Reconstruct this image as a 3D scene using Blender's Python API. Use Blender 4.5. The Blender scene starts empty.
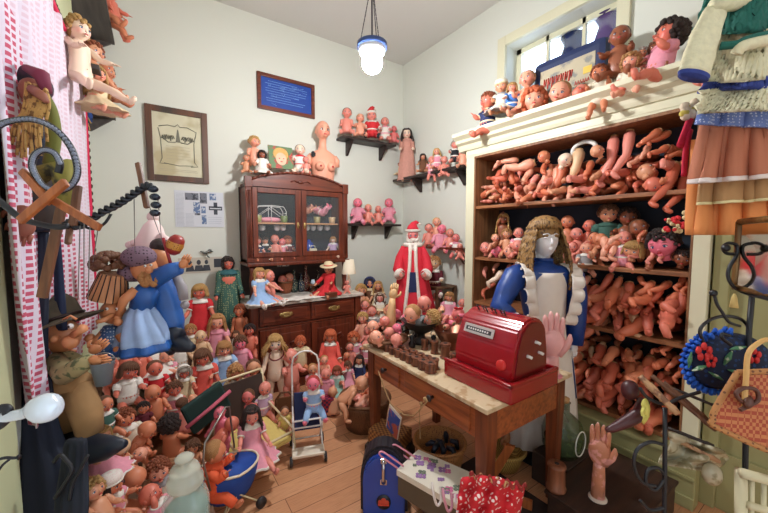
import bpy, bmesh, math, random
from math import sin, cos, pi, radians as R, atan2, sqrt
from mathutils import Vector as V, Matrix, Euler
scn = bpy.context.scene
col = scn.collection
rnd = random.Random(7)

# ---------------------------------------------------------------- camera
H, YAW, PIT, F, CX, CY = 1.6, R(34.1), R(3.95), 341.0, 384.0, 256.5
cam = bpy.data.cameras.new('camera'); camo = bpy.data.objects.new('camera', cam); col.objects.link(camo)
camo.location = (0, 0, H); camo.rotation_euler = (pi/2-PIT, 0, -YAW)
cam.sensor_width = 36; cam.lens = 36*F/768; cam.clip_start = .02; cam.clip_end = 60
scn.camera = camo
FW = V((sin(YAW)*cos(PIT), cos(YAW)*cos(PIT), -sin(PIT))); RT = V((cos(YAW), -sin(YAW), 0)); UP = V((sin(YAW)*sin(PIT), cos(YAW)*sin(PIT), cos(PIT)))
def ray(x, y): return FW+RT*((x-CX)/F)-UP*((y-CY)/F)
def oz(x, y, z): d = ray(x, y); return V((0, 0, H))+d*((z-H)/d.z)      # measured point on a level surface
def oy(x, y, Y): d = ray(x, y); return V((0, 0, H))+d*(Y/d.y)           # on a plane parallel to the back wall
def ox(x, y, X): d = ray(x, y); return V((0, 0, H))+d*(X/d.x)           # on a plane parallel to the side walls
def od(x, y, D): return V((0, 0, H))+ray(x, y)*D

# ---------------------------------------------------------------- materials
MATS = {}
def srgb(c): return tuple((v/255/12.92 if v/255 <= .04045 else ((v/255+.055)/1.055)**2.4) for v in c)
def mat(name, c, rough=.6, metal=0, var=.12, scale=8, bump=0, c2=None, pattern=None, pscale=10, emit=0, trans=0, alpha=1, coat=0, sss=0):
    if name in MATS: return MATS[name]
    m = bpy.data.materials.new(name); m.use_nodes = True; nt = m.node_tree; N = nt.nodes; L = nt.links
    b = N['Principled BSDF']; c1 = srgb(c)
    b.inputs['Roughness'].default_value = rough; b.inputs['Metallic'].default_value = metal
    if coat: b.inputs['Coat Weight'].default_value = coat
    if trans: b.inputs['Transmission Weight'].default_value = trans; b.inputs['IOR'].default_value = 1.45
    if alpha < 1: b.inputs['Alpha'].default_value = alpha
    if emit: b.inputs['Emission Color'].default_value = (*c1, 1); b.inputs['Emission Strength'].default_value = emit
    tc = N.new('ShaderNodeTexCoord')
    no = N.new('ShaderNodeTexNoise'); no.inputs['Scale'].default_value = scale; no.inputs['Detail'].default_value = 4
    L.new(tc.outputs['Object'], no.inputs['Vector'])
    mix = N.new('ShaderNodeMix'); mix.data_type = 'RGBA'
    mix.inputs[6].default_value = (*[v*(1-var) for v in c1], 1); mix.inputs[7].default_value = (*[min(1, v*(1+var)) for v in c1], 1)
    L.new(no.outputs['Fac'], mix.inputs[0]); out = mix.outputs[2]; h = no.outputs['Fac']
    if c2:
        k2 = srgb(c2); mx = N.new('ShaderNodeMix'); mx.data_type = 'RGBA'; mx.inputs[7].default_value = (*k2, 1)
        L.new(out, mx.inputs[6])
        mr = N.new('ShaderNodeMapRange')
        if pattern == 'wave':
            w = N.new('ShaderNodeTexWave'); w.inputs['Scale'].default_value = pscale; w.inputs['Distortion'].default_value = 4; w.inputs['Detail'].default_value = 3
            mp = N.new('ShaderNodeMapping'); L.new(tc.outputs['Object'], mp.inputs[0]); L.new(mp.outputs[0], w.inputs[0]); f = w.outputs['Fac']; mr.inputs[1].default_value = .2; mr.inputs[2].default_value = .9
        elif pattern == 'grain':
            n2 = N.new('ShaderNodeTexNoise'); mp = N.new('ShaderNodeMapping'); mp.inputs['Scale'].default_value = (pscale, pscale, pscale*.08)
            n2.inputs['Scale'].default_value = 1; n2.inputs['Detail'].default_value = 6
            L.new(tc.outputs['Object'], mp.inputs[0]); L.new(mp.outputs[0], n2.inputs['Vector']); f = n2.outputs['Fac']; mr.inputs[1].default_value = .35; mr.inputs[2].default_value = .7; h = f
        elif pattern in ('grainx', 'grainy'):
            n2 = N.new('ShaderNodeTexNoise'); mp = N.new('ShaderNodeMapping')
            mp.inputs['Scale'].default_value = (pscale*.08, pscale, pscale) if pattern == 'grainx' else (pscale, pscale*.08, pscale)
            n2.inputs['Scale'].default_value = 1; n2.inputs['Detail'].default_value = 6
            L.new(tc.outputs['Object'], mp.inputs[0]); L.new(mp.outputs[0], n2.inputs['Vector']); f = n2.outputs['Fac']; mr.inputs[1].default_value = .35; mr.inputs[2].default_value = .7; h = f
        elif pattern == 'dots':
            v = N.new('ShaderNodeTexVoronoi'); v.inputs['Scale'].default_value = pscale; v.inputs['Randomness'].default_value = .35
            L.new(tc.outputs['Object'], v.inputs['Vector']); f = v.outputs['Distance']; mr.inputs[1].default_value = .33; mr.inputs[2].default_value = .28
        elif pattern == 'blotch':
            n2 = N.new('ShaderNodeTexNoise'); n2.inputs['Scale'].default_value = pscale; n2.inputs['Detail'].default_value = 3
            L.new(tc.outputs['Object'], n2.inputs['Vector']); f = n2.outputs['Fac']; mr.inputs[1].default_value = .52; mr.inputs[2].default_value = .6
        elif pattern == 'check':
            v = N.new('ShaderNodeTexChecker'); v.inputs['Scale'].default_value = pscale; L.new(tc.outputs['Object'], v.inputs['Vector']); f = v.outputs['Fac']
        elif pattern == 'attr':
            a = N.new('ShaderNodeAttribute'); a.attribute_name = 'blush'; f = a.outputs['Fac']
        L.new(f, mr.inputs[0]); L.new(mr.outputs[0], mx.inputs[0]); out = mx.outputs[2]
    L.new(out, b.inputs['Base Color'])
    if bump:
        bp = N.new('ShaderNodeBump'); bp.inputs['Strength'].default_value = bump; bp.inputs['Distance'].default_value = .01
        L.new(h, bp.inputs['Height']); L.new(bp.outputs[0], b.inputs['Normal'])
    MATS[name] = m; return m

# ---------------------------------------------------------------- mesh builder
class MB:
    def __init__(s): s.bm = bmesh.new()
    def loft(s, rings, mi=0, cap=True, smooth=True, loop=False):
        bm = s.bm; rr = [[bm.verts.new(p) for p in r] for r in rings]; n = len(rr[0])
        prs = list(zip(rr, rr[1:]))+([(rr[-1], rr[0])] if loop else [])
        for a, b in prs:
            for i in range(n):
                j = (i+1) % n
                try: f = bm.faces.new((a[i], a[j], b[j], b[i])); f.material_index = mi; f.smooth = smooth
                except ValueError: pass
        if cap and not loop:
            for r in (rr[0][::-1], rr[-1]):
                try: f = bm.faces.new(r); f.material_index = mi; f.smooth = smooth
                except ValueError: pass
        return rr
    def tube(s, path, rad, n=8, mi=0, cap=True, flat=1, smooth=True, loop=False):
        path = [V(p) for p in path]; m = len(path)
        if not hasattr(rad, '__len__'): rad = [rad]*m
        rings = []; u = None
        for i, p in enumerate(path):
            if loop: t = path[(i+1) % m]-path[i-1]
            else: t = path[min(i+1, m-1)]-path[max(i-1, 0)]
            if t.length < 1e-9: t = V((0, 0, 1))
            t.normalize()
            if u is None: u = t.cross(V((0, 0, 1)) if abs(t.z) < .9 else V((0, 1, 0))).normalized()
            else:
                u = u-t*u.dot(t)
                u = u.normalized() if u.length > 1e-6 else t.orthogonal().normalized()
            w = t.cross(u)
            rings.append([p+(u*cos(2*pi*k/n)+w*sin(2*pi*k/n)*flat)*rad[i] for k in range(n)])
        s.loft(rings, mi, cap, smooth, loop)
    def ell(s, c, r, mi=0, u=12, v=8, M=None, fn=None):
        c = V(c); r = V(r) if hasattr(r, '__len__') else V((r, r, r)); bm = s.bm; rings = []
        for j in range(v+1):
            th = pi*j/v; row = []
            for i in range(u):
                a = 2*pi*i/u; p = V((sin(th)*cos(a), sin(th)*sin(a), cos(th)))
                if fn: p = fn(p)
                p = V((p.x*r.x, p.y*r.y, p.z*r.z))
                if M: p = M @ p
                row.append(p+c)
                if j in (0, v): break
            rings.append([bm.verts.new(q) for q in row])
        for a, b in zip(rings, rings[1:]):
            for i in range(u):
                j = (i+1) % u
                vs = [a[i % len(a)], a[j % len(a)], b[j % len(b)], b[i % len(b)]]
                q = []
                for x in vs:
                    if x not in q: q.append(x)
                try: f = bm.faces.new(q[::-1]); f.material_index = mi; f.smooth = True
                except ValueError: pass
    def box(s, c, d, mi=0, bev=0, M=None):
        r = bmesh.ops.create_cube(s.bm, size=1); vs = r['verts']
        T = Matrix.Translation(V(c)) @ (M.to_4x4() if M else Matrix.Identity(4)) @ Matrix.Diagonal((d[0], d[1], d[2], 1))
        bmesh.ops.transform(s.bm, matrix=T, verts=vs)
        fs = {f for v in vs for f in v.link_faces}
        for f in fs: f.material_index = mi
        if bev:
            es = list({e for v in vs for e in v.link_edges})
            bmesh.ops.bevel(s.bm, geom=es, offset=bev, segments=2, profile=.6, affect='EDGES', clamp_overlap=True, material=mi)
    def bb(s, a, b, mi=0, bev=0):   # box by two corners
        s.box([(a[i]+b[i])/2 for i in range(3)], [abs(b[i]-a[i]) for i in range(3)], mi, bev)
    def lathe(s, prof, c=(0, 0, 0), n=16, mi=0, sx=1, sy=1, M=None, cap=True, fold=None, smooth=True):
        c = V(c); rings = []
        for (r, z) in prof:
            row = []
            for k in range(n):
                a = 2*pi*k/n; rr = r*(fold(a, z) if fold else 1)
                p = V((cos(a)*rr*sx, sin(a)*rr*sy, z))
                if M: p = M @ p
                row.append(p+c)
            rings.append(row)
        s.loft(rings, mi, cap, smooth)
    def prism(s, pts, a, b, mi=0, axis=1, bev=0):   # 2D outline extruded from a to b along an axis
        def P(p, t):
            if axis == 1: return (p[0], t, p[1])
            if axis == 0: return (t, p[0], p[1])
            return (p[0], p[1], t)
        n0 = len(s.bm.verts)
        s.loft([[P(p, a) for p in pts], [P(p, b) for p in pts]], mi, True, False)
        if bev:
            s.bm.verts.ensure_lookup_table(); vs = s.bm.verts[n0:]
            es = list({e for v in vs for e in v.link_edges}); bmesh.ops.bevel(s.bm, geom=es, offset=bev, segments=2, affect='EDGES', clamp_overlap=True, material=mi)
    def sheet(s, fn, nu, nv, th=.003, mi=0):   # thin closed cloth: fn(u,v)->point
        top = [[V(fn(i/nu, j/nv)) for j in range(nv+1)] for i in range(nu+1)]
        def nrm(i, j):
            a = top[min(i+1, nu)][j]-top[max(i-1, 0)][j]; b = top[i][min(j+1, nv)]-top[i][max(j-1, 0)]; n = a.cross(b)
            return n.normalized() if n.length > 1e-9 else V((0, 0, 1))
        A = [[s.bm.verts.new(top[i][j]) for j in range(nv+1)] for i in range(nu+1)]
        B = [[s.bm.verts.new(top[i][j]-nrm(i, j)*th) for j in range(nv+1)] for i in range(nu+1)]
        def q(*v):
            f = s.bm.faces.new(v); f.material_index = mi; f.smooth = True
        for i in range(nu):
            for j in range(nv):
                q(A[i][j], A[i+1][j], A[i+1][j+1], A[i][j+1]); q(B[i][j+1], B[i+1][j+1], B[i+1][j], B[i][j])
        for i in range(nu): q(A[i+1][0], A[i][0], B[i][0], B[i+1][0]); q(A[i][nv], A[i+1][nv], B[i+1][nv], B[i][nv])
        for j in range(nv): q(A[0][j], A[0][j+1], B[0][j+1], B[0][j]); q(A[nu][j+1], A[nu][j], B[nu][j], B[nu][j+1])
    def mesh(s, name, nm=1):
        me = bpy.data.meshes.new(name)
        bmesh.ops.recalc_face_normals(s.bm, faces=s.bm.faces[:])
        s.bm.to_mesh(me); s.bm.free()
        for _ in range(nm): me.materials.append(None)
        return me
    def build(s, name, mats, parent=None, loc=(0, 0, 0), rot=(0, 0, 0), org=None, **kw):
        if not isinstance(mats, (list, tuple)): mats = [mats]
        if org is not None:      # vertices given in world coordinates
            for v in s.bm.verts: v.co -= V(org)
            if not parent: loc = org
        me = bpy.data.meshes.new(name)
        bmesh.ops.recalc_face_normals(s.bm, faces=s.bm.faces[:])
        s.bm.to_mesh(me); s.bm.free()
        for m in mats: me.materials.append(m)
        o = bpy.data.objects.new(name, me); col.objects.link(o); o.location = loc; o.rotation_euler = rot
        if parent: o.parent = parent
        if kw: tag(o, **kw)
        return o
def tag(o, label=None, cat=None, group=None, kind=None):
    if label: o['label'] = label
    if cat: o['category'] = cat
    if group: o['group'] = group
    if kind: o['kind'] = kind
    return o
def empty(name, loc=(0, 0, 0), rot=(0, 0, 0), label=None, cat=None, group=None, parent=None):
    o = bpy.data.objects.new(name, None); o.empty_display_size = .05; col.objects.link(o); o.location = loc; o.rotation_euler = rot
    if parent: o.parent = parent
    return tag(o, label, cat, group)
def st(o): o['kind'] = 'structure'; return o
def inst(name, me, mats, parent=None, loc=(0, 0, 0), rot=(0, 0, 0), sc=1):
    o = bpy.data.objects.new(name, me); col.objects.link(o); o.location = loc; o.rotation_euler = rot; o.scale = (sc,)*3
    if parent: o.parent = parent
    for i, sl in enumerate(o.material_slots):
        sl.link = 'OBJECT'; sl.material = mats[min(i, len(mats)-1)]
    return o
def copy_tree(o, parent=None):
    c = o.copy(); col.objects.link(c); c.parent = parent
    for ch in o.children: copy_tree(ch, c)
    return c

# ---------------------------------------------------------------- palette
wood_red = mat('red_brown_wood', (118, 52, 30), .38, c2=(72, 28, 18), pattern='grain', pscale=40, coat=.3)
wood_redx = mat('red_brown_wood_across', (118, 52, 30), .38, c2=(72, 28, 18), pattern='grainx', pscale=40, coat=.3)
wood_dark = mat('dark_wood', (52, 36, 32), .5, c2=(34, 24, 22), pattern='grainx', pscale=40)
wood_table = mat('table_wood', (168, 90, 46), .42, c2=(116, 56, 28), pattern='grainy', pscale=45, coat=.25)
wood_table_v = mat('table_leg_wood', (132, 66, 34), .45, c2=(86, 40, 22), pattern='grain', pscale=45, coat=.2)
wood_orange = mat('orange_wood', (176, 100, 48), .5, c2=(130, 66, 30), pattern='grain', pscale=60)
wood_pale = mat('pale_wood', (196, 150, 98), .55, c2=(160, 112, 66), pattern='grainy', pscale=60)
cream = mat('cream_paint', (214, 209, 180), .45, var=.05, scale=3)
olive = mat('olive_paint', (148, 143, 98), .5, var=.08, scale=3)
white_metal = mat('white_metal', (230, 226, 222), .35)
grey_metal = mat('grey_metal', (150, 146, 140), .35, metal=.8)
black_iron = mat('black_iron', (22, 24, 30), .45)
brass = mat('brass', (176, 150, 96), .35, metal=.8)
white_cloth = mat('white_cloth', (226, 220, 210), .85)
ink = mat('ink', (25, 25, 28), .6)
paper = mat('paper', (214, 206, 184), .8)
wicker = mat('wicker', (112, 70, 40), .7, c2=(66, 40, 24), pattern='dots', pscale=90, bump=.5)
wicker_lt = mat('light_wicker', (178, 122, 70), .65, c2=(110, 66, 36), pattern='dots', pscale=80, bump=.5)
# ---------------------------------------------------------------- room shell
XL, XR, YB, ZC, YF = -.43, 3.0, 3.95, 3.94, -1.4
wallm = mat('wall_paint', (214, 215, 204), .85, var=.03, scale=1.2)
ceilm = mat('ceiling_paint', (206, 204, 198), .9, var=.03, scale=1)
def floor_material():
    m = bpy.data.materials.new('plank_floor'); m.use_nodes = True; nt = m.node_tree; N = nt.nodes; L = nt.links; b = N['Principled BSDF']
    tc = N.new('ShaderNodeTexCoord'); br = N.new('ShaderNodeTexBrick')
    mp = N.new('ShaderNodeMapping'); L.new(tc.outputs['Object'], mp.inputs[0])
    L.new(mp.outputs[0], br.inputs['Vector'])
    br.inputs['Scale'].default_value = 1; br.inputs['Brick Width'].default_value = 1.2; br.inputs['Row Height'].default_value = .13; br.inputs['Mortar Size'].default_value = .002
    br.inputs['Color1'].default_value = (*srgb((214, 158, 118)), 1); br.inputs['Color2'].default_value = (*srgb((198, 140, 100)), 1); br.inputs['Mortar'].default_value = (*srgb((110, 64, 38)), 1)
    no = N.new('ShaderNodeTexNoise'); m2 = N.new('ShaderNodeMapping'); m2.inputs['Scale'].default_value = (2, 40, 2); L.new(tc.outputs['Object'], m2.inputs[0]); L.new(m2.outputs[0], no.inputs['Vector']); no.inputs['Detail'].default_value = 5
    mx = N.new('ShaderNodeMix'); mx.data_type = 'RGBA'; mx.blend_type = 'MULTIPLY'; mx.inputs[7].default_value = (.74, .64, .58, 1)
    mr = N.new('ShaderNodeMapRange'); mr.inputs[1].default_value = .45; mr.inputs[2].default_value = .75; L.new(no.outputs['Fac'], mr.inputs[0]); L.new(mr.outputs[0], mx.inputs[0])
    L.new(br.outputs['Color'], mx.inputs[6]); L.new(mx.outputs[2], b.inputs['Base Color']); b.inputs['Roughness'].default_value = .38
    return m
b = MB(); b.bb((XL-.2, YF, -.1), (XR+.2, YB+.2, 0)); st(b.build('floor', floor_material()))
b = MB(); b.bb((XL-.2, YF, ZC), (XR+.3, YB+.2, ZC+.1)); st(b.build('ceiling', ceilm))
b = MB(); b.bb((XL-.2, YB, 0), (XR+.3, YB+.15, ZC)); st(b.build('wall_back', wallm))
b = MB(); b.bb((XL-.15, YF, 0), (XL, YB, ZC)); st(b.build('wall_left', wallm))
WY0, WY1, WZ0, WZ1 = 1.25, 2.24, 2.66, 3.46
b = MB()
b.bb((XR, YF, 0), (XR+.3, YB, WZ0)); b.bb((XR, YF, WZ1), (XR+.3, YB, ZC)); b.bb((XR, WY1, WZ0), (XR+.3, YB, WZ1)); b.bb((XR, YF, WZ0), (XR+.3, WY0, WZ1))
st(b.build('wall_right', wallm))
# window: casing, recessed sash with muntins, glass
b = MB()
c = .09
b.bb((XR-.035, WY1, WZ0-c), (XR, WY1+c, WZ1+c), 0, .006); b.bb((XR-.035, WY0-c, WZ0-c), (XR, WY0, WZ1+c), 0, .006)
b.bb((XR-.035, WY0, WZ1), (XR, WY1, WZ1+c), 0, .006); b.bb((XR-.035, WY0, WZ0-c), (XR, WY1, WZ0), 0, .006)
X = XR+.16
b.bb((X, WY0, WZ1-.05), (X+.04, WY1, WZ1)); b.bb((X, WY0, WZ0), (X+.04, WY1, WZ0+.05)); b.bb((X, WY0, WZ0), (X+.04, WY0+.05, WZ1)); b.bb((X, WY1-.05, WZ0), (X+.04, WY1, WZ1))
for k in (1, 2): y = WY0+(WY1-WY0)*k/3; b.bb((X, y-.014, WZ0), (X+.035, y+.014, WZ1))
win = st(b.build('window_1', cream))
b = MB(); b.bb((X+.015, WY0, WZ0), (X+.02, WY1, WZ1)); b.build('glass_pane', mat('window_glass', (220, 230, 240), .03, var=0, alpha=.08), win)
# dark blue vases / bust shapes on the outer sill behind the glass
def sill_vase(y, s, c, lab):
    b = MB(); b.lathe([(.03*s, 0), (.075*s, .05*s), (.09*s, .14*s), (.05*s, .24*s), (.035*s, .29*s), (.05*s, .32*s), (.04*s, .31*s)], n=20)
    b.build('glass_vase', mat('sill_'+lab.split()[0], c, .2), None, (XR+.27, y, WZ0+.001), label=lab, cat='vase')
sill_vase(1.42, 2.4, (92, 72, 120), 'purple round vase on the window sill behind the panes')
sill_vase(1.72, 2.3, (24, 38, 84), 'navy tall vase on the window sill, darkest behind the panes')
sill_vase(2.08, 1.5, (150, 165, 170), 'grey round vase on the window sill at the corner end')
# olive painted partition nearer than the bookcase
b = MB(); b.bb((2.68, YF, 0), (2.99, .545, 2.33)); b.bb((2.635, .48, 0), (2.69, .55, 2.33), 0, .006); b.bb((2.66, YF, .0), (2.68, .48, .3), 0, .004); b.bb((2.655, YF, .3), (2.67, .48, .34)); st(b.build('trim_1', olive))
b = MB(); b.bb((2.60, .40, 2.34), (2.72, .50, 3.4), 0, .006); b.bb((2.2, .41, 3.05), (2.72, .49, 3.13), 0, .006)
b.prism([(2.16, 3.06), (2.66, 2.36), (2.72, 2.36), (2.72, 2.46), (2.24, 3.14)], .42, .46)
b.build('clothes_rail_bracket', wood_pale, label='brown wooden bracket post beside the bookcase above the hanging knitwear', cat='bracket')
# door casing on the near left
b = MB(); b.bb((XL, 1.34, 0), (XL+.045, 1.54, 3.6), 0, .008); b.bb((XL, 3.02, 0), (XL+.03, 3.16, 3.6), 0, .008); b.bb((XL, 1.4, 2.78), (XL+.04, 3.16, 3.6), 0, .008); b.bb((XL+.035, 1.6, 2.84), (XL+.05, 3.16, 2.9), 0, .004); st(b.build('trim_2', mat('pale_green_paint', (190, 192, 150), .5, var=.05)))
b = MB(); b.bb((XL, YB-.015, 0), (XR, YB, .1), 0, .004); st(b.build('baseboard_back', mat('grey_green_baseboard', (170, 165, 140), .5)))

# ---------------------------------------------------------------- light
w = bpy.data.worlds.new('world'); scn.world = w; w.use_nodes = True; nt = w.node_tree; N = nt.nodes; L = nt.links; bg = N['Background']
tc = N.new('ShaderNodeTexCoord'); sp = N.new('ShaderNodeSeparateXYZ'); L.new(tc.outputs['Generated'], sp.inputs[0])
mr = N.new('ShaderNodeMapRange'); mr.inputs[1].default_value = .45; mr.inputs[2].default_value = .75; L.new(sp.outputs['X'], mr.inputs[0])
mx = N.new('ShaderNodeMix'); mx.data_type = 'RGBA'; mx.inputs[6].default_value = (1.0, .93, .84, 1); mx.inputs[7].default_value = (5.0, 6.4, 8.6, 1); L.new(mr.outputs[0], mx.inputs[0])
L.new(mx.outputs[2], bg.inputs['Color']); bg.inputs['Strength'].default_value = .68
def pl(name, loc, e, c, r):
    l = bpy.data.lights.new(name, 'POINT'); l.energy = e; l.color = c; l.shadow_soft_size = r; o = bpy.data.objects.new(name, l); col.objects.link(o); o.location = loc; return o
scn.view_settings.view_transform = 'Standard'; scn.view_settings.look = 'None'; scn.view_settings.gamma = 1; scn.view_settings.exposure = 0.58
scn.view_settings.use_curve_mapping = False
# hanging lamp: ceramic blue ring dish on three chains, opal globe
LP = V((1.321, 2.1, 0))
t = empty('pendant_lamp', (LP.x, LP.y, 2.72), label='pendant lamp with glowing opal globe and blue rimmed dish hanging on chains', cat='lamp')
b = MB(); b.ell((0, 0, .07), .072, 0, 20, 14); b.build('globe', mat('globe_glow', (250, 252, 255), .5, emit=430), t)
b = MB(); b.lathe([(.02, .20), (.09, .19), (.098, .165), (.085, .13), (.05, .12), (.05, .125), (.08, .135), (.09, .165), (.085, .185), (.02, .192)], n=28); b.build('dish', mat('opal_dish', (225, 230, 235), .3), t)
b = MB(); b.lathe([(.09, .166), (.105, .168), (.105, .2), (.09, .202)], n=28); b.build('rim', mat('blue_ceramic', (60, 84, 140), .3), t)
b = MB()
for k in range(3):
    a = k*2.094+.3; p0 = V((cos(a)*.09, sin(a)*.09, .19)); p1 = V((0, 0, .62))
    for i in range(16):
        q = p0.lerp(p1, i/16); q2 = p0.lerp(p1, (i+.85)/16); b.tube([q, q2], .0035, 5)
b.tube([(0, 0, .19), (0, 0, 1.22)], .006, 8)
b.build('chain', mat('dark_bronze', (70, 66, 74), .5), t)
b = MB(); b.lathe([(.05, 1.21), (.045, 1.17), (.02, 1.15)], n=16); b.build('ceiling_rose', mat('opal_dish', (225, 230, 235)), t)

# ---------------------------------------------------------------- sideboard with glazed hutch
marble = mat('pale_marble', (206, 198, 186), .3, c2=(170, 160, 150), pattern='blotch', pscale=8)
SB = empty('sideboard', (1.345, 3.65, 0), label='carved red-brown sideboard with pale marble top and two drawers', cat='sideboard')
o = V((-1.345, -3.65, 0))
def sb(f, name, m, parent=None):
    b = MB(); f(b); return b.build(name, m, parent or SB, o if (parent in (None, SB)) else (0, 0, 0))
x0, x1, y0, y1 = .74, 1.95, 3.37, 3.94
def f(b):
    b.bb((x0, y0+.02, .06), (x1, y1, .88), 0, .006)
    b.bb((x0-.02, y0-.01, 0), (x1+.02, y1, .09), 0, .01)
    for x in (x0, x1-.07): b.bb((x, y0-.015, .09), (x+.07, y0+.03, .88), 0, .012)
    b.bb((x0, y0, .655), (x1, y0+.03, .675), 0, .004)
    for x in (x0+.035, x1-.035): b.tube([(x, y0-.02, .12), (x, y0-.02, .3), (x, y0-.02, .5), (x, y0-.02, .62)], [.02, .028, .018, .024], 10)
sb(f, 'carcass', wood_red)
sb(lambda b: b.bb((x0-.03, y0-.04, .885), (x1+.03, y1, .915), 0, .006), 'marble_top', marble)
for k in (0, 1):
    a = x0+.085+k*.53; d = a+.51
    dr = sb(lambda b: (b.bb((a, y0-.012, .69), (d, y0+.02, .87), 0, .008), b.bb((a+.03, y0-.02, .715), (d-.03, y0, .845), 0, .01)), 'drawer', wood_redx)
    def h(b):
        xc = (a+d)/2; b.ell((xc, y0-.024, .78), (.06, .006, .03)); b.ell((xc-.05, y0-.024, .785), (.02, .007, .02)); b.ell((xc+.05, y0-.024, .785), (.02, .007, .02))
        b.tube([(xc-.035, y0-.03, .79), (xc-.03, y0-.045, .775), (xc, y0-.05, .768), (xc+.03, y0-.045, .775), (xc+.035, y0-.03, .79)], .005, 6)
    q = MB(); h(q); q.build('brass_pull', brass, dr)
    def pn(b):
        b.bb((a, y0-.008, .11), (d, y0+.02, .65), 0, .006); b.bb((a+.06, y0-.018, .17), (d-.06, y0, .59), 0, .014)
        xc = (a+d)/2; b.ell((xc, y0-.02, .38), (.05, .012, .1)); 
        for s in (-1, 1):
            b.tube([(xc+s*.03, y0-.02, .48), (xc+s*.08, y0-.024, .5), (xc+s*.1, y0-.02, .46), (xc+s*.07, y0-.02, .44)], .01, 6); b.tube([(xc+s*.03, y0-.02, .28), (xc+s*.08, y0-.024, .26), (xc+s*.1, y0-.02, .3), (xc+s*.07, y0-.02, .32)], .01, 6)
    sb(pn, 'cupboard_door', wood_red)
# hutch standing on the sideboard
HX0, HX1, HY0, HY1, HZ0, HZ1 = .82, 1.87, 3.61, 3.94, 1.29, 2.09
HU = empty('glass_hutch', (1.345, 3.78, .915), label='red-brown glazed hutch with two glass doors and arched top above the sideboard', cat='cabinet')
o2 = V((-1.345, -3.78, -.915))
def hu(f, name, m): b = MB(); f(b); return b.build(name, m, HU, o2)
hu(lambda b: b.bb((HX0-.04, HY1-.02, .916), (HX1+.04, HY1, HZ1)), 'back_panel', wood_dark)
def f(b):
    for x in (HX0-.03, HX1-.02): b.bb((x, HY0+.02, HZ0), (x+.05, HY1-.02, HZ1), 0, .004)
    b.bb((HX0-.05, HY0-.05, HZ0-.03), (HX1+.05, HY1, HZ0+.005), 0, .008)
    b.bb((HX0-.03, HY0-.005, HZ0+.005), (HX1+.03, HY0+.02, HZ0+.06), 0, .004)
    b.bb((HX0-.03, HY0+.02, HZ1-.03), (HX1+.03, HY1, HZ1), 0, .004)
    b.bb((HX0-.03, HY0+.02, HZ0), (HX1+.03, HY1-.02, HZ0+.03))
    b.bb((1.325, HY0, HZ0), (1.365, HY0+.02, HZ1))
hu(f, 'carcass', wood_red)
for x in (HX0-.015, HX1+.015):
    def f(b):
        b.bb((x-.03, HY0-.02, HZ0+.01), (x+.03, HY0+.025, HZ1+.02), 0, .008)
        for k in (-1, 0, 1): b.tube([(x+k*.014, HY0-.022, HZ0+.06), (x+k*.014, HY0-.022, HZ1-.06)], .005, 6)
        b.bb((x-.035, HY0-.03, HZ1-.035), (x+.035, HY0+.03, HZ1+.075), 0, .006)
    hu(f, 'fluted_stile', wood_red)
def f(b):
    n = 20; top = [(HX0+.02+(HX1-HX0-.04)*i/n, HZ1+.05+.10*sin(pi*i/n)**.8) for i in range(n+1)]
    b.prism([(HX1-.02, HZ1-.02), (HX0+.02, HZ1-.02)]+top, HY0-.015, HY0+.03)
    for i in range(n): 
        (xa, za), (xb, zb) = top[i], top[i+1]; b.tube([(xa, HY0-.02, za), (xb, HY0-.02, zb)], .014, 6)
    xc = 1.345
    b.ell((xc, HY0-.02, HZ1+.055), (.03, .01, .018))
    for s in (-1, 1): b.tube([(xc+s*.03, HY0-.018, HZ1+.05), (xc+s*.07, HY0-.02, HZ1+.07), (xc+s*.11, HY0-.018, HZ1+.05)], .007, 6)
    b.bb((HX0-.02, HY0+.02, HZ1), (HX1+.02, HY1, HZ1+.03), 0, .006)
hu(f, 'pediment', wood_redx)
hu(lambda b: b.bb((HX0+.01, HY0+.03, 1.695), (HX1-.01, HY1-.02, 1.71)), 'shelf_board', mat('shelf_pale_edge', (190, 140, 96), .5))
for x in (HX0, HX1): hu(lambda b: b.tube([(x, HY0-.0, .916), (x, HY0, .95), (x, HY0, 1.0), (x, HY0, 1.1), (x, HY0, 1.2), (x, HY0, 1.262)], [.03, .032, .018, .03, .018, .03], 12), 'turned_column', wood_red)
glass = mat('cabinet_glass', (220, 230, 230), .03, var=0, alpha=.04)
for k in (0, 1):
    a, d = (HX0+.02, 1.345-.012) if k == 0 else (1.345+.012, HX1-.02); z0, z1 = HZ0+.06, HZ1-.03; wd = .05
    def f(b):
        b.bb((a, HY0-.018, z0), (a+wd, HY0+.008, z1), 0, .005); b.bb((d-wd, HY0-.018, z0), (d, HY0+.008, z1), 0, .005)
        b.bb((a+wd, HY0-.016, z0), (d-wd, HY0+.008, z0+wd), 0, .004); b.bb((a+wd, HY0-.016, z1-wd), (d-wd, HY0+.008, z1), 0, .004)
    dr = hu(f, 'glazed_door', wood_red)
    b = MB(); b.bb((a+wd, HY0-.004, z0+wd), (d-wd, HY0-.001, z1-wd)); b.build('glass_pane', glass, dr)
    b = MB(); xx = d-.025 if k == 0 else a+.025; b.ell((xx, HY0-.022, 1.68), (.013, .006, .035)); b.ell((xx, HY0-.035, 1.68), .01, 0, 8, 6); b.build('knob', brass, dr)
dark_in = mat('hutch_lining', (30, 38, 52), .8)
hu(lambda b: b.bb((HX0+.02, HY1-.026, HZ0+.03), (HX1-.02, HY1-.021, HZ1)), 'lining', dark_in)

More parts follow.
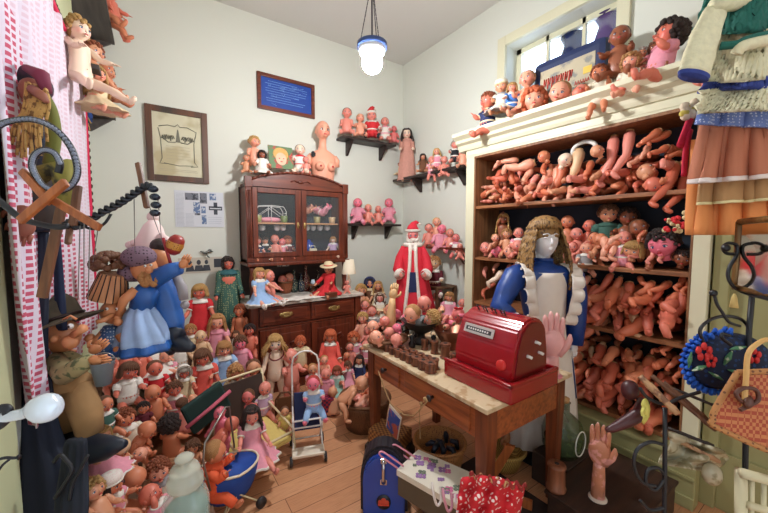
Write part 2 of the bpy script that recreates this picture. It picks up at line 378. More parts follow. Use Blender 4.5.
# ---------------------------------------------------------------- bookcase
BX0, BX1, BY0, BY1, BZ = 2.60, 2.99, .56, 2.385, 2.41
BC = empty('bookcase', (2.8, 1.47, 0), label='tall cream painted open bookcase full of doll limbs', cat='bookcase')
o3 = V((-2.8, -1.47, 0))
def bc(f, name, m): b = MB(); f(b); return b.build(name, m, BC, o3)
BP0, BP1 = .635, 2.285
bc(lambda b: (b.bb((BX0, BP1, 0), (BX1, BY1, BZ), 0, .004)), 'side_post', cream)
bc(lambda b: (b.bb((BX0, BY0, 0), (BX1, BP0, BZ), 0, .004)), 'side_post', cream)
bc(lambda b: (b.bb((BX0+.0, BP1-.02, .3), (BX1-.02, BP1, 2.33), 0, .002), b.bb((BX0, BP0, .3), (BX1-.02, BP0+.012, 2.33), 0, .002), b.bb((BX0, BP0, 2.315), (BX1, BP1, 2.335))), 'inner_lining', mat('lining_wood', (150, 104, 66), .6, c2=(104, 66, 40), pattern='grain', pscale=40))
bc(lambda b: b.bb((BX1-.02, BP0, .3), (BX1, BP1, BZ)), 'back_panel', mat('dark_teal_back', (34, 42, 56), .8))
shelf_m = mat('shelf_wood', (164, 106, 66), .5, c2=(116, 70, 42), pattern='grainy', pscale=50)
SZ = (1.86, 1.365, .93, .34)
for z in SZ: bc(lambda b: b.bb((BX0+.015, BP0, z-.028), (BX1-.02, BP1, z), 0, .004), 'shelf_board', shelf_m)
def f(b):
    b.bb((BX0-.003, BY0-.003, 2.335), (BX1-.01, BY1+.003, BZ+.002), 0, .001)
    prof = [(BX0, 2.40), (BX0-.02, 2.405), (BX0-.03, 2.43), (BX0-.035, 2.455), (BX0-.07, 2.475), (BX0-.075, 2.50), (BX0-.12, 2.53), (BX0-.125, 2.56), (BX1, 2.56), (BX1, 2.40)]
    b.prism(prof, BY0-.06, BY1+.08)
    b.bb((BX0-.008, BY0+.02, 2.35), (BX0, BY1-.02, 2.365), 0, .002)
bc(f, 'cornice', cream)
def f(b):
    b.bb((BX0-.08, BY0-.02, 0), (BX0, BY1, .28), 0, .006); b.bb((BX0-.10, BY0-.02, .28), (BX1, BY1, .31), 0, .01); b.bb((BX0-.09, BY0-.02, .17), (BX0-.075, BY1, .19), 0, .003); b.bb((BX0-.095, BY0-.02, 0), (BX0-.08, BY1, .07), 0, .004)
bc(f, 'base_plinth', olive)

# ---------------------------------------------------------------- wall shelves
def wshelf(x0, y0, x1, y1, z, label, mt=wood_dark, th=.028, br=True, ends=(.18, .82), side='y', bh=.17):
    t = empty('wall_shelf', ((x0+x1)/2, (y0+y1)/2, z), label=label, cat='shelf', group='dark wall shelves with triangular brackets')
    c = V(((x0+x1)/2, (y0+y1)/2, z))
    b = MB(); b.bb(V((x0, y0, z-th))-c, V((x1, y1, z))-c, 0, .003); b.build('shelf_board', mt, t)
    for e in ends:
        b = MB()
        if side == 'y':   # on the back wall
            x = x0+(x1-x0)*e; b.prism([(y1-c.y, -th), (y1-c.y, -th-bh), (y1-.03-c.y, -th-bh), (y0+.02-c.y, -th)], x-.012-c.x, x+.012-c.x, axis=0)
        elif side == 'r':
            y = y0+(y1-y0)*e; b.prism([(x1-c.x, -th), (x1-c.x, -th-bh), (x1-.03-c.x, -th-bh), (x0+.02-c.x, -th)], y-.012-c.y, y+.012-c.y, axis=1)
        else:
            y = y0+(y1-y0)*e; b.prism([(x0-c.x, -th), (x0-c.x, -th-bh), (x0+.03-c.x, -th-bh), (x1-.02-c.x, -th)], y-.012-c.y, y+.012-c.y, axis=1)
        b.build('bracket', mt, t)
    return t
D = .2
SHB1 = 2.78; SHB2 = 1.72; SHR1 = 2.34; SHR2 = 1.435
wshelf(1.95, YB-D, 2.74, YB, SHB1, 'dark shelf high on the back wall holding a small santa doll')
wshelf(2.02, YB-D+.02, 2.84, YB, SHB2, 'dark shelf on the back wall under four pink dolls')
wshelf(XR-D, 2.62, XR, 3.92, SHR1, 'dark shelf in the room corner under the long-gowned doll', side='r', ends=(.1, .7))
wshelf(XR-D, 2.62, XR, 3.27, SHR2, 'brown short shelf beside the bookcase under a heap of pink dolls', mt=wood_redx, side='r', ends=(.18,))
grey_sh = mat('grey_brown_shelf', (84, 76, 72), .6, c2=(60, 54, 52), pattern='grainy', pscale=30)
wshelf(XL, 2.75, XL+.20, 3.90, 2.62, 'grey-brown shelf on the curtain side wall, lower one', grey_sh, side='l', ends=(.1, .985,), bh=.12)
wshelf(XL, 2.75, XL+.22, 3.90, 3.27, 'grey-brown shelf on the curtain side wall, upper one near the ceiling', grey_sh, side='l', ends=(.1, .985,), bh=.12)

# ---------------------------------------------------------------- pictures
def picture(x0, x1, z0, z1, fw, fm, pm, name, label, tilt=0, matw=0, art=None):
    t = empty(name, ((x0+x1)/2, YB, (z0+z1)/2), (0, 0, 0), label=label, cat='picture')
    w, h = (x1-x0)/2, (z1-z0)/2
    b = MB()
    for a, c in (((-w, -.03, -h), (-w+fw, 0, h)), ((w-fw, -.03, -h), (w, 0, h)), ((-w+fw, -.03, -h), (w-fw, 0, -h+fw)), ((-w+fw, -.03, h-fw), (w-fw, 0, h))): b.bb(a, c, 0, .004)
    b.build('frame', fm, t)
    b = MB(); b.bb((-w+fw*.8, -.012, -h+fw*.8), (w-fw*.8, -.004, h-fw*.8)); b.build('print', pm, t)
    if art: art(t, w-fw, h-fw)
    return t
def lines(b, x0, x1, z, n, dz, y=-.0135, th=.003, jag=.1):
    for i in range(n):
        q = jag*(x1-x0)*rnd.random(); b.bb((x0+q*.3, y, z-i*dz), (x1-q, y+.001, z-i*dz+th))
def art1(t, w, h):
    b = MB()
    P = lambda x, z: (x*w, -.0135, z*h)
    b.tube([P(-.75, .55), P(-.4, .62), P(-.1, .6), P(0, .68), P(.1, .6), P(.4, .62), P(.78, .5), P(.72, .3)], .004, 5); b.tube([P(-.78, .5), P(-.7, .2), P(-.66, -.45), P(-.76, -.62), P(-.5, -.62)], .004, 5); b.tube([P(.72, .35), P(.66, .1), P(.66, -.5), P(.8, -.64), P(.5, -.66)], .004, 5)
    b.tube([P(-.6, -.6), P(0, -.66), P(.6, -.62)], .003, 5)
    b.prism([(-.1*w, .1*h), (.1*w, .1*h), (.03*w, .5*h), (-.02*w, .52*h)], -.0145, -.0125)
    for s in (-1, 1):
        for k in range(7): b.tube([P(s*(.15+k*.07), .2+.1*sin(k*2)), P(s*(.18+k*.07), .3), P(s*(.24+k*.07), .18)], .006, 5)
        b.tube([P(s*.1, .1), P(s*.4, .08), P(s*.65, .22)], .005, 5)
    b.build('engraving', mat('grey_ink', (120, 118, 104), .8), t)
    b = MB(); lines(b, -.5*w, .5*w, -.05*h, 5, .1*h, th=.0025); lines(b, -.8*w, .8*w, -.8*h, 2, .05*h); b.build('caption_lines', mat('pale_ink', (170, 160, 136), .8), t)
picture(-.02, .50, 2.10, 2.80, .055, mat('dark_gilt_frame', (58, 46, 38), .4, c2=(104, 60, 36), pattern='grain', pscale=12), mat('old_paper', (206, 200, 172), .7, c2=(184, 172, 136), pattern='blotch', pscale=3), 'framed_engraving', 'dark-framed old engraving certificate on yellowed paper hanging on the back wall', art=art1)
bp = mat('blueprint_blue', (26, 66, 150), .5, var=.2, scale=12)
def art2(t, w, h):
    b = MB(); c = mat('blueprint_lines', (120, 160, 215), .6)
    for k in range(9): lines(b, -.85*w, .85*w, .78*h-k*.17*h, 1, .01, th=.004, jag=.5)
    for k in range(16):
        x = rnd.uniform(-.8, .8)*w; z = rnd.uniform(-.8, .8)*h; b.tube([(x, -.0135, z), (x+rnd.uniform(.01, .07), -.0135, z+rnd.uniform(-.03, .03)), (x+rnd.uniform(.02, .09), -.0135, z)], .0018, 4)
    b.build('white_writing', c, t)
picture(1.0, 1.66, 2.96, 3.35, .04, mat('brown_frame', (118, 56, 34), .4, c2=(80, 36, 24), pattern='grainx', pscale=30), bp, 'framed_blue_print', 'brown-framed deep blue print with pale writing high on the back wall', art=art2)
# newspaper spread with portraits and a cross
t = empty('pinned_article', (.41, YB, 1.84), label='wide white magazine spread with photos and a dark cross on the back wall', cat='paper')
b = MB(); b.bb((-.22, -.006, -.18), (.22, 0, .18)); b.build('sheet', mat('cool_paper', (206, 208, 214), .7, var=.04), t)
b = MB()
for (xa, xb, za, zb) in ((-.13, -.01, .09, .16), (.0, .065, .06, .165), (-.05, .0, -.06, .06)): b.bb((xa, -.0075, za), (xb, -.006, zb))
b.build('printed_photos', mat('photo_grey', (110, 112, 122), .6, c2=(50, 52, 62), pattern='blotch', pscale=30), t)
b = MB(); b.bb((-.06, -.008, -.04), (0, -.006, .07)); b.bb((.01, -.0075, -.04), (.05, -.006, .03)); b.bb((.09, -.0075, .095), (.15, -.006, .165)); b.bb((.012, -.0075, -.15), (.055, -.006, -.06)); b.build('blue_photo', mat('photo_blue', (90, 112, 150), .6, c2=(190, 196, 205), pattern='blotch', pscale=40), t)
b = MB(); b.bb((.125, -.008, -.05), (.16, -.006, .075)); b.bb((.08, -.008, -.005), (.205, -.006, .035)); b.build('black_cross', mat('cross_grey', (58, 62, 72), .6), t)
b = MB(); b.bb((.09, -.009, .008), (.195, -.008, .018)); b.build('cross_stripe', mat('cool_paper', (206, 208, 214)), t)
b = MB(); lines(b, -.21, -.14, .15, 26, .0125, y=-.0075, th=.003); lines(b, -.13, -.06, -.05, 10, .0125, y=-.0075, th=.003); lines(b, .07, .2, -.08, 4, .02, y=-.0075, th=.003); b.build('text_columns', mat('pale_ink_cool', (164, 168, 178), .8), t)
# photograph card pinned lower, partly behind the dolls
t = empty('pinned_photograph', (.40, YB, 1.27), label='wide group photograph card pinned on the back wall above the red-dressed doll', cat='paper')
b = MB(); b.bb((-.2, -.005, -.08), (.2, 0, .08)); b.build('sheet', mat('sepia_paper', (196, 186, 170), .7), t)
b = MB()
for x, s in ((-.1, 1), (-.02, 1.1), (.05, .95)): b.ell((x, -.007, .03), (.018*s, .002, .024*s), 0, 10, 8); b.prism([(x-.04*s, -.06), (x+.04*s, -.06), (x+.028*s, .0), (x-.028*s, .0)], -.008, -.005)
b.bb((.12, -.007, -.03), (.19, -.005, .06)); b.build('portraits', mat('portrait_grey', (60, 62, 70), .6), t)
# little metal ornament on the wall
b = MB(); p = oy(207, 253, 3.93); b.tube([(-.06, 0, .02), (-.02, -.01, .0), (.03, 0, .02), (.06, 0, .01)], [.006, .016, .014, .003], 6); b.tube([(-.01, 0, .0), (0, -.02, -.03), (.02, -.01, -.05)], .006, 5); b.tube([(0, 0, .01), (.02, -.01, .035), (.04, -.02, .03)], .006, 5)
b.build('wall_ornament', mat('pewter', (110, 112, 106), .4, metal=.6), None, p, label='small pewter bird-like ornament fixed on the back wall between papers and hutch', cat='ornament')

# ---------------------------------------------------------------- table
TX0, TX1, TY0, TY1, TZ = 1.25, 2.01, .995, 2.13, .78
T = empty('work_table', (1.63, 1.56, 0), label='wooden work table with two drawers and a pale scuffed top', cat='table')
o4 = V((-1.63, -1.56, 0))
def tb(f, name, m, p=None): b = MB(); f(b); return b.build(name, m, p or T, o4 if not p else (0, 0, 0))
tb(lambda b: b.bb((TX0, TY0, TZ-.025), (TX1, TY1, TZ), 0, .006), 'tabletop', mat('scuffed_top', (206, 184, 150), .4, c2=(180, 146, 108), pattern='blotch', pscale=14))
ap = TX0+.04
tb(lambda b: (b.bb((ap, TY0+.05, .585), (ap+.02, TY1-.05, TZ-.025)), b.bb((TX1-.06, TY0+.05, .585), (TX1-.04, TY1-.05, TZ-.025)), b.bb((ap+.03, TY0+.03, .585), (TX1-.06, TY0+.05, TZ-.025)), b.bb((ap+.03, TY1-.05, .585), (TX1-.06, TY1-.03, TZ-.025))), 'apron', wood_table)
for y, n in ((TY0+.06, 0), (TY1-.06, 1)):
    for x in (ap+.03, TX1-.07):
        def f(b):
            rr = []
            for z, s in ((TZ-.025, .037), (.58, .037), (.5, .034), (0, .024)): rr.append([(x-s, y-s, z), (x+s, y-s, z), (x+s, y+s, z), (x-s, y+s, z)])
            b.loft(rr, 0, True, False)
        tb(f, 'leg', wood_table_v)
for a, d in ((TY0+.13, 1.66), (1.72, TY1-.13)):
    dr = tb(lambda b: b.bb((ap-.014, a, .605), (ap+.005, d, TZ-.045), 0, .006), 'drawer', wood_table)
    b = MB(); yc = a+(d-a)*.5; b.tube([(ap-.012, yc, .675), (ap-.03, yc, .675), (ap-.045, yc, .675), (ap-.052, yc, .675)], [.01, .009, .02, .014], 12); b.build('knob', wood_dark, dr)
tb(lambda b: b.bb((ap+.02, TY0+.09, .14), (ap+.05, TY1-.09, .17), 0, .003), 'stretcher', wood_table)
# ---------------------------------------------------------------- adding machine / cash register
red = mat('red_enamel', (150, 14, 24), .22, coat=.6, var=.05)
Q = empty('cash_register', (1.66, 1.18, TZ), label='glossy red vintage cash register on the work table', cat='cash register')
x0, x1, y0, y1 = -.29, .125, -.225, .225
b = MB()
b.bb((x0, y0, .0), (x1, y1, .085), 0, .012); b.bb((x0+.0, y0, .08), (x0+.02, y1, .1), 0, .006); b.bb((x0, y0, .08), (x1, y0+.02, .1), 0, .006); b.bb((x1-.02, y0, .08), (x1, y1, .1), 0, .006)
b.build('drawer_base', red, Q)
pr = [(x0+.07, .085), (x0+.075, .14), (x0+.10, .24), (x0+.135, .33)]
for k in range(9): a = R(145-k*16); pr.append((x0+.28+.15*cos(a), .285+.10*sin(a)))
pr += [(x0+.435, .2), (x0+.44, .12), (x0+.44, .085)]
pr = [((p[0]-x0)*.82+x0, p[1]) for p in pr]
b = MB(); b.prism(pr, y0+.04, y1-.03, 0, 1, .012); b.build('housing', red, Q)
b = MB()
pr2 = [((p[0]-(x0+.22))*.86+x0+.22, (p[1]-.085)*.88+.1) for p in pr]; b.prism(pr2, y0+.032, y0+.045, 0, 1, .003); b.build('side_plate', mat('dark_red_enamel', (112, 10, 18), .25, coat=.5), Q)
b = MB(); d = V((.04, 0, .1)).normalized(); n = V((-d.z, 0, d.x)); c = V((x0+.097, .05, .285))+n*.008
M = Matrix((( d.x, 0, n.x), (0, 1, 0), (d.z, 0, n.z))).to_3x3()
b.box(c, (.05, .2, .006), 0, .002, M); b.build('name_plate', mat('chrome_plate', (200, 196, 190), .3, metal=.5), Q)
b = MB(); b.box(c+n*.003, (.022, .17, .003), 0, 0, M); 
b.build('plate_inset', mat('plate_black', (40, 36, 38), .4), Q)
b = MB()
for k in range(9): b.box(c+n*.005+V((0, .065-k*.016, 0))+d*.0, (.01, .009, .002), 0, 0, M)
b.build('plate_letters', white_metal, Q)
b = MB(); b.tube([(x0+.075, -.12, .15), (x0+.056, -.12, .153), (x0+.052, -.12, .154)], [.028, .028, .022], 16); b.build('round_button', mat('red_button', (196, 40, 36), .3), Q)
b = MB()
for k in range(7): b.tube([(x0+.19+.01*(k % 2), .13-k*.03, .37), (x0+.17+.01*(k % 2), .13-k*.03, .40)], [.004, .004], 6); b.ell((x0+.17+.01*(k % 2), .13-k*.03, .402), (.009, .009, .005), 0, 8, 5)
b.build('keys', ink, Q)
for k, (dx, dz) in enumerate(((.24, .26), (.27, .2), (.17, .2))):
    b = MB(); b.tube([(x0+dx, y0+.034, dz), (x0+dx, y0+.018, dz), (x0+dx+.008, y0+.010, dz-.006)], [.009, .008, .008], 8)
    b.build('side_lever', white_metal, Q)
# ---------------------------------------------------------------- doll kit
def skinm(n, c, bl=(214, 92, 82), r=.42): return mat('skin_'+n, c, r, var=.06, scale=5, c2=bl, pattern='attr')
SK = dict(pink=skinm('pink', (226, 140, 124)), clay=skinm('clay', (206, 114, 80)), brick=skinm('brick', (198, 100, 74)), rose=skinm('rose', (222, 118, 114), (206, 80, 88)), tan=skinm('tan', (214, 150, 114), (200, 92, 74)), orange=skinm('orange', (210, 128, 92), (206, 88, 70)),
          brown=skinm('brown', (146, 84, 56), (150, 60, 44)), pale=skinm('pale', (236, 208, 184), (224, 130, 118)), peach=skinm('peach', (230, 160, 132), (224, 110, 98)), red=skinm('red', (214, 116, 94), (206, 72, 66)), wax=skinm('wax', (218, 180, 140), (206, 120, 96)), hot=skinm('hot', (232, 118, 138), (216, 84, 110)))
HC = {k: mat('hair_'+k, v, .6, var=.35, scale=60, bump=.6) for k, v in dict(blonde=(206, 164, 98), brown=(104, 66, 42), dark=(44, 30, 26), auburn=(136, 70, 40), ginger=(196, 96, 56), straw=(184, 142, 84), grey=(168, 158, 146), red=(178, 52, 40), light=(176, 126, 76), pink=(214, 116, 116)).items()}
_cm = {}
def cm(c, dots=None):
    k = ('cloth', c, dots)
    if k not in _cm:
        _cm[k] = mat('cloth_%d' % len(_cm), c, .85, var=.14, scale=30, **(dict(c2=dots, pattern='dots', pscale=45) if dots else {}))
    return _cm[k]
CL = dict(dusty=(204, 146, 130), red=(206, 44, 50), white=(232, 226, 216), pink=(226, 150, 166), blue=(64, 116, 190), lblue=(150, 182, 222), cream=(222, 200, 160), green=(60, 96, 84), navy=(34, 44, 84), coral=(226, 90, 78), brown=(112, 72, 48), yellow=(214, 190, 110), mint=(160, 196, 180), lilac=(190, 160, 190), black=(30, 30, 36), orange=(228, 96, 56), ivory=(228, 218, 196), teal=(50, 96, 100), maroon=(96, 28, 40), grey=(150, 146, 146))
def C(n): return n if not isinstance(n, str) else cm(CL[n])
eyew = mat('eye_white', (236, 236, 232), .2); lipm = mat('lip_red', (186, 44, 48), .4); darkm = mat('lash_dark', (46, 28, 24), .5); browm = mat('brow_brown', (120, 72, 46), .6)
IR = dict(blue=mat('iris_blue', (58, 96, 140), .15), brown=mat('iris_brown', (66, 40, 26), .15))
_mc = {}
def mesh(key, fn):
    if key not in _mc: _mc[key] = fn()
    return _mc[key]
KD = dict(baby=dict(hh=.27, nz=.735, sh=(.128, .675), hip=(.085, .36), tz=(.33, .74)), girl=dict(hh=.205, nz=.80, sh=(.098, .765), hip=(.06, .465), tz=(.43, .81)), lady=dict(hh=.145, nz=.855, sh=(.09, .815), hip=(.05, .5), tz=(.46, .86)))
def head_mesh(kind, face=True):
    b = MB(); bl = b.bm.verts.layers.float_color.new('blush'); chub = dict(baby=1.0, girl=.75, lady=.35)[kind]
    def fn(p):
        p = p.copy(); z = p.z
        if z < 0:
            k = (-z)**1.6; p.x *= 1-(.42-.12*chub)*k; p.y *= 1-.12*k
            if p.y < 0: p.y *= 1-.02*k
        for s in (-1, 1):
            d = (p-V((s*.55, -.68, -.36))).length; p += V((s*.10, -.07, -.03))*chub*math.exp(-(d/.38)**2)
        d = (p-V((0, -.7, -.8))).length; p += V((0, -.09, -.04))*math.exp(-(d/.25)**2)
        for s in (-1, 1):
            d = (p-V((s*.36, -.92, .0))).length; p += V((0, .06, 0))*math.exp(-(d/.2)**2)
        if p.y > 0: p.y *= 1.08
        return p
    w = dict(baby=.45, girl=.41, lady=.36)[kind]
    b.ell((0, 0, .5), (w, .46, .5), 0, 22, 16, fn=fn)
    yf = -.445
    b.ell((0, yf-.01, .37), (.05, .055, .045), 0, 10, 8); b.ell((0, yf+.015, .43), (.03, .04, .07), 0, 8, 6)
    for s in (-1, 1):
        b.ell((s*w, .03, .42), (.045, .08, .1), 0, 10, 8)
        ex = s*w*.4
        b.ell((ex, -.37, .475), (.082, .06, .052), 1, 12, 8)
        b.ell((ex, -.408, .472), (.042, .03, .044), 2, 10, 8); b.ell((ex, -.43, .472), (.018, .012, .02), 5, 8, 6)
        b.tube([(ex-.09, -.375, .485), (ex-.045, -.425, .525), (ex+.01, -.435, .535), (ex+.06, -.415, .515), (ex+.09, -.385, .485)], [.006, .013, .014, .013, .006], 5, 5)
        b.tube([(ex-.09, -.405, .59), (ex-.03, -.425, .62), (ex+.04, -.42, .62), (ex+.1, -.39, .59)], [.005, .012, .012, .005], 5, 4)
    b.ell((0, -.445, .235), (.085, .035, .024), 3, 12, 6); b.ell((-.03, -.45, .258), (.036, .03, .02), 3, 8, 5); b.ell((.03, -.45, .258), (.036, .03, .02), 3, 8, 5)
    b.ell((0, -.43, .17), (.09, .05, .05), 0, 10, 6)
    b.tube([(0, .03, .12), (0, .03, -.02), (0, .03, -.14)], [.2, .17, .2], 12, 0)
    for v in b.bm.verts:      # rouge painted on the cheeks
        k = max(math.exp(-((v.co-V((s*w*.6, -.36, .33))).length/.13)**2)*.75 for s in (-1, 1)); v[bl] = (k, k, k, 1)
    return b.mesh('doll_head', 6)
def torso_mesh(kind):
    K = KD[kind]; b = MB(); z0, z1 = K['tz']; h = z1-z0
    pr = dict(baby=[(.0, .03), (.0, .085), (.04, .12), (.15, .132), (.35, .138), (.55, .128), (.75, .12), (.88, .115), (.95, .08), (1.0, .045)],
              girl=[(.0, .03), (.0, .07), (.05, .095), (.18, .104), (.38, .092), (.55, .088), (.75, .095), (.88, .092), (.95, .06), (1.0, .032)],
              lady=[(.0, .03), (.0, .06), (.05, .085), (.18, .09), (.4, .064), (.6, .078), (.75, .085), (.9, .085), (.96, .04), (1.0, .022)])[kind]
    rings = []
    for t, r in pr:
        n = 16; d = .78 if kind == 'baby' else .66; fy = -.018*sin(pi*min(1, t*1.3)) if kind == 'baby' else -.004
        if kind == 'lady' and .55 < t < .8: fy = -.02
        rings.append([V((cos(2*pi*k/n)*r, sin(2*pi*k/n)*r*d+fy, z0+t*h)) for k in range(n)])
    b.loft(rings, 0); b.ell((0, -.128 if kind == 'baby' else -.08, z0+.3*h), (.008, .006, .008), 0, 6, 4)
    return b.mesh('doll_torso', 1)
def hand(b, p, d, s, side=1):     # palm, four fingers and a thumb leaving the palm's side
    d = d.normalized(); w = d.cross(V((0, 1, 0)));  w = w.normalized() if w.length > .1 else V((1, 0, 0)); n = w.cross(d)
    M = Matrix((w, n, d)).transposed()
    b.ell(p+d*s*.5, (s*.42, s*.24, s*.55), 0, 10, 6, M)
    for k, L in enumerate((.62, .75, .7, .52)):
        q = p+d*s*.85+w*s*(-.3+.2*k); b.tube([q, q+d*s*L*.5, q+d*s*L+n*s*.12], [s*.12, s*.11, s*.07], 5)
    q = p+d*s*.3-w*side*s*.35; b.tube([q, q-w*side*s*.3+d*s*.25, q-w*side*s*.32+d*s*.55], [s*.14, s*.12, s*.08], 5)
def arm_mesh(kind, bend):
    b = MB(); r = dict(baby=1.0, girl=.68, lady=.5)[kind]; L = dict(baby=.29, girl=.31, lady=.34)[kind]
    e = V((0, 0, -L*.42)); a = R(bend); d2 = V((0, -sin(a), -cos(a))); w = e+d2*L*.36
    b.tube([(0, 0, .03), (0, 0, .0), e*.5, e*.9, e+d2*.015, e+d2*L*.15, e+d2*L*.28, w], [.02*r, .044*r, .046*r, .038*r, .038*r, .04*r, .033*r, .022*r], 10)
    hand(b, w-d2*.005, d2, L*.16 if kind != 'lady' else L*.11)
    return b.mesh('doll_arm', 1)
def leg_mesh(kind, bend):
    b = MB(); r = dict(baby=1.0, girl=.72, lady=.55)[kind]; L = KD[kind]['hip'][1]
    k = V((0, 0, -L*.48)); a = R(-bend); d2 = V((0, -sin(a), -cos(a))); an = k+d2*L*.42; f = V((0, -cos(a), sin(a)))
    b.tube([(0, 0, .02), (0, 0, -.02), k*.5, k*.88, k+d2*.01, k+d2*L*.14, k+d2*L*.28, an], [.035*r, .066*r, .066*r, .05*r, .048*r, .054*r, .042*r, .032*r], 12)
    h = an+d2*L*.03
    b.tube([h-f*.03*r, h, h+f*.045*r+d2*.012, h+f*.085*r+d2*.014, h+f*.1*r+d2*.014], [.018*r, .036*r, .034*r, .03*r, .012*r], 10)
    for i in range(5): b.ell(h+f*(.1-.006*abs(i-1))*r+d2*.016+V(((i-2)*.012*r, 0, 0)), (.008*r, .01*r, .01*r), 0, 6, 5)
    return b.mesh('doll_leg', 1)
def shoe_mesh(kind, bend):
    b = MB(); r = dict(baby=1.0, girl=.72, lady=.55)[kind]; L = KD[kind]['hip'][1]
    k = V((0, 0, -L*.48)); a = R(-bend); d2 = V((0, -sin(a), -cos(a))); an = k+d2*L*.42; f = V((0, -cos(a), sin(a))); h = an+d2*L*.03
    b.tube([h-f*.036*r, h-f*.01, h+f*.045*r+d2*.012, h+f*.085*r+d2*.014, h+f*.11*r+d2*.014], [.02*r, .042*r, .04*r, .037*r, .016*r], 10, 0)
    b.tube([k+d2*L*.26, an-d2*L*.01, an+d2*L*.02], [.046*r, .039*r, .038*r], 10, 1)
    return b.mesh('doll_shoe', 2)
# hair, in head units
def hair_mesh(style, kind):
    b = MB(); g = random.Random(hash(style) % 1 + len(style)*7+len(kind)); w = dict(baby=.45, girl=.41, lady=.36)[kind]
    cap = lambda s=1.0: b.ell((0, .075, .575), ((w+.035)*s, .46*s, .475*s), 0, 20, 12)
    def S(az, el, r=1.07): return V((sin(az)*cos(el)*w*r, cos(az)*cos(el)*.48*r+.02, .5+sin(el)*.5*r))
    def lock(az, z_end, out=.06, r0=.055, curl=0, n=9, start=70):
        pts = []; rad = []; p = None
        for i in range(n+1):
            t = i/n
            if t < .45: p = S(az, R(start-(start+5)*t/.45), 1.07+g.uniform(-.01, .015)); hz = p.copy()
            else:
                u = (t-.45)/.55; p = hz+V((sin(az)*out*u, cos(az)*out*u, (z_end-hz.z)*u))
            if curl: p = p+V((sin(t*curl), cos(t*curl), 0))*.035*t
            pts.append(p); rad.append(r0*(.75+.35*sin(pi*min(t+.1, 1))) if i < n else r0*.35)
        b.tube(pts, rad, 5, 0)
    def fringe(z=.6, n=9, sp=52):
        for k in range(n):
            az = pi+R(-sp+2*sp*k/(n-1)); p = [S(az, R(78), 1.05), S(az, R(48), 1.1), S(az, R(26), 1.11), S(az+g.uniform(-.06, .06), R(math.degrees(math.asin(max(-1, min(1, (z-.5)/.5))))+g.uniform(-3, 3)), 1.08)]
            b.tube(p, [.04, .06, .055, .025], 5, 0)
    def lumps(n, zmin, r, face=58, jit=.05, s=1.08):
        for i in range(n):
            z = 1-(i+.5)/n*(1-zmin); az = i*2.39996; el = math.asin(max(-1, min(1, z))); f = abs(((math.degrees(az)+180) % 360)-180-0)
            fd = abs((math.degrees(az) % 360)-180)
            if fd < face and z < .42: continue
            b.ell(S(az, el, s+g.uniform(-jit, jit)), (r*g.uniform(.8, 1.2),)*3, 0, 7, 5)
    if style == 'painted': cap(.985)
    elif style == 'short': cap(); lumps(90, -.15, .085)
    elif style == 'curly': cap(1.02); lumps(110, -.75, .12, 62, .08, 1.14)
    elif style == 'bob':
        cap(); fringe()
        for k in range(26):
            az = R(-118+236*k/25); lock(az, .14+g.uniform(-.04, .04), .07, .07)
    elif style == 'long':
        cap(); fringe()
        for k in range(28):
            az = R(-120+240*k/27); lock(az, -.75+g.uniform(-.12, .1), .14, .07, 0, 11)
    elif style == 'wavy':
        cap(1.02)
        for k in range(9): az = pi+R(-60+15*k); b.ell(S(az, R(42), 1.08), (.1, .08, .09), 0, 7, 5)
        for k in range(28): az = R(-122+244*k/27); lock(az, -.35+g.uniform(-.15, .12), .2, .075, 9+g.uniform(-2, 2), 13)
    elif style == 'wild':
        cap(1.05)
        for k in range(46): az = R(-135+270*g.random()); lock(az, .0+g.uniform(-.35, .3), .35, .05, 6, 10, g.uniform(50, 85))
        fringe(.66)
    elif style == 'braids':
        cap(); fringe(.66)
        for k in range(20): lock(R(-112+224*k/19), .22, .0, .065)
        for s in (-1, 1):
            for i in range(10): b.ell((s*(w+.06+.008*i), -.12-.02*i, .26-i*.115), (.085-.003*i, .08, .08), 0, 8, 6, Matrix.Rotation(R(25 if i % 2 else -25), 3, 'Y'))
            b.tube([(s*(w+.14), -.33, -.86), (s*(w+.15), -.34, -1.05)], [.05, .08], 6)
    elif style == 'updo':
        cap(1.02); lumps(60, -.3, .09, 60, .03); 
        for k in range(14): a = k*2.4; b.ell((cos(a)*.16, .08+sin(a)*.15, 1.08+.05*sin(k)), .11, 0, 8, 6)
    return b.mesh('doll_hair', 1)
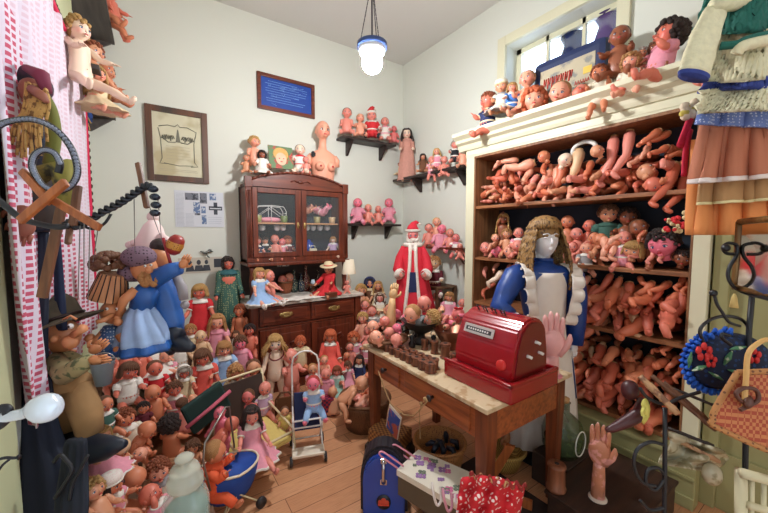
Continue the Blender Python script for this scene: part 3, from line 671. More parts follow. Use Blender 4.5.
def hat_mesh(style):
    b = MB()
    if style == 'straw':
        b.lathe([(.0, 1.22), (.3, 1.2), (.42, 1.1), (.46, .86), (.84, .8), (.86, .78), (.45, .80), (.4, .9)], n=24, mi=0); b.lathe([(.465, .87), (.475, .95), (.45, .96)], n=24, mi=1, cap=False)
    elif style == 'bonnet':
        b.ell((0, .1, .58), (.54, .5, .56), 0, 18, 10)
        rr = []
        for i in range(3):
            t = i/2; rr.append([V((sin(R(a))*(.5+.12*t), -.18-.22*t, .55+cos(R(a))*(.5+.14*t)*(1+.05*(k % 2)*t))) for k, a in enumerate(range(-130, 131, 10))])
        for k in range(len(rr[0])-1):
            for a, c in zip(rr, rr[1:]):
                f = b.bm.faces.new([b.bm.verts.new(x) for x in (a[k], a[k+1], c[k+1], c[k])]); f.smooth = True; f.material_index = 1
    elif style == 'santa':
        b.lathe([(.44, .72), (.5, .74), (.52, .82), (.5, .9), (.44, .9)], n=16, mi=1)
        b.tube([(0, .03, .85), (0, .05, 1.05), (.08, .06, 1.25), (.22, .08, 1.38), (.38, .1, 1.32)], [.44, .36, .24, .13, .06], 12, 0); b.ell((.43, .1, 1.26), .1, 1, 10, 8)
    elif style == 'cap':
        b.lathe([(.47, .66), (.52, .8), (.46, 1.0), (.25, 1.12), (0, 1.14)], n=18, mi=0); b.lathe([(.47, .64), (.53, .66), (.53, .74), (.47, .75)], n=18, mi=1)
    elif style == 'hood':
        b.ell((0, .12, .5), (.6, .56, .64), 0, 18, 12); b.tube([(sin(R(a))*.5, -.2, .47+cos(R(a))*.58) for a in range(0, 360, 20)], .08, 6, 1, loop=True)
    elif style == 'bow':
        for s in (-1, 1): b.ell((s*.17, -.1, 1.08), (.17, .06, .11), 0, 10, 6)
        b.ell((0, -.1, 1.06), .07, 1, 8, 6)
    elif style == 'band':
        b.tube([(sin(R(a))*.5, .0, .5+cos(R(a))*.56) for a in range(-100, 101, 10)], .045, 6, 0)
    return b.mesh('doll_hat', 2)
def dress_mesh(kind, cut):
    K = KD[kind]; b = MB(); z0, z1 = K['tz']; h = z1-z0; bw = dict(baby=1.0, girl=.82, lady=.74)[kind]; dz = .84 if kind == 'baby' else .72
    sh = z0+h*.9; wa = z0+h*(.42 if cut != 'robe' else .5)
    fold = lambda k, a: (lambda an, z: 1+a*sin(k*an+z*6)*max(0, min(1, (wa-z)*8)))
    body = [(.05*bw, sh+.035), (.085*bw, sh+.02), (.125*bw, sh-.015), (.135*bw, (sh+wa)/2), (.132*bw, wa)]
    if cut == 'dress' or cut == 'robe':
        zh = {'dress': K['hip'][1]*.42, 'robe': .02}[cut]; rh = {'dress': .215, 'robe': .19}[cut]*(bw+.12)
        pr = body+[(.15*bw, wa-.02), (.15*bw*.5+rh*.5, (wa+zh)/2), (rh*.97, zh+.03)]
        b.lathe(pr, n=40, mi=0, sy=dz, fold=fold(9, .07), cap=False); b.lathe([(rh*.97, zh+.032), (rh*1.02, zh+.01), (rh*1.01, zh-.005), (rh*.97, zh)], n=40, mi=1, sy=dz, fold=fold(9, .07), cap=False)
        b.lathe([(rh*.93, zh+.005), (.1*bw, wa-.04)], n=40, mi=0, sy=dz, fold=fold(9, .07), cap=False)
    elif cut == 'sit':
        rh = .30*(bw+.15); zb = K['hip'][1]-.07
        pr = body+[(.16*bw, wa-.03), (rh*.7, zb+.08), (rh*.95, zb+.03)]
        M = None; b2 = len(b.bm.verts)
        b.lathe(pr, n=40, mi=0, sy=dz+.1, fold=fold(11, .09), cap=False)
        b.lathe([(rh*.95, zb+.03), (rh*1.02, zb+.012), (rh*1.0, zb+.004), (rh*.9, zb+.012), (.1, zb+.02)], n=40, mi=1, sy=dz+.1, fold=fold(11, .09), cap=False)
        for v in b.bm.verts:
            if v.co.z < wa-.01: v.co.y -= .10*min(1, (wa-v.co.z)*7)
    elif cut == 'romper':
        b.lathe([(.05*bw, sh+.03), (.1*bw, sh+.015), (.13*bw, sh-.02), (.14*bw, (sh+wa)/2), (.148*bw, wa), (.146*bw, z0+.06), (.12*bw, z0), (.05, z0-.012)], n=24, mi=0, sy=dz)
        b.lathe([(.142*bw, wa+.02), (.153*bw, wa+.005), (.15*bw, wa-.015)], n=24, mi=1, sy=dz, cap=False)
    n = 26   # collar
    b.lathe([(.055*bw, sh+.05), (.11*bw, sh+.03), (.145*bw, sh-.005), (.14*bw, sh-.012), (.06, sh+.02)], n=n, mi=1, sy=dz, fold=lambda a, z: 1+.05*sin(8*a), cap=False)
    return b.mesh('doll_dress', 2)
def sleeve_mesh(kind, bend, long_):
    b = MB(); r = dict(baby=1.0, girl=.72, lady=.6)[kind]; L = dict(baby=.29, girl=.31, lady=.34)[kind]
    e = V((0, 0, -L*.42)); a = R(bend); d2 = V((0, -sin(a), -cos(a)))
    if long_: b.tube([(0, 0, .04), (0, 0, .01), e*.5, e, e+d2*L*.15, e+d2*L*.33], [.03*r, .06*r, .058*r, .052*r, .052*r, .046*r], 12, 0); b.tube([e+d2*L*.3, e+d2*L*.35], [.05*r, .052*r], 12, 1)
    else: b.tube([(0, 0, .04), (0, 0, .01), e*.4, e*.72], [.03*r, .065*r, .07*r, .052*r], 12, 0); b.tube([e*.68, e*.78], [.056*r, .056*r], 12, 1)
    return b.mesh('doll_sleeve', 2)
def trouser_mesh(kind, bend):
    b = MB(); r = dict(baby=1.0, girl=.75, lady=.65)[kind]; L = KD[kind]['hip'][1]
    k = V((0, 0, -L*.48)); a = R(-bend); d2 = V((0, -sin(a), -cos(a)))
    b.tube([(0, 0, .02), (0, 0, -.02), k*.5, k, k+d2*L*.2, k+d2*L*.36], [.05*r, .076*r, .075*r, .062*r, .06*r, .055*r], 12, 0)
    return b.mesh('doll_trousers', 2)
def doll(px, py, h, at, kind='baby', pose='sit', skin='pink', hair=None, out=None, yaw=0, turn=0, nod=0, roll=0, arms=None, lab='', cat='doll', grp=None, eye='blue', hat=None, tip=(0, 0), shoes=None, legs=None, name=None, place='head'):
    """px,py: where the photo shows the head; at: ('z',v) surface it sits on, ('x',v)/('y',v) plane, or ('p', vec) base point."""
    K = KD[kind]; hk = {'stand': K['nz']+K['hh']*.5, 'hang': K['nz']+K['hh']*.5}.get(pose, K['nz']+K['hh']*.5-K['hip'][1]+.075)
    g = random.Random(int(px*13+py*7)); rot = Euler((R(tip[0]), R(tip[1]), R(yaw)), 'XYZ'); Rm = rot.to_matrix()
    off = Rm @ V((0, 0, hk*h))
    if at[0] == 'p': P = V(at[1])
    elif at[0] == 'z': P = oz(px, py, at[1]+off.z)-off
    elif at[0] == 'y': P = oy(px, py, at[1]+off.y)-off
    else: P = ox(px, py, at[1]+off.x)-off
    if len(at) > 2: P.z = at[2]
    rt = empty(name or ('baby_doll' if kind == 'baby' else 'girl_doll' if kind == 'girl' else 'lady_doll'), P, rot, label=lab, cat=cat, group=grp); rt.scale = (h,)*3
    dz = 0 if pose in ('stand', 'hang') else -(K['hip'][1]-.075)
    sk = SK[skin]
    tor = inst('torso', mesh(('t', kind), lambda: torso_mesh(kind)), [sk], rt, (0, 0, dz))
    hd = inst('head', mesh(('h', kind), lambda: head_mesh(kind)), [sk, eyew, IR[eye], lipm, browm, darkm], rt, (0, 0, K['nz']+dz), (R(nod+g.uniform(-4, 4)), R(roll+g.uniform(-5, 5)), R(turn+g.uniform(-8, 8))), K['hh'])
    if hair: inst('hair', mesh(('hr', hair[0], kind), lambda: hair_mesh(hair[0], kind)), [HC[hair[1]]], hd)
    if hat: inst('hat', mesh(('ht', hat[0]), lambda: hat_mesh(hat[0])), [C(hat[1]), C(hat[2])], hd)
    if arms is None: arms = ((g.uniform(15, 60), g.uniform(8, 25)), (g.uniform(15, 60), g.uniform(8, 25)))
    bend = g.choice((20, 45, 70)) if kind == 'baby' else g.choice((10, 30))
    for s, (ra, sp) in zip((-1, 1), arms):
        a = inst('arm', mesh(('a', kind, bend), lambda: arm_mesh(kind, bend)), [sk], rt, (s*K['sh'][0], 0, K['sh'][1]+dz), (R(-ra), R(-s*sp), R(s*10)))
        if out and out[0] != 'bib': 
            lg = len(out) > 3 and out[3] == 'l'; inst('sleeve', mesh(('sl', kind, bend, lg), lambda: sleeve_mesh(kind, bend, lg)), [C(out[1]), C(out[2])], a)
    lb = (12 if pose == 'sit' else 4) if kind != 'baby' else (30 if pose == 'sit' else 12)
    if legs is None: legs = ((84, 16), (84, 16)) if pose == 'sit' else ((0, 3), (0, 3)) if pose != 'hang' else ((20, 8), (35, 8))
    for s, (ra, sp) in zip((-1, 1), legs):
        l = inst('leg', mesh(('l', kind, lb), lambda: leg_mesh(kind, lb)), [sk], rt, (s*K['hip'][0], 0, K['hip'][1]+dz), (R(-ra), 0, R(s*(sp+g.uniform(-3, 3)))) if ra > 40 else (R(-ra), R(-s*sp), 0))
        if shoes: inst('shoe', mesh(('s', kind, lb), lambda: shoe_mesh(kind, lb)), [C(shoes), C('white')], l)
        if out and out[0] == 'trousers': inst('trouser_leg', mesh(('tr', kind, lb), lambda: trouser_mesh(kind, lb)), [C(out[1])]*2, l)
    if out:
        cut = {'trousers': 'romper', 'bib': 'romper'}.get(out[0], out[0])
        if cut == 'dress' and pose == 'sit': cut = 'sit'
        d = inst('dress' if cut in ('dress', 'sit', 'robe') else 'romper', mesh(('d', kind, cut), lambda: dress_mesh(kind, cut)), [C(out[1]), C(out[2])], tor)
    return rt
# loose limbs and heads
def limb_mesh(kind, what, bend):
    src = {'leg': leg_mesh, 'arm': arm_mesh}[what](kind, bend)
    bm = bmesh.new(); bm.from_mesh(src); b = MB(); b.bm.free(); b.bm = bm
    r = .06 if what == 'leg' else .038
    r *= dict(baby=1, girl=.72, lady=.55)[kind]
    b.tube([(0, 0, .022), (0, 0, .03)], [r*.8, r*.72], 14, 1); b.tube([(0, 0, .028), (0, 0, .033)], [r*.45, r*.4], 10, 2)
    b.tube([(cos(R(k))*.012, 0, .042+sin(R(k))*.014) for k in range(0, 360, 40)], .0028, 5, 3, loop=True)
    return b.mesh('limb', 4)
cutm = mat('socket_tan', (190, 150, 104), .7); holem = mat('socket_hole', (60, 36, 26), .8)
def limb(P, d, h, what='leg', kind='baby', skin='pink', twist=0, lab='', grp=None, bend=None):
    """P: the cut end, d: direction towards the foot or hand"""
    bend = bend if bend is not None else (25 if what == 'leg' else 40)
    q = V((0, 0, -1)).rotation_difference(V(d).normalized()) @ Matrix.Rotation(R(twist), 3, 'Z').to_quaternion()
    o = inst(what+'_of_doll', mesh(('lm', kind, what, bend), lambda: limb_mesh(kind, what, bend)), [SK[skin], cutm, holem, grey_metal], None, P, q.to_euler(), h)
    return tag(o, lab, 'doll '+what, grp)
def dhead(P, hh, kind='baby', skin='pink', hair=None, rot=(0, 0, 0), lab='', grp=None, eye='blue', hat=None):
    rt = empty('head_of_doll', P, rot, label=lab, cat='doll head', group=grp); rt.scale = (hh,)*3
    h = inst('face', mesh(('h', kind), lambda: head_mesh(kind)), [SK[skin], eyew, IR[eye], lipm, browm, darkm], rt)
    if hair: inst('hair', mesh(('hr', hair[0], kind), lambda: hair_mesh(hair[0], kind)), [HC[hair[1]]], rt)
    if hat: inst('hat', mesh(('ht', hat[0]), lambda: hat_mesh(hat[0])), [C(hat[1]), C(hat[2])], rt)
    return rt
DS = 'dark wall shelves with triangular brackets'
def beta(px): return -(math.degrees(YAW)+math.degrees(math.atan((px-CX)/F)))
_doll = doll
def doll(px, py, h, at, *a, **k):
    k['yaw'] = k.get('yaw', 0)+beta(px); return _doll(px, py, h, at, *a, **k)
# ---- high shelf on the back wall
g = 'dolls on the high back-wall shelf'; z = SHB1; y = 3.85
doll(346.7, 113, .45, ('y', y), 'baby', 'sit', 'pink', ('painted', 'dark'), None, lab='bare doll with dark painted hair at the hutch end of the high shelf', grp=g, arms=((15, 5), (15, 5)))
doll(360, 118, .40, ('y', y), 'baby', 'sit', 'peach', ('painted', 'blonde'), None, lab='small bare blond doll on the high shelf beside the santa doll', grp=g)
doll(372, 116, .48, ('y', y-.02), 'baby', 'sit', 'pink', ('painted', 'grey'), ('trousers', 'red', 'white', 'l'), hat=('santa', 'red', 'white'), shoes='black', lab='small doll in red and white santa suit on the high shelf', grp=g)
doll(385, 122, .42, ('y', y), 'baby', 'sit', 'pink', ('painted', 'red'), ('romper', 'white', 'pink'), lab='red-haired doll in white romper on the high shelf', grp=g)
doll(394, 129, .32, ('y', y), 'baby', 'sit', 'rose', None, None, lab='smallest bald pink doll at the corner end of the high shelf', grp=g)
# ---- corner shelf
g = 'dolls on the corner wall shelf'
doll(407, 134, 0.70, ('x', 2.89), 'girl', 'stand', 'pale', ('wavy', 'dark'), ('robe', 'dusty', 'dusty', 'l'), lab='tall dark-haired doll in long pinkish-beige gown in the room corner', grp=g, arms=((40, -5), (40, -5)))
doll(398, 165, .3, ('x', 2.93), 'girl', 'sit', 'tan', ('long', 'auburn'), ('dress', 'cream', 'cream'), lab='auburn doll half hidden behind the long beige gown', grp=g, yaw=-30)
doll(423, 157, .40, ('x', 2.88), 'girl', 'sit', 'tan', ('long', 'dark'), ('romper', 'brown', 'brown'), lab='dark-haired brown-skinned doll sitting on the corner shelf', grp=g)
doll(437, 152, .42, ('x', 2.88), 'girl', 'sit', 'peach', ('wavy', 'blonde'), ('romper', 'pink', 'white'), lab='wavy blond doll in pink on the corner shelf', grp=g)
doll(432, 160, .34, ('x', 2.84), 'baby', 'sit', 'pink', None, ('romper', 'pink', 'white'), lab='small bald pink doll with dangling legs on the corner shelf', grp=g, legs=((60, 10), (50, 8)))
doll(444, 160, .32, ('x', 2.84), 'baby', 'sit', 'pink', ('painted', 'straw'), None, lab='small bare doll leaning on the wavy blond doll', grp=g)
doll(455, 145, .34, ('x', 2.88), 'baby', 'sit', 'pink', ('short', 'grey'), ('romper', 'black', 'white'), lab='grey-haired doll in black bib on the corner shelf', grp=g)
doll(463, 150, .32, ('x', 2.86), 'baby', 'sit', 'peach', ('painted', 'brown'), None, lab='bare brown-haired doll at the bookcase end of the corner shelf', grp=g)
# ---- lower back shelf: four pink dolls
g = 'pink dolls on the lower back-wall shelf'; y = 3.87
for px, py, h, sk, hr, lab in ((358, 203, .44, 'hot', ('painted', 'pink'), 'large hot-pink doll with hood at the hutch end of the lower back shelf'), (368, 208, .36, 'pink', ('painted', 'blonde'), 'small blond bare doll second on the lower back shelf'), (378.5, 209, .34, 'pink', None, 'small bald bare doll third on the lower back shelf'), (389, 203, .44, 'hot', ('painted', 'pink'), 'large hot-pink doll with outstretched leg on the lower back shelf')):
    doll(px, py, h, ('y', y), 'baby', 'sit', sk, hr, ('trousers', 'pink', 'pink', 'l') if sk == 'hot' else None, lab=lab, grp=g)
# ---- short shelf beside the bookcase
g = 'dolls heaped on the short brown shelf'
for px, py, h, X, sk, hr, out, lab, kw in (
    (429, 228, .40, 2.86, 'pink', ('painted', 'brown'), None, 'bare brown-haired doll at the santa end of the short brown shelf', {}),
    (437, 222, .40, 2.95, 'peach', ('painted', 'blonde'), None, 'blond doll at the back of the short brown shelf heap', {}),
    (440, 229, .44, 2.84, 'hot', None, ('trousers', 'pink', 'pink', 'l'), 'bald doll in pink sleepsuit leaning over the short brown shelf', dict(roll=20)),
    (450, 233, .36, 2.9, 'pink', ('painted', 'straw'), None, 'straw-haired bare doll in the short shelf heap', {}),
    (456, 238, .36, 2.88, 'rose', ('painted', 'brown'), ('romper', 'white', 'pink'), 'rosy brown-haired doll in white at the bookcase end of the short shelf', {}),
    (460, 246, .24, 2.84, 'pink', None, None, 'little bald doll lowest in the short shelf heap', {})):
    doll(px, py, h, ('x', X), 'baby', 'sit', sk, hr, out, lab=lab, grp=g, **kw)
# ---- curtain-side shelves
g = 'dolls on the curtain-side wall shelves'
for px, py, h, X, kind, sk, hr, out, yaw, lab, kw in (
    (78, 30, .60, -.30, 'girl', 'pale', ('updo', 'straw'), None, 40, 'big fair doll with upswept blond hair on the lower side shelf above the curtain', dict(legs=((70, 30), (70, 10)))),
    (92, 52, .46, -.28, 'baby', 'tan', ('short', 'auburn'), None, 40, 'auburn short-haired bare doll beside the big blond one on the side shelf', {}),
    (96, 74, .40, -.26, 'baby', 'peach', ('long', 'straw'), ('dress', 'cream', 'cream'), 40, 'straw-haired doll slumped on the lower side shelf', {}),
    (107, 85, .40, -.26, 'baby', 'orange', None, None, 50, 'bald tan doll at the corner end of the lower side shelf', {}),
    (109, 96, .36, -.27, 'baby', 'tan', None, None, 60, 'small bald doll below the elbow of its neighbour on the lower side shelf', {}),
    (106, 2, .5, -.27, 'baby', 'orange', None, None, 60, 'tan bare doll on the upper side shelf nearest the ceiling', dict(legs=((75, 10), (60, 5)))),
    (112, 12, .42, -.27, 'baby', 'red', None, None, 60, 'reddish bare doll with sprawled leg on the upper side shelf', dict(legs=((80, 20), (40, 5))))):
    doll(px, py, h, ('x', X) if px < 100 else ('y', 3.45 if py > 60 else 3.6, 2.622 if py > 60 else 3.272), kind, 'sit', sk, hr, out, yaw=yaw, lab=lab, grp=g, **kw)
# ---- on the hutch
g = 'dolls on top of the glass hutch'
doll(254, 142, .42, ('y', 3.78), 'baby', 'sit', 'peach', ('short', 'blonde'), None, lab='bare blond laughing baby doll on the hutch top', grp=g, yaw=30)
doll(262, 155, .40, ('y', 3.7), 'girl', 'sit', 'brown', ('curly', 'dark'), ('dress', 'white', 'white'), lab='dark curly-haired doll in white dress on the hutch top', grp=g)
doll(246, 158, .26, ('y', 3.75), 'baby', 'sit', 'tan', None, None, lab='tiny tan bare doll at the outer end of the hutch top', grp=g)
doll(300, 150, .44, ('y', 3.75), 'baby', 'sit', 'pale', ('painted', 'brown'), ('romper', 'white', 'red'), lab='brown-haired doll in white between tin picture and bald bust', grp=g)
doll(306, 160, .26, ('y', 3.68), 'baby', 'sit', 'pink', ('painted', 'red'), None, lab='little red-haired doll held in front of the brown-haired one', grp=g)
# picture card with painted child
t = empty('picture_card', oy(281, 157, 3.72), (R(-12), 0, 0), label='colourful card painted with a blond child leaning on the hutch top', cat='picture')
b = MB(); b.bb((-.13, 0, -.13), (.13, .012, .12)); b.build('card', mat('card_green', (96, 124, 84), .6, c2=(176, 70, 60), pattern='blotch', pscale=14), t)
b = MB(); b.ell((.0, -.003, -.02), (.06, .004, .075), 0, 16, 10); b.build('painted_face', mat('card_face', (230, 180, 150), .6), t)
b = MB(); b.ell((.0, .0, .03), (.085, .005, .075), 0, 16, 10); b.build('painted_hair', mat('card_hair', (206, 160, 90), .6, var=.3, scale=40), t)
b = MB(); b.ell((-.02, -.008, -.02), (.008, .002, .006)); b.ell((.025, -.008, -.02), (.008, .002, .006)); b.ell((.0, -.008, -.055), (.014, .002, .006)); b.build('painted_features', lipm, t)
# ---- bald mannequin bust on the hutch
def bust():
    P = oy(323, 168, 3.76); P.z = 2.16
    t = empty('mannequin_bust', P, (0, 0, R(beta(323)+18)), label='bare bald female mannequin bust with painted face on the hutch top', cat='mannequin')
    b = MB(); n = 24
    pr = [(0, .125, .085, 0), (.05, .125, .088, 0), (.14, .135, .095, -.005), (.22, .145, .10, -.01), (.3, .16, .09, 0), (.35, .155, .075, .01), (.385, .1, .06, .012), (.41, .052, .048, .012), (.47, .043, .043, .008), (.52, .042, .044, .0)]
    b.loft([[V((cos(2*pi*k/n)*rx, sin(2*pi*k/n)*ry+cy, z)) for k in range(n)] for z, rx, ry, cy in pr], 0)
    for s in (-1, 1):
        b.ell((s*.065, -.085, .2), (.055, .06, .058), 0, 14, 10); b.ell((s*.07, -.146, .195), (.012, .01, .012), 1, 8, 6)
        b.tube([(s*.13, .0, .33), (s*.165, 0, .29), (s*.17, 0, .22)], [.04, .042, .034], 10)
    b.build('torso', [SK['peach'], lipm], t)
    h = inst('head', mesh(('h', 'lady'), lambda: head_mesh('lady')), [SK['peach'], eyew, IR['brown'], lipm, browm, darkm], t, (0, 0, .51), (0, 0, 0), .225)
    b = MB()
    for k in range(12): a = k*2.4; b.ell((-.14+cos(a)*.02*(k % 3)/2, -.075, .33+sin(a)*.02), .014, 0, 7, 5)
    b.build('feather_corsage', black_iron, t)
bust()
# ---- inside the hutch
t = empty('toy_pram_frame', oy(270, 216, 3.76), label='small wire doll cot with flowers on the upper hutch shelf', cat='toy cot')
b = MB()
for y in (-.06, .06):
    b.tube([(-.15, y, 0), (-.16, y, .12), (-.13, y, .17), (0, y, .18), (.13, y, .17), (.16, y, .12), (.15, y, 0)], .004, 5); b.tube([(-.14, y, .06), (0, y, .16), (.14, y, .06)], .003, 5); b.tube([(0, y, 0), (0, y, .18)], .003, 5)
for x in (-.15, .15): b.tube([(x, -.06, .1), (x, .06, .1)], .004, 5); b.tube([(x, -.06, .0), (x, .06, .0)], .004, 5)
b.build('wire_frame', white_metal, t)
b = MB(); b.ell((0, 0, .03), (.13, .05, .03)); b.build('mattress', cm(CL['pink']), t); t.location.z = 1.712
for k, (px, c) in enumerate(((258, (150, 150, 80)), (284, (110, 130, 70)), (317, (150, 140, 90)), (332, (190, 160, 120)))):
    p = oy(px, 217, 3.7); p.z = 1.711; b = MB(); b.lathe([(.03, 0), (.035, .02), (.04, .07), (.034, .075), (.032, .02)], n=14)
    b.build('glass_jar', mat('jar%d' % k, c, .3), None, p, label='small %s jar on the upper hutch shelf, %s' % (('olive', 'green', 'khaki', 'tan')[k], ('under the cot end', 'beside the hutch mullion', 'under the lying pink doll', 'nearest the outer edge')[k]), cat='jar', group='jars on the upper hutch shelf')
g = 'dolls inside the glass hutch'
doll(310, 203, .34, ('p', oy(326, 214, 3.76)), 'baby', 'sit', 'hot', None, ('trousers', 'pink', 'white', 'l'), yaw=70, tip=(-70, 0), lab='pink doll lying on its back on the upper hutch shelf', grp=g)
doll(300, 203, .30, ('p', oy(310, 213, 3.8)), 'baby', 'sit', 'peach', ('painted', 'ginger'), None, yaw=60, tip=(-60, 0), lab='ginger-haired doll behind the lying pink doll in the hutch', grp=g)
for px, py, h, kind, sk, hr, out, lab in ((257, 240, .26, 'baby', 'pink', ('short', 'brown'), ('romper', 'navy', 'white'), 'brown-haired doll in navy behind the hinge-side hutch pane'), (265, 232, .30, 'girl', 'tan', ('bob', 'dark'), ('dress', 'black', 'white'), 'dark doll in black dress behind the hutch glass'),
    (275, 238, .28, 'baby', 'pink', ('painted', 'ginger'), None, 'bare ginger doll mid-row behind the hutch glass'), (282, 244, .24, 'baby', 'rose', None, ('romper', 'pink', 'white'), 'small bald rosy doll behind the hutch glass'), (288, 240, .26, 'baby', 'orange', ('curly', 'auburn'), ('romper', 'maroon', 'white'), 'auburn curly doll in maroon next to the hutch mullion'),
    (333, 236, .3, 'girl', 'pale', ('bob', 'light'), ('dress', 'lilac', 'white'), 'fair doll in lilac behind the outer hutch pane')):
    doll(px, py-2, h*1.28, ('y', 3.74, 1.32), kind, 'sit', sk, hr, out, lab=lab, grp=g)
g = 'white cups hanging in the hutch'
for k, px in enumerate((262, 277, 283, 307, 313, 320, 327)):
    p = oy(px, 228, 3.74); b = MB(); b.lathe([(.016, -.03), (.03, -.016), (.033, .026), (.029, .026), (.024, -.012)], n=14); b.tube([(.022, 0, .012), (.036, 0, .005), (.034, 0, -.01), (.02, 0, -.012)], .003, 5); b.tube([(0, 0, .02), (0, 0, 1.694-p.z)], .0015, 4)
    b.build('china_cup', mat('china', (226, 228, 232), .25), None, p, (0, R(12), k), label='white china cup hanging under the hutch shelf, %s along' % ('first', 'second', 'third', 'fourth', 'fifth', 'sixth', 'seventh')[k], cat='cup', group=g)
p = oy(313, 250, 3.74); p.z = 1.321; b = MB(); b.bb((-.045, -.02, 0), (.045, .02, .1), 0, .012); b.tube([(-.03, 0, .1), (-.02, 0, .13), (.02, 0, .13), (.03, 0, .1)], .004, 5)
b.build('tin_box', mat('cream_tin', (220, 210, 180), .4), None, p, label='small cream handled tin on the lower hutch floor', cat='tin')
p = oy(309, 240, 3.82); p.z = 1.321; b = MB(); b.lathe([(.05, 0), (.06, .08), (.05, .16), (.02, .18), (.02, .2)], n=16); b.build('blue_bottle', mat('cobalt', (24, 60, 150), .15), None, p, label='cobalt blue bottle behind the cream tin in the hutch', cat='bottle')
for k, px in enumerate((266, 276, 296, 322, 331)):
    p = oy(px, 255, 3.68); p.z = 1.321; b = MB(); b.ell((0, 0, .014), (.03, .018, .014)); b.ell((.028, 0, .022), .012, 0, 8, 6)
    b.build('china_figurine', mat('figurine%d' % k, ((226, 190, 180), (230, 228, 226), (214, 150, 140), (232, 226, 210), (200, 190, 200))[k], .3), None, p, label='tiny %s lying figurine on the hutch floor' % ('pinkish', 'white', 'salmon', 'cream', 'lilac')[k], cat='figurine', group='tiny figurines on the hutch floor')
# ---- on the marble top
z = .916
doll(259, 274, .56, ('y', 3.42, z), 'girl', 'sit', 'peach', ('braids', 'straw'), ('dress', 'lblue', 'white'), yaw=35, lab='blond braided doll in pale blue dress on the sideboard corner', shoes='white')
doll(269, 275, .44, ('y', 3.46, z), 'baby', 'sit', 'pink', ('painted', 'light'), None, yaw=45, lab='bare light-haired doll leaning on the braided doll')
t = empty('wicker_basket', oz(286, 293, z), label='small reddish wicker basket with two doll heads on the sideboard', cat='basket')
b = MB(); b.lathe([(.05, 0), (.07, .05), (.08, .12), (.088, .13), (.076, .12), (.06, .03), (.0, .02)], n=20); b.build('body', mat('red_wicker', (150, 84, 52), .7, c2=(90, 44, 30), pattern='dots', pscale=110, bump=.5), t); b = MB(); b.tube([(cos(R(a))*.083, sin(R(a))*.083, .13) for a in range(0, 360, 20)], .009, 6, loop=True); b.build('rim', wicker, t)
p = t.location
dhead(p+V((-.035, 0, .10)), .11, 'baby', 'pink', ('painted', 'auburn'), (0, 0, R(beta(281)-10)), 'pink doll head with auburn hair in the small sideboard basket')
dhead(p+V((.04, .01, .11)), .12, 'baby', 'peach', ('painted', 'brown'), (0, 0, R(beta(281)+10)), 'larger brown-haired doll head in the small reddish sideboard basket')
doll(329, 274, .56, ('y', 3.5, z), 'girl', 'sit', 'tan', None, ('dress', 'red', 'red', 'l'), hat=('straw', 'cream', 'red'), yaw=-25, lab='doll in red dress and round straw hat on the sideboard', nod=10)
# table lamp
p = oy(349, 288, 3.58); p.z = z
t = empty('table_lamp', p, label='small table lamp with cream shade at the sideboard end', cat='lamp')
b = MB(); b.lathe([(.045, 0), (.04, .015), (.015, .03), (.02, .07), (.03, .1), (.018, .14), (.01, .17), (.01, .22)], n=18); b.build('base', mat('lamp_glass', (190, 180, 168), .2), t)
b = MB(); b.lathe([(.085, .2), (.06, .37), (.057, .37), (.08, .2)], n=24, cap=False); b.build('lamp_shade', mat('lamp_shade_cream', (240, 226, 200), .8), t)
b = MB(); b.ell((0, 0, .26), (.016, .016, .024)); b.build('bulb', mat('warm_bulb', (255, 226, 180), .5, emit=18), t)
doll(347, 291, .2, ('y', 3.45, z), 'baby', 'sit', 'pink', None, None, lab='tiny bald pink doll at the foot of the table lamp')
# lace doilies, small things
b = MB(); b.sheet(lambda u, v: (.0+(u-.5)*.5, (v-.5)*.22+.02*sin(u*20), .004+.01*sin(u*9+v*4)**2), 20, 8, .002); b.build('lace_cloth', white_cloth, None, oz(303, 298, z), (0, 0, R(5)), label='crumpled white lace cloth on the marble top', cat='cloth')
p = oz(313, 290, z); t = empty('porcelain_dog', p+V((-.06, -.02, .01)), label='black and white spotted porcelain dog lying on the lace', cat='figurine')
b = MB(); b.ell((0, 0, .03), (.07, .03, .03)); b.ell((.07, -.01, .05), (.028, .024, .024)); b.ell((.1, -.015, .045), (.014, .01, .01))
for s in (-1, 1): b.tube([(.03, s*.02, .02), (.07, s*.025, .008), (.1, s*.025, .008)], [.012, .01, .009], 6); b.ell((.06, s*.025, .055), (.01, .006, .018))
b.tube([(-.06, 0, .03), (-.1, .01, .03), (-.12, .02, .05)], [.008, .006, .004], 6)
b.build('dog_body', mat('spotted', (232, 230, 226), .3, c2=(30, 30, 34), pattern='blotch', pscale=30), t)
for k, (px, py, c, nm, lb) in enumerate(((322, 293, (120, 50, 34), 'toy_animal', 'reddish-brown small toy animal near the straw-hatted doll'), (331, 297, (104, 56, 36), 'jewel_box', 'small carved brown box at the marble edge'), (313, 283, (110, 66, 38), 'cake_stand', 'round wooden stand carrying a little figurine on the sideboard'))):
    p = oz(px, py, z) if k != 2 else oy(313, 283, 3.72)*1.0; p.z = z; b = MB()
    if k == 0: b.ell((0, 0, .035), (.06, .025, .025)); b.ell((-.06, 0, .05), (.02, .016, .018)); [b.tube([(x, s*.015, .03), (x, s*.018, 0)], .007, 6) for x in (-.03, .03) for s in (-1, 1)]
    elif k == 1: b.bb((-.06, -.03, 0), (.06, .03, .035), 0, .004); b.bb((-.063, -.033, .035), (.063, .033, .05), 0, .005); b.ell((0, -.034, .035), (.008, .004, .008))
    else: b.lathe([(.05, 0), (.02, .015), (.015, .06), (.075, .08), (.078, .09), (0, .092)], n=20)
    b.build(nm, mat('small%d' % k, c, .4), None, p, label=lb, cat='toy' if k == 0 else 'box' if k == 1 else 'stand')
p = oy(313, 283, 3.72); p.z = z+.093; b = MB(); b.lathe([(.03, 0), (.028, .02), (.018, .05)], n=12); b.build('china_bust', mat('blue_white', (196, 214, 226), .3), None, p, label='small blue and white china piece on the round wooden stand', cat='figurine')
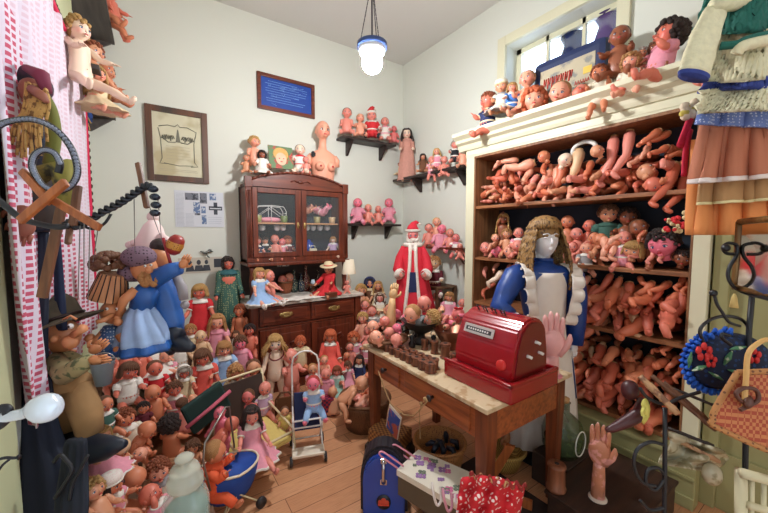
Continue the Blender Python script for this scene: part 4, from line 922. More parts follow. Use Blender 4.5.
# dark decorated bottles on the back of the sideboard
for k, (px, hh, c, lb) in enumerate(((294, .26, (24, 50, 48), 'dark green beaded bottle behind the sideboard basket'), (301, .22, (30, 44, 60), 'dark blue beaded bottle next to the green one'), (306, .3, (90, 30, 28), 'dark red flowered bottle behind the round stand'), (318, .24, (50, 30, 24), 'brown turned bottle near the straw-hatted doll'))):
    p = oy(px, 275, 3.82); p.z = z; b = MB(); b.lathe([(.035, 0), (.045, .04), (.045, hh*.5), (.018, hh*.7), (.016, hh*.95), (.022, hh)], n=16); b.build('ornate_bottle', mat('bot%d' % k, c, .25, c2=(180, 170, 140), pattern='dots', pscale=60), None, p, label=lb, cat='bottle', group='ornate bottles on the sideboard')
p = oy(283, 262, 3.9); b = MB(); b.bb((-.07, -.005, -.05), (.07, 0, .05)); b.build('postcard', mat('card_white', (214, 210, 204), .7, c2=(120, 110, 110), pattern='blotch', pscale=20), None, p, label='pale postcard against the back under the hutch', cat='card')
# ---------------------------------------------------------------- stepped display stands under the crowd of dolls
stepm = mat('step_wood', (110, 76, 50), .7, c2=(80, 52, 34), pattern='grainx', pscale=30)
def step(x0, y0, x1, y1, z, lab):
    t = empty('display_step', ((x0+x1)/2, (y0+y1)/2, 0), label=lab, cat='display stand'); w, d = (x1-x0)/2, (y1-y0)/2
    b = MB(); b.bb((-w, -d, z-.025), (w, d, z), 0, .003); b.build('board', stepm, t)
    for sx in (-1, 1):
        for sy in (-1, 1): b = MB(); b.bb((sx*w-.02-sx*.02, sy*d-.02-sy*.02, 0), (sx*w+.02-sx*.02, sy*d+.02-sy*.02, z-.025)); b.build('leg', stepm, t)
step(XL+.01, 3.42, .70, 3.93, .43, 'wooden step against the back wall under the rearmost standing dolls')
step(XL+.01, 2.9, .66, 3.40, .2, 'low wooden step in front of the taller one under the doll crowd')
step(XL+.01, 1.55, -.10, 2.88, .28, 'wooden step along the curtain side under bare reclining dolls')
step(2.02, 3.3, 2.62, 3.93, .56, 'wooden step in the corner between sideboard and santa under dolls')
step(2.35, 2.75, 2.97, 3.28, .58, 'wooden stand behind the table under the santa figure')
g = None
S, B = 'stand', 'sit'
# px, py, Y, h, kind, pose, skin, hair, outfit, yaw, label, extras
P1 = [
(228, 264, 3.70, .88, 'lady', S, 'red', ('curly', 'dark'), ('robe', cm((60, 96, 84), (150, 156, 110)), 'teal', 'l'), 5, 'dark-haired lady doll in ruffled green gown against the wall beside the sideboard', dict(arms=((10, 6), (10, 6)))),
(200, 292, 3.58, .70, 'girl', S, 'red', ('bob', 'straw'), ('dress', 'red', 'white'), -5, 'standing doll in bright red dress with white collar under the pinned photograph', {}),
(240, 311, 3.45, .56, 'girl', S, 'orange', ('short', 'auburn'), None, -15, 'bare tan auburn doll standing against the sideboard side', dict(arms=((0, 8), (0, 8)))),
(217, 322, 3.28, .66, 'girl', S, 'peach', ('wavy', 'light'), ('dress', 'pink', 'pink'), -5, 'wavy light-haired doll in pale pink dress below the green gown', {}),
(201, 336, 3.15, .36, 'baby', B, 'wax', None, None, 0, 'bald tan baby doll below the bright red dress', {}),
(178, 340, 3.15, .44, 'baby', B, 'wax', ('painted', 'dark'), ('bib', 'white', 'white'), -5, 'dark-haired pale bare-armed doll with white cloth at the navy boots of the puppet', dict(arms=((20, 30), (20, 30)))),
(151, 344, 2.95, .50, 'girl', B, 'peach', ('wavy', 'brown'), ('dress', 'white', 'white'), 15, 'brown-haired smiling doll reclining in white tulle below the blue puppet dress', dict(roll=-20, tip=(-20, 0))),
(138, 349, 2.9, .42, 'baby', B, 'red', ('painted', 'brown'), None, 20, 'red-cheeked dark baby doll cheek to cheek with the tulle doll', dict(roll=10)),
(125, 350, 2.85, .36, 'baby', B, 'red', None, None, 10, 'small red-faced doll at the hem of the blue puppet dress', {}),
(204, 357, 2.92, .62, 'girl', S, 'red', ('bob', 'brown'), ('dress', 'coral', 'white'), 5, 'dark-bobbed doll in coral dress with white pointed collar mid crowd', dict(arms=((20, 12), (25, 10)), roll=-8)),
(184, 372, 2.78, .50, 'girl', S, 'red', ('bob', 'grey'), ('dress', 'cream', 'white'), 0, 'red-faced doll with cream bonnet and cream dress mid crowd', dict(hat=('bonnet', 'white', 'white'))),
(224, 349, 3.0, .60, 'girl', S, 'peach', ('bob', 'light'), ('dress', 'lblue', 'white'), 5, 'light-haired doll in blue flowered dress left of the bare brown-haired one', {}),
(241, 343, 3.08, .58, 'girl', S, 'hot', ('short', 'brown'), ('bib', 'pink', 'pink'), -5, 'brown-haired rosy doll with pink bib near the sideboard corner', {}),
(235, 373, 2.74, .56, 'girl', S, 'orange', ('curly', 'light'), ('dress', 'cream', 'ivory'), 10, 'curly-haired doll in long cream dress with wide dotted collar', dict(hat=('band', 'cream', 'cream'))),
(254, 367, 2.86, .46, 'baby', S, 'tan', ('painted', 'brown'), None, 0, 'bare baby doll with outstretched hand beside the ivory-bodied girl doll', dict(arms=((80, 30), (75, 10)))),
(155, 368, 2.72, .44, 'baby', B, 'red', ('painted', 'brown'), ('romper', 'red', 'white'), 5, 'laughing brown-haired doll in scarlet top with white bow mid crowd', dict(arms=((45, 30), (30, 30)))),
(127, 371, 2.52, .44, 'baby', B, 'red', ('bob', 'brown'), ('romper', 'white', 'white'), 15, 'broad-faced laughing doll with brown bob beside the grey bucket', dict(roll=12)),
(154, 391, 2.5, .42, 'baby', B, 'orange', None, None, 10, 'bald orange doll with bare torso beneath the scarlet-topped doll', dict(roll=-10, nod=15)),
(175, 389, 2.58, .40, 'baby', B, 'red', ('short', 'brown'), ('bib', 'pink', 'white'), 0, 'dark-red faced brown-haired doll in pink below the cream bonnet doll', {}),
(127, 417, 2.26, .42, 'baby', B, 'orange', ('short', 'auburn'), ('romper', 'ivory', 'white'), 25, 'tousled auburn laughing doll in ivory behind the navy hat brim', dict(roll=-15)),
(147, 430, 2.22, .40, 'baby', B, 'orange', None, None, 60, 'bald orange doll lying head towards us beneath the bald torso doll', dict(tip=(35, 0))),
(170, 424, 2.26, .42, 'baby', B, 'orange', ('curly', 'dark'), None, 150, 'doll with dark curly hair turned away mid pile', {}),
(183, 404, 2.42, .36, 'baby', B, 'pink', ('painted', 'brown'), None, 140, 'pink bare doll seen from behind beside the pram hood', dict(tip=(20, 10))),
(222, 411, 2.36, .36, 'baby', B, 'hot', None, None, -20, 'bald pink sleeping baby doll leaning behind the orange-coated one', dict(roll=-25)),
(232, 424, 2.26, .34, 'baby', B, 'red', None, None, 100, 'bare red-pink doll with folded limbs behind the blue pram', dict(tip=(50, 0))),
(160, 469, 1.92, .44, 'baby', B, 'peach', ('short', 'auburn'), ('romper', 'ivory', 'grey'), 10, 'blue-eyed auburn laughing doll next to the glass jar', dict(roll=-10)),
(193, 447, 2.12, .3, 'baby', B, 'tan', ('curly', 'brown'), None, 0, 'brown curly bare doll standing in the small wooden box', {}),
(122, 447, 2.06, .34, 'baby', B, 'wax', None, None, 60, 'pale bald doll with spread limbs below the tousled auburn one', dict(tip=(40, 0), arms=((80, 30), (60, 40)))),
(140, 455, 2.02, .32, 'baby', B, 'peach', None, None, -40, 'peach bald doll tumbled above the blue-eyed one', dict(tip=(-40, 20))),
(112, 484, 1.72, .36, 'baby', B, 'orange', ('bob', 'dark'), ('romper', 'pink', 'white'), 60, 'dark-haired doll with pink dotted headscarf turned away at the bottom of the pile', dict(hat=('cap', cm(CL['white'], (206, 60, 110)), 'white'))),
(118, 462, 1.9, .44, 'baby', B, 'orange', None, None, 140, 'orange bare doll bent forward near the dotted headscarf', dict(tip=(30, 20))),
(134, 478, 1.82, .42, 'baby', B, 'orange', None, None, 110, 'large orange bare doll lying on its side above the dotted headscarf doll', dict(tip=(60, -30))),
(150, 495, 1.72, .40, 'baby', B, 'red', None, ('romper', 'pink', 'white'), 60, 'reddish doll with raised hand beside the glass jar base', dict(tip=(-30, 0), arms=((140, 20), (40, 30)))),
(100, 436, 1.9, .34, 'baby', B, 'tan', ('wavy', 'straw'), ('dress', 'pink', 'white'), 40, 'straw-haired doll in pink behind the brown puppet trousers', {}),
(92, 490, 1.62, .34, 'baby', B, 'tan', ('curly', 'straw'), None, 40, 'straw curly doll at the lowest corner beside the dark boots', dict(tip=(-20, 0))),
(104, 404, 2.2, .34, 'baby', B, 'orange', ('painted', 'brown'), ('romper', 'green', 'white'), 30, 'small doll in green behind the grey bucket', {}),
(143, 408, 2.36, .28, 'baby', B, 'orange', ('short', 'dark'), ('romper', 'maroon', 'maroon'), 10, 'small dark-haired doll in maroon beside the tousled auburn one', {}),
(193, 400, 2.6, .34, 'baby', B, 'tan', None, ('romper', 'teal', 'white'), 0, 'little bald doll in teal beneath the coral dress', {}),
(212, 330, 3.3, .34, 'baby', B, 'pink', ('painted', 'brown'), None, -10, 'small brown-haired doll between bald tan baby and pale pink dress', {}),
(166, 356, 2.98, .36, 'baby', B, 'peach', ('painted', 'straw'), ('romper', 'pink', 'white'), 0, 'little straw-haired doll in pink behind the scarlet top', {}),
(110, 362, 2.6, .36, 'baby', B, 'red', None, None, 20, 'red bald doll between bucket and broad-faced doll', {}),
(190, 330, 3.3, .34, 'baby', B, 'tan', ('short', 'light'), ('romper', 'cream', 'white'), 0, 'light short-haired doll in cream at the foot of the bright red dress', {}),
(250, 330, 3.25, .38, 'baby', B, 'red', ('short', 'dark'), None, -10, 'dark-haired bare doll against the drawer end of the sideboard', {}),
(236, 335, 3.2, .34, 'girl', S, 'tan', ('wavy', 'brown'), ('dress', 'ivory', 'white'), -5, 'small brown wavy doll in ivory just under the bare tan standing one', {}),
(262, 388, 2.62, .38, 'baby', B, 'pink', None, ('romper', 'lilac', 'white'), 10, 'bald pink doll in lilac above the black-haired pink-dressed doll', dict(roll=20)),
(248, 396, 2.58, .36, 'baby', B, 'rose', ('painted', 'brown'), None, -10, 'rosy bare doll beside the hem of the long cream dress', {}),
# centre, before the sideboard
(275, 343, 2.92, .70, 'girl', S, 'pale', ('wild', 'straw'), None, 5, 'large ivory-bodied girl doll with wild blond hair and red necklace before the sideboard', dict(arms=((5, 14), (5, 14)), nod=0)),
(300, 342, 3.05, .52, 'girl', B, 'orange', ('short', 'ginger'), ('romper', 'cream', 'cream'), 10, 'ginger doll with brown fringe reaching out behind the stroller handle', dict(arms=((40, 20), (70, 60)))),
(291, 356, 2.88, .50, 'baby', S, 'pink', None, None, 25, 'bald pink standing baby doll leaning on the ivory-bodied girl doll', {}),
(330, 336, 3.05, .62, 'girl', B, 'orange', ('bob', 'ginger'), ('dress', 'coral', 'white', 'l'), 0, 'big ginger-haired doll in coral coat with white collar before the cupboard door', dict(legs=((70, 12), (70, 12)))),
(313, 369, 2.82, .34, 'baby', B, 'tan', ('painted', 'light'), ('romper', 'pink', 'white'), 0, 'small doll in pink looking over the stroller handle', {}),
(326, 374, 2.78, .36, 'baby', B, 'pink', None, ('romper', 'pink', 'pink'), 0, 'bald doll in pink beside the stroller', {}),
(324, 360, 2.92, .3, 'baby', B, 'peach', ('painted', 'straw'), None, 0, 'little straw-haired bare doll at the foot of the coral coat', {}),
(337, 371, 2.84, .44, 'girl', B, 'pink', ('bob', 'auburn'), ('dress', 'mint', 'white'), -10, 'auburn doll in mint dress right of the stroller', {}),
(348, 365, 2.9, .38, 'girl', B, 'peach', ('bob', 'brown'), ('dress', 'pink', 'white'), -10, 'brown-haired doll in pale pink beside the navy-dressed doll', {}),
(359, 360, 2.95, .46, 'girl', B, 'tan', ('wavy', 'dark'), ('dress', 'navy', 'white', 'l'), -15, 'dark wavy-haired doll in navy dress on the floor basket heap', {}),
(354, 338, 3.15, .42, 'baby', B, 'tan', ('curly', 'ginger'), ('romper', 'pink', 'white'), 15, 'ginger curly doll against the sideboard end', {}),
(350, 347, 3.08, .34, 'baby', B, 'pink', ('painted', 'brown'), None, 0, 'bare brown-haired doll hugging below the ginger curly one', {}),
(347, 356, 3.02, .28, 'baby', B, 'orange', None, None, 0, 'small bald tan doll beside the coral coat sleeve', {}),
(333, 392, 2.62, .34, 'baby', B, 'tan', None, None, 180, 'bare tan doll seen from behind beside the stroller wheel', dict(tip=(20, 0))),
(285, 411, 2.42, .24, 'baby', B, 'tan', ('painted', 'brown'), ('romper', 'yellow', 'yellow'), 0, 'tiny doll in yellow seated on the little wicker chair', {}),
(366, 345, 3.1, .36, 'baby', B, 'pink', None, ('romper', 'pink', 'white'), -10, 'bald doll in pink between sideboard end and table', {}),
(368, 330, 3.2, .36, 'baby', B, 'pink', ('painted', 'brown'), None, -10, 'brown-painted bare doll halfway up the heap at the sideboard end', {}),
(363, 318, 3.3, .38, 'baby', B, 'peach', ('short', 'blonde'), None, -5, 'short blond bare doll on the heap at the sideboard end', {}),
(365, 305, 3.4, .38, 'baby', B, 'pink', ('painted', 'light'), ('romper', 'pink', 'pink'), -5, 'light-haired doll in pink beneath the navy-hooded one', {}),
# corner group
(370, 283, 3.6, .54, 'girl', B, 'tan', ('wavy', 'dark'), ('dress', 'brown', 'cream'), 0, 'dark doll in navy hood highest beside the table lamp', dict(hat=('hood', 'navy', 'navy'))),
(378, 286, 3.5, .48, 'girl', B, 'tan', ('wavy', 'straw'), ('dress', 'cream', 'brown'), 0, 'straw wavy-haired doll just below the navy-hooded one', {}),
(361, 290, 3.55, .42, 'baby', B, 'tan', ('short', 'straw'), None, 0, 'straw short-haired bare doll by the table lamp', {}),
(380, 298, 3.4, .46, 'girl', B, 'pink', ('wavy', 'brown'), ('dress', 'ivory', 'white'), 0, 'long brown-haired doll in lace-edged bonnet below the straw-haired one', dict(hat=('bonnet', 'ivory', 'white'))),
(372, 311, 3.32, .40, 'baby', B, 'pink', ('painted', 'auburn'), ('romper', 'grey', 'white'), 0, 'auburn bare-headed doll in grey behind the tray of heads', {}),
(388, 308, 3.3, .36, 'baby', B, 'peach', ('painted', 'brown'), ('romper', 'ivory', 'white'), 0, 'small doll in ivory beside the santa robe hem', {}),
(434, 263, 3.0, .58, 'baby', B, 'wax', ('short', 'light'), ('trousers', 'maroon', 'white', 'l'), -8, 'short-haired boy doll in dark maroon suit with white collar under the short shelf', dict(shoes='white')),
(436, 297, 2.92, .40, 'baby', B, 'pink', None, ('romper', 'pink', 'white'), -5, 'small bald pink doll below the maroon-suited boy doll', {}),
(449, 297, 2.72, .54, 'girl', B, 'tan', ('bob', 'light'), ('dress', 'pink', 'white'), -10, 'broad-faced light-haired doll with pink ribbon near the bookcase post', {}),
(462, 303, 2.55, .36, 'baby', B, 'pink', None, ('romper', 'ivory', 'white'), -10, 'pale bald doll squeezed against the bookcase post', {}),
]
for px, py, Y, h, kd, ps, sk, hr, out, yw, lb, kw in P1:
    if px < 200 and Y < 2.85: h *= .84
    if 355 < px < 385 and Y > 3.25: h *= 1.18
    doll(px, py, h, ('y', Y), kd, ps, sk, hr, out, yaw=yw, lab=lb, **kw)
step(2.66, 2.84, 2.97, 3.12, .98, 'tall narrow stand in the corner under the maroon-suited boy doll')
b = MB(); p = oy(275, 352, 2.85); b.tube([p+V((sin(R(a))*.06, -.045-.02*cos(R(a)), cos(R(a))*.055-.01)) for a in range(60, 301, 20)], .006, 6); b.build('bead_necklace', mat('red_beads', (120, 36, 40), .3), None, label='dark red bead necklace on the ivory-bodied girl doll', cat='necklace')

# ---- santa
def santa():
    P = oy(413, 235, 3.02); h = 1.0; P.z -= .93
    t = empty('santa_figure', P, (0, 0, R(beta(413))), label='large santa figure in long red velvet robe with white fur trim behind the table', cat='figure')
    vel = mat('red_velvet', (204, 34, 52), .8, var=.2, scale=14); fur = mat('white_fur', (236, 224, 212), .9, bump=.8, scale=90)
    hd = inst('head', mesh(('h', 'lady'), lambda: head_mesh('lady')), [SK['rose'], eyew, IR['blue'], lipm, fur, darkm], t, (0, 0, .84), (0, 0, 0), .17)
    b = MB(); q = random.Random(3)
    for k in range(60): a = R(-75+150*q.random()); z = q.uniform(-.45, .25); b.ell((sin(a)*.36*(1-max(0, -z)*.7), -.4*cos(a)-.04-q.random()*.06, z), q.uniform(.08, .12), 0, 7, 5)
    b.build('beard', fur, hd)
    b = MB()
    for s in (-1, 1):
        for k in range(8): b.ell((s*.37, .0-.06*k*.2, .2+.05*k), .08, 0, 7, 5)
        b.tube([(s*.01, -.47, .31), (s*.1, -.48, .29), (s*.2, -.42, .24)], [.04, .05, .015], 6)
    b.build('whiskers', fur, hd)
    inst('hat', mesh(('ht', 'santa'), lambda: hat_mesh('santa')), [vel, fur], hd)
    b = MB(); fo = lambda a, z: 1+.07*sin(8*a+z*3)*(1-z)
    b.lathe([(.04, .84), (.1, .82), (.13, .76), (.135, .6), (.18, .4), (.235, .15), (.27, .0)], n=48, sy=.7, fold=fo); b.build('robe', vel, t)
    b = MB(); 
    for s in (-1, 1): b.tube([V((s*.03, -.085, .82)), V((s*.03, -.1, .74)), V((s*.035, -.1, .6)), V((s*.05, -.125, .4)), V((s*.08, -.155, .15)), V((s*.09, -.17, .01))], .02, 8)
    b.tube([(cos(R(a))*.272, sin(R(a))*.19, .02) for a in range(0, 360, 15)], .022, 7, loop=True)
    b.tube([(cos(R(a))*.09, sin(R(a))*.07-.01, .82) for a in range(0, 360, 24)], .025, 7, loop=True)
    b.build('fur_trim', fur, t)
    b = MB(); b.prism([(-.045, .3), (.045, .3), (.03, .52), (-.03, .52)], -.15, -.11); b.build('navy_trousers', cm(CL['navy']), t)
    for s in (-1, 1):
        b = MB(); b.tube([(s*.09, 0, .79), (s*.145, -.02, .67), (s*.165, -.08, .55), (s*.14, -.14, .5)], [.045, .052, .06, .054], 12); sl = b.build('sleeve', vel, t)
        b = MB(); b.tube([(s*.155, -.135, .505), (s*.14, -.155, .495)], [.066, .066], 12); b.build('cuff', fur, sl)
        b = MB(); hand(b, V((s*.145, -.15, .497)), V((-s*.4, -.9, -.1)), .05, s); b.build('hand', SK['pink'], sl)
santa()

# ---------------------------------------------------------------- stroller with baby
def stroller():
    P = oz(313, 460, .0); t = empty('doll_stroller', P+V((0, .1, 0)), (0, 0, R(beta(313)+4)), label='white metal doll stroller with blue seat and rounded push handle', cat='stroller')
    wm = white_metal
    b = MB()
    w = .135
    b.tube([(-w, .14, .3), (-w, .18, .6), (-w, .2, .82), (-w*.85, .205, .90), (-w*.4, .21, .945), (0, .21, .955), (w*.4, .21, .945), (w*.85, .205, .90), (w, .2, .82), (w, .18, .6), (w, .14, .3)], .009, 8); b.build('push_handle', wm, t)
    b = MB()
    for s in (-1, 1):
        b.tube([(s*w, .14, .3), (s*w, .0, .22), (s*w, -.14, .07)], .008, 6); b.tube([(s*w, -.1, .34), (s*w, .05, .2), (s*w, .16, .06)], .008, 6); b.tube([(s*w, .14, .42), (s*w, -.02, .4), (s*w, -.12, .4), (s*w, -.12, .3)], .008, 6)
    b.tube([(-w, -.12, .4), (w, -.12, .4)], .008, 6); b.tube([(-w, -.14, .07), (w, -.14, .07)], .007, 6); b.tube([(-w, .16, .06), (w, .16, .06)], .007, 6); b.tube([(-w, -.12, .33), (w, -.12, .33)], .007, 6)
    b.build('tube_frame', wm, t)
    b = MB(); b.box((0, .02, .29), (.24, .2, .02), 0, .008); b.box((0, .13, .42), (.24, .02, .27), 0, .008, Matrix.Rotation(R(-8), 3, 'X')); b.build('seat', cm(CL['navy']), t)
    b = MB(); b.box((0, -.14, .1), (.3, .12, .03), 0, .012, Matrix.Rotation(R(8), 3, 'X')); b.build('foot_tray', mat('cream_plastic', (222, 208, 188), .4), t)
    for s in (-1, 1):
        for y in (-.17, .16):
            b = MB(); b.tube([(s*(w+.01), y, .045), (s*(w+.035), y, .045)], [.045, .045], 16); wh = b.build('wheel', mat('dark_tyre', (44, 40, 42), .5), t)
            b = MB(); b.tube([(s*(w+.008), y, .045), (s*(w+.038), y, .045)], [.022, .022], 12); b.build('hub', wm, wh)
    t.scale = (.74,)*3
    return P
sp = stroller()
doll(313.5, 383, .38, ('y', sp.y+.09), 'baby', 'sit', 'hot', ('painted', 'red'), ('trousers', 'lblue', 'white'), yaw=4, lab='rosy baby doll in pale blue romper seated in the white stroller', arms=((50, 15), (50, 15)))
# rattan chair with the pink-dressed doll
def rattan():
    P = oz(262, 470, .0); t = empty('rattan_chair', P+V((-.02, .12, 0)), (0, 0, R(beta(262)+30)), label='low white cane doll chair with cream cushion holding the pink-dressed doll', cat='chair')
    b = MB(); c = .2
    for s in (-1, 1):
        b.tube([(s*c, .18, .0), (s*c, .16, .3), (s*c*.9, .2, .56)], .009, 6); b.tube([(s*c, -.2, .0), (s*c, -.18, .22), (s*c, .16, .32)], .009, 6)
    b.tube([(-c*.9, .2, .56), (c*.9, .2, .56)], .009, 6); b.tube([(-c, -.18, .2), (c, -.18, .2)], .009, 6); b.build('cane_frame', mat('cream_cane', (218, 200, 160), .5), t)
    b = MB(); b.box((0, 0, .17), (.38, .36, .035), 0, .015, Matrix.Rotation(R(8), 3, 'X')); b.build('cushion', cm(CL['yellow']), t)
    b = MB(); b.box((0, .17, .36), (.36, .012, .34), 0, .004, Matrix.Rotation(R(-8), 3, 'X')); b.build('mesh_back', mat('dark_mesh', (60, 44, 38), .8), t)
rattan()
doll(251, 415, .54, ('y', 2.2), 'girl', 'sit', 'pink', ('wavy', 'dark'), ('dress', 'pink', 'white'), yaw=10, lab='black wavy-haired doll in wide pale pink dress in the cane chair', nod=8)
# little wicker chair
P = oz(287, 437, 0); t = empty('wicker_doll_chair', P+V((0, .04, 0)), (0, 0, R(beta(287))), label='tiny brown wicker doll chair beside the stroller wheel', cat='chair')
b = MB(); b.box((0, 0, .13), (.14, .13, .02), 0, .006); b.build('seat', wicker_lt, t)
b = MB(); b.tube([(-.07, .06, .13), (-.07, .07, .26), (-.03, .075, .31), (.03, .075, .31), (.07, .07, .26), (.07, .06, .13)], .008, 6); b.box((0, .068, .21), (.12, .008, .13)); b.build('backrest', wicker, t)
for sx in (-1, 1):
    for sy in (-1, 1): b = MB(); b.tube([(sx*.06, sy*.055, .13), (sx*.065, sy*.06, 0)], .008, 6); b.build('leg', wicker, t)
# blue pram with orange-coated doll
def pram():
    P = oz(232, 492, .14); t = empty('doll_pram', P+V((0, .05, -.14)), (0, 0, R(beta(232)+25)), label='low blue fabric doll pram with white rim and metal handle at the pile edge', cat='pram')
    b = MB()
    rr = []
    for z, k in ((.14, .7), (.2, .85), (.3, .98), (.36, 1.0)): rr.append([V((cos(2*pi*i/20)*.24*k, sin(2*pi*i/20)*.17*k, z+(.05*max(0, -cos(2*pi*i/20)) if z > .3 else 0))) for i in range(20)])
    b.loft(rr, 0); b.build('fabric_tub', mat('royal_blue_cloth', (24, 72, 160), .7, var=.2, scale=20), t)
    b = MB(); b.tube([rr[-1][i]+V((0, 0, .005)) for i in range(20)], .01, 6, loop=True); b.build('white_rim', mat('cream_rim', (226, 212, 186), .5), t)
    b = MB(); b.tube([(-.22, -.15, .36), (-.26, -.14, .6), (-.24, -.13, .72), (-.02, .0, .86), (.02, .02, .84), (.12, .16, .4)], .008, 8); b.build('push_handle', grey_metal, t)
    b = MB()
    for s in (-1, 1): b.tube([(-.18, s*.15, .04), (0, s*.13, .2), (.18, s*.15, .04)], .008, 6)
    b.tube([(-.18, -.15, .04), (.2, .15, .16)], .008, 6); b.build('chassis', mat('cream_cane', (218, 200, 160)), t)
    for x in (-.18, .18):
        for s in (-1, 1): b = MB(); b.tube([(x, s*.16, .045), (x, s*.185, .045)], [.045, .045], 14); b.build('wheel', mat('dark_tyre', (44, 40, 42)), t)
    t.scale = (.68, .70, .72)
pram()
doll(213, 452, .44, ('y', 2.0), 'baby', 'sit', 'orange', ('painted', 'light'), ('trousers', 'orange', 'orange', 'l'), yaw=75, nod=10, lab='doll in bright orange coat sitting in the blue pram', arms=((60, 15), (60, 15)))
# pram hood behind: dark green with pink edging
P = oy(207, 407, 2.35); t = empty('folded_pram_hood', P, (0, 0, R(20)), label='dark green folded pram hood with pink piping amid the dolls', cat='pram hood')
b = MB(); b.box((0, 0, 0), (.26, .04, .2), 0, .015, Matrix.Rotation(R(-20), 3, 'Y')); b.build('fabric', mat('bottle_green', (20, 50, 46), .8), t)
b = MB(); b.tube([(-.14, -.03, -.06), (0, -.035, .0), (.14, -.03, .06)], .012, 6); b.build('piping', mat('pink_piping', (190, 90, 110), .8), t)
# checked cardboard box, floor baskets
P = oz(327, 418, 0); b = MB(); b.bb((-.09, -.06, 0), (.09, .06, .16), 0, .004); b.build('checked_box', mat('checked', (170, 36, 54), .7, c2=(60, 30, 70), pattern='check', pscale=50), None, P+V((0, .08, 0)), (0, 0, R(-20)), label='small maroon and purple checked box beside the stroller', cat='box')
def basket(P, r, h, name, label, m=wicker, hr=1.0, sy=1, handle=False, rot=0, hollow=True):
    t = empty(name, P, (0, 0, R(rot)), label=label, cat='basket'); b = MB()
    b.lathe([(r*.75, 0), (r*.85, h*.3), (r*.97, h*.8), (r, h), (r*.94, h), (r*.8, h*.3), (r*.68, .02), (0, .02)], n=32, sy=sy, fold=lambda a, z: 1+.015*sin(24*a+z*200)); b.build('body', m, t)
    b = MB(); b.tube([(cos(R(a))*r*1.0, sin(R(a))*r*sy, h+.004*sin(a)) for a in range(0, 360, 12)], .012*hr, 6, loop=True); b.build('braided_rim', m, t)
    if handle: b = MB(); b.tube([(cos(R(a))*r, 0, h+sin(R(a))*r*.9) for a in range(0, 181, 15)], .01, 6); b.build('handle', m, t)
    return t
bf = basket(oz(366, 432, 0)+V((.05, .1, 0)), .21, .24, 'floor_basket', 'large round wicker basket of bare dolls on the floor behind the table leg', handle=False)
q = bf.location
g = 'bare dolls heaped in the large floor basket'
for k, (px, py, h, sk, yw, tp, lb) in enumerate(((362, 383, .42, 'tan', 90, (50, 0), 'tan doll lying across the floor basket with bent legs'), (370, 377, .36, 'orange', -60, (30, 20), 'orange doll tumbled at the navy dress in the floor basket'), (354, 390, .34, 'pink', 40, (-50, 0), 'pink doll on its back at the near rim of the floor basket'), (372, 392, .34, 'peach', 120, (60, 10), 'peach doll face down against the table leg in the floor basket'))):
    doll(px, py, h, ('y', q.y-.02), 'baby', 'sit', sk, None, None, yaw=yw, tip=tp, lab=lb, grp=g)

# ---------------------------------------------------------------- on the table
z = TZ+.001
tr = basket(oz(389, 347, z)+V((.02, .04, 0)), .15, .05, 'wicker_tray', 'shallow wicker tray of pink doll heads at the far table end', sy=.8)
g = 'pink doll heads in the wicker tray'
q = tr.location; hl = ('hollow-necked', 'smiling', 'tilted', 'small', 'rosy', 'sleepy', 'upturned', 'pale')
for k, (px, py) in enumerate(((380, 318), (394, 314), (374, 327), (387, 330), (400, 327), (380, 337), (396, 339), (404, 318))):
    Z = z+.05+(.06 if py < 325 else .0); P = oz(px, py, Z+.05)
    P.z = Z; dhead(P, .085+.008*(k % 3), 'baby', ('pink', 'hot', 'peach')[k % 3], None, (R(-60+30*(k % 4)), R(20-15*(k % 3)), R(beta(px)+k*23-60)), '%s bald doll head in the wicker tray, %s' % (hl[k], ('topmost towards the sideboard', 'topmost near the wax arm', 'at the outer rim', 'middle of the front row', 'inner end of the middle row', 'lowest at the front rim', 'lowest next to the dark bowl', 'topmost against the dark bowl')[k]), g)
# dark bowl with three heads
bw = empty('dark_bowl', oz(421, 346, z)+V((.05, .06, 0)), label='dark metal bowl on a foot holding large doll heads on the table', cat='bowl')
b = MB(); b.lathe([(.07, 0), (.06, .02), (.03, .04), (.03, .07), (.1, .11), (.14, .17), (.15, .175), (.135, .16), (.09, .12), (0, .1)], n=28); b.build('bowl_body', mat('dark_pewter', (52, 50, 48), .4, metal=.4), bw)
b = MB(); [b.tube([(s*.14, 0, .16), (s*.18, 0, .15), (s*.17, 0, .11), (s*.12, 0, .12)], .008, 6) for s in (-1, 1)]; b.build('scroll_handles', mat('dark_pewter', (52, 50, 48)), bw)
q = bw.location
dhead(oy(412, 313, q.y-.02)+V((0, 0, -.06)), .125, 'baby', 'peach', ('painted', 'light'), (R(15), R(10), R(beta(412)-30)), 'large peach doll head looking down in the dark bowl beside the wax arm')
dhead(oy(425, 303, q.y+.05)+V((0, 0, -.05)), .115, 'baby', 'pink', None, (R(20), R(-10), R(beta(425)+10)), 'bald pink doll head highest in the dark bowl')
dhead(oy(430, 317, q.y-.05)+V((0, 0, -.06)), .12, 'baby', 'peach', ('short', 'straw'), (R(-10), R(25), R(beta(430)-70)), 'straw-haired doll head on its side in the dark bowl')
# wax forearm standing behind the bowl
t = empty('wax_hand', oz(398, 338, z)+V((.0, .1, 0)), (0, 0, R(beta(400))), label='cream wax display forearm with raised fingers behind the tray of heads', cat='display hand')
b = MB(); b.tube([(0, 0, 0), (0, 0, .12), (.01, 0, .24), (.015, 0, .30)], [.04, .042, .03, .023], 12); hand(b, V((.015, 0, .29)), V((.15, 0, 1)), .085, 1); b.build('forearm', mat('wax_cream', (222, 180, 130), .35), t)
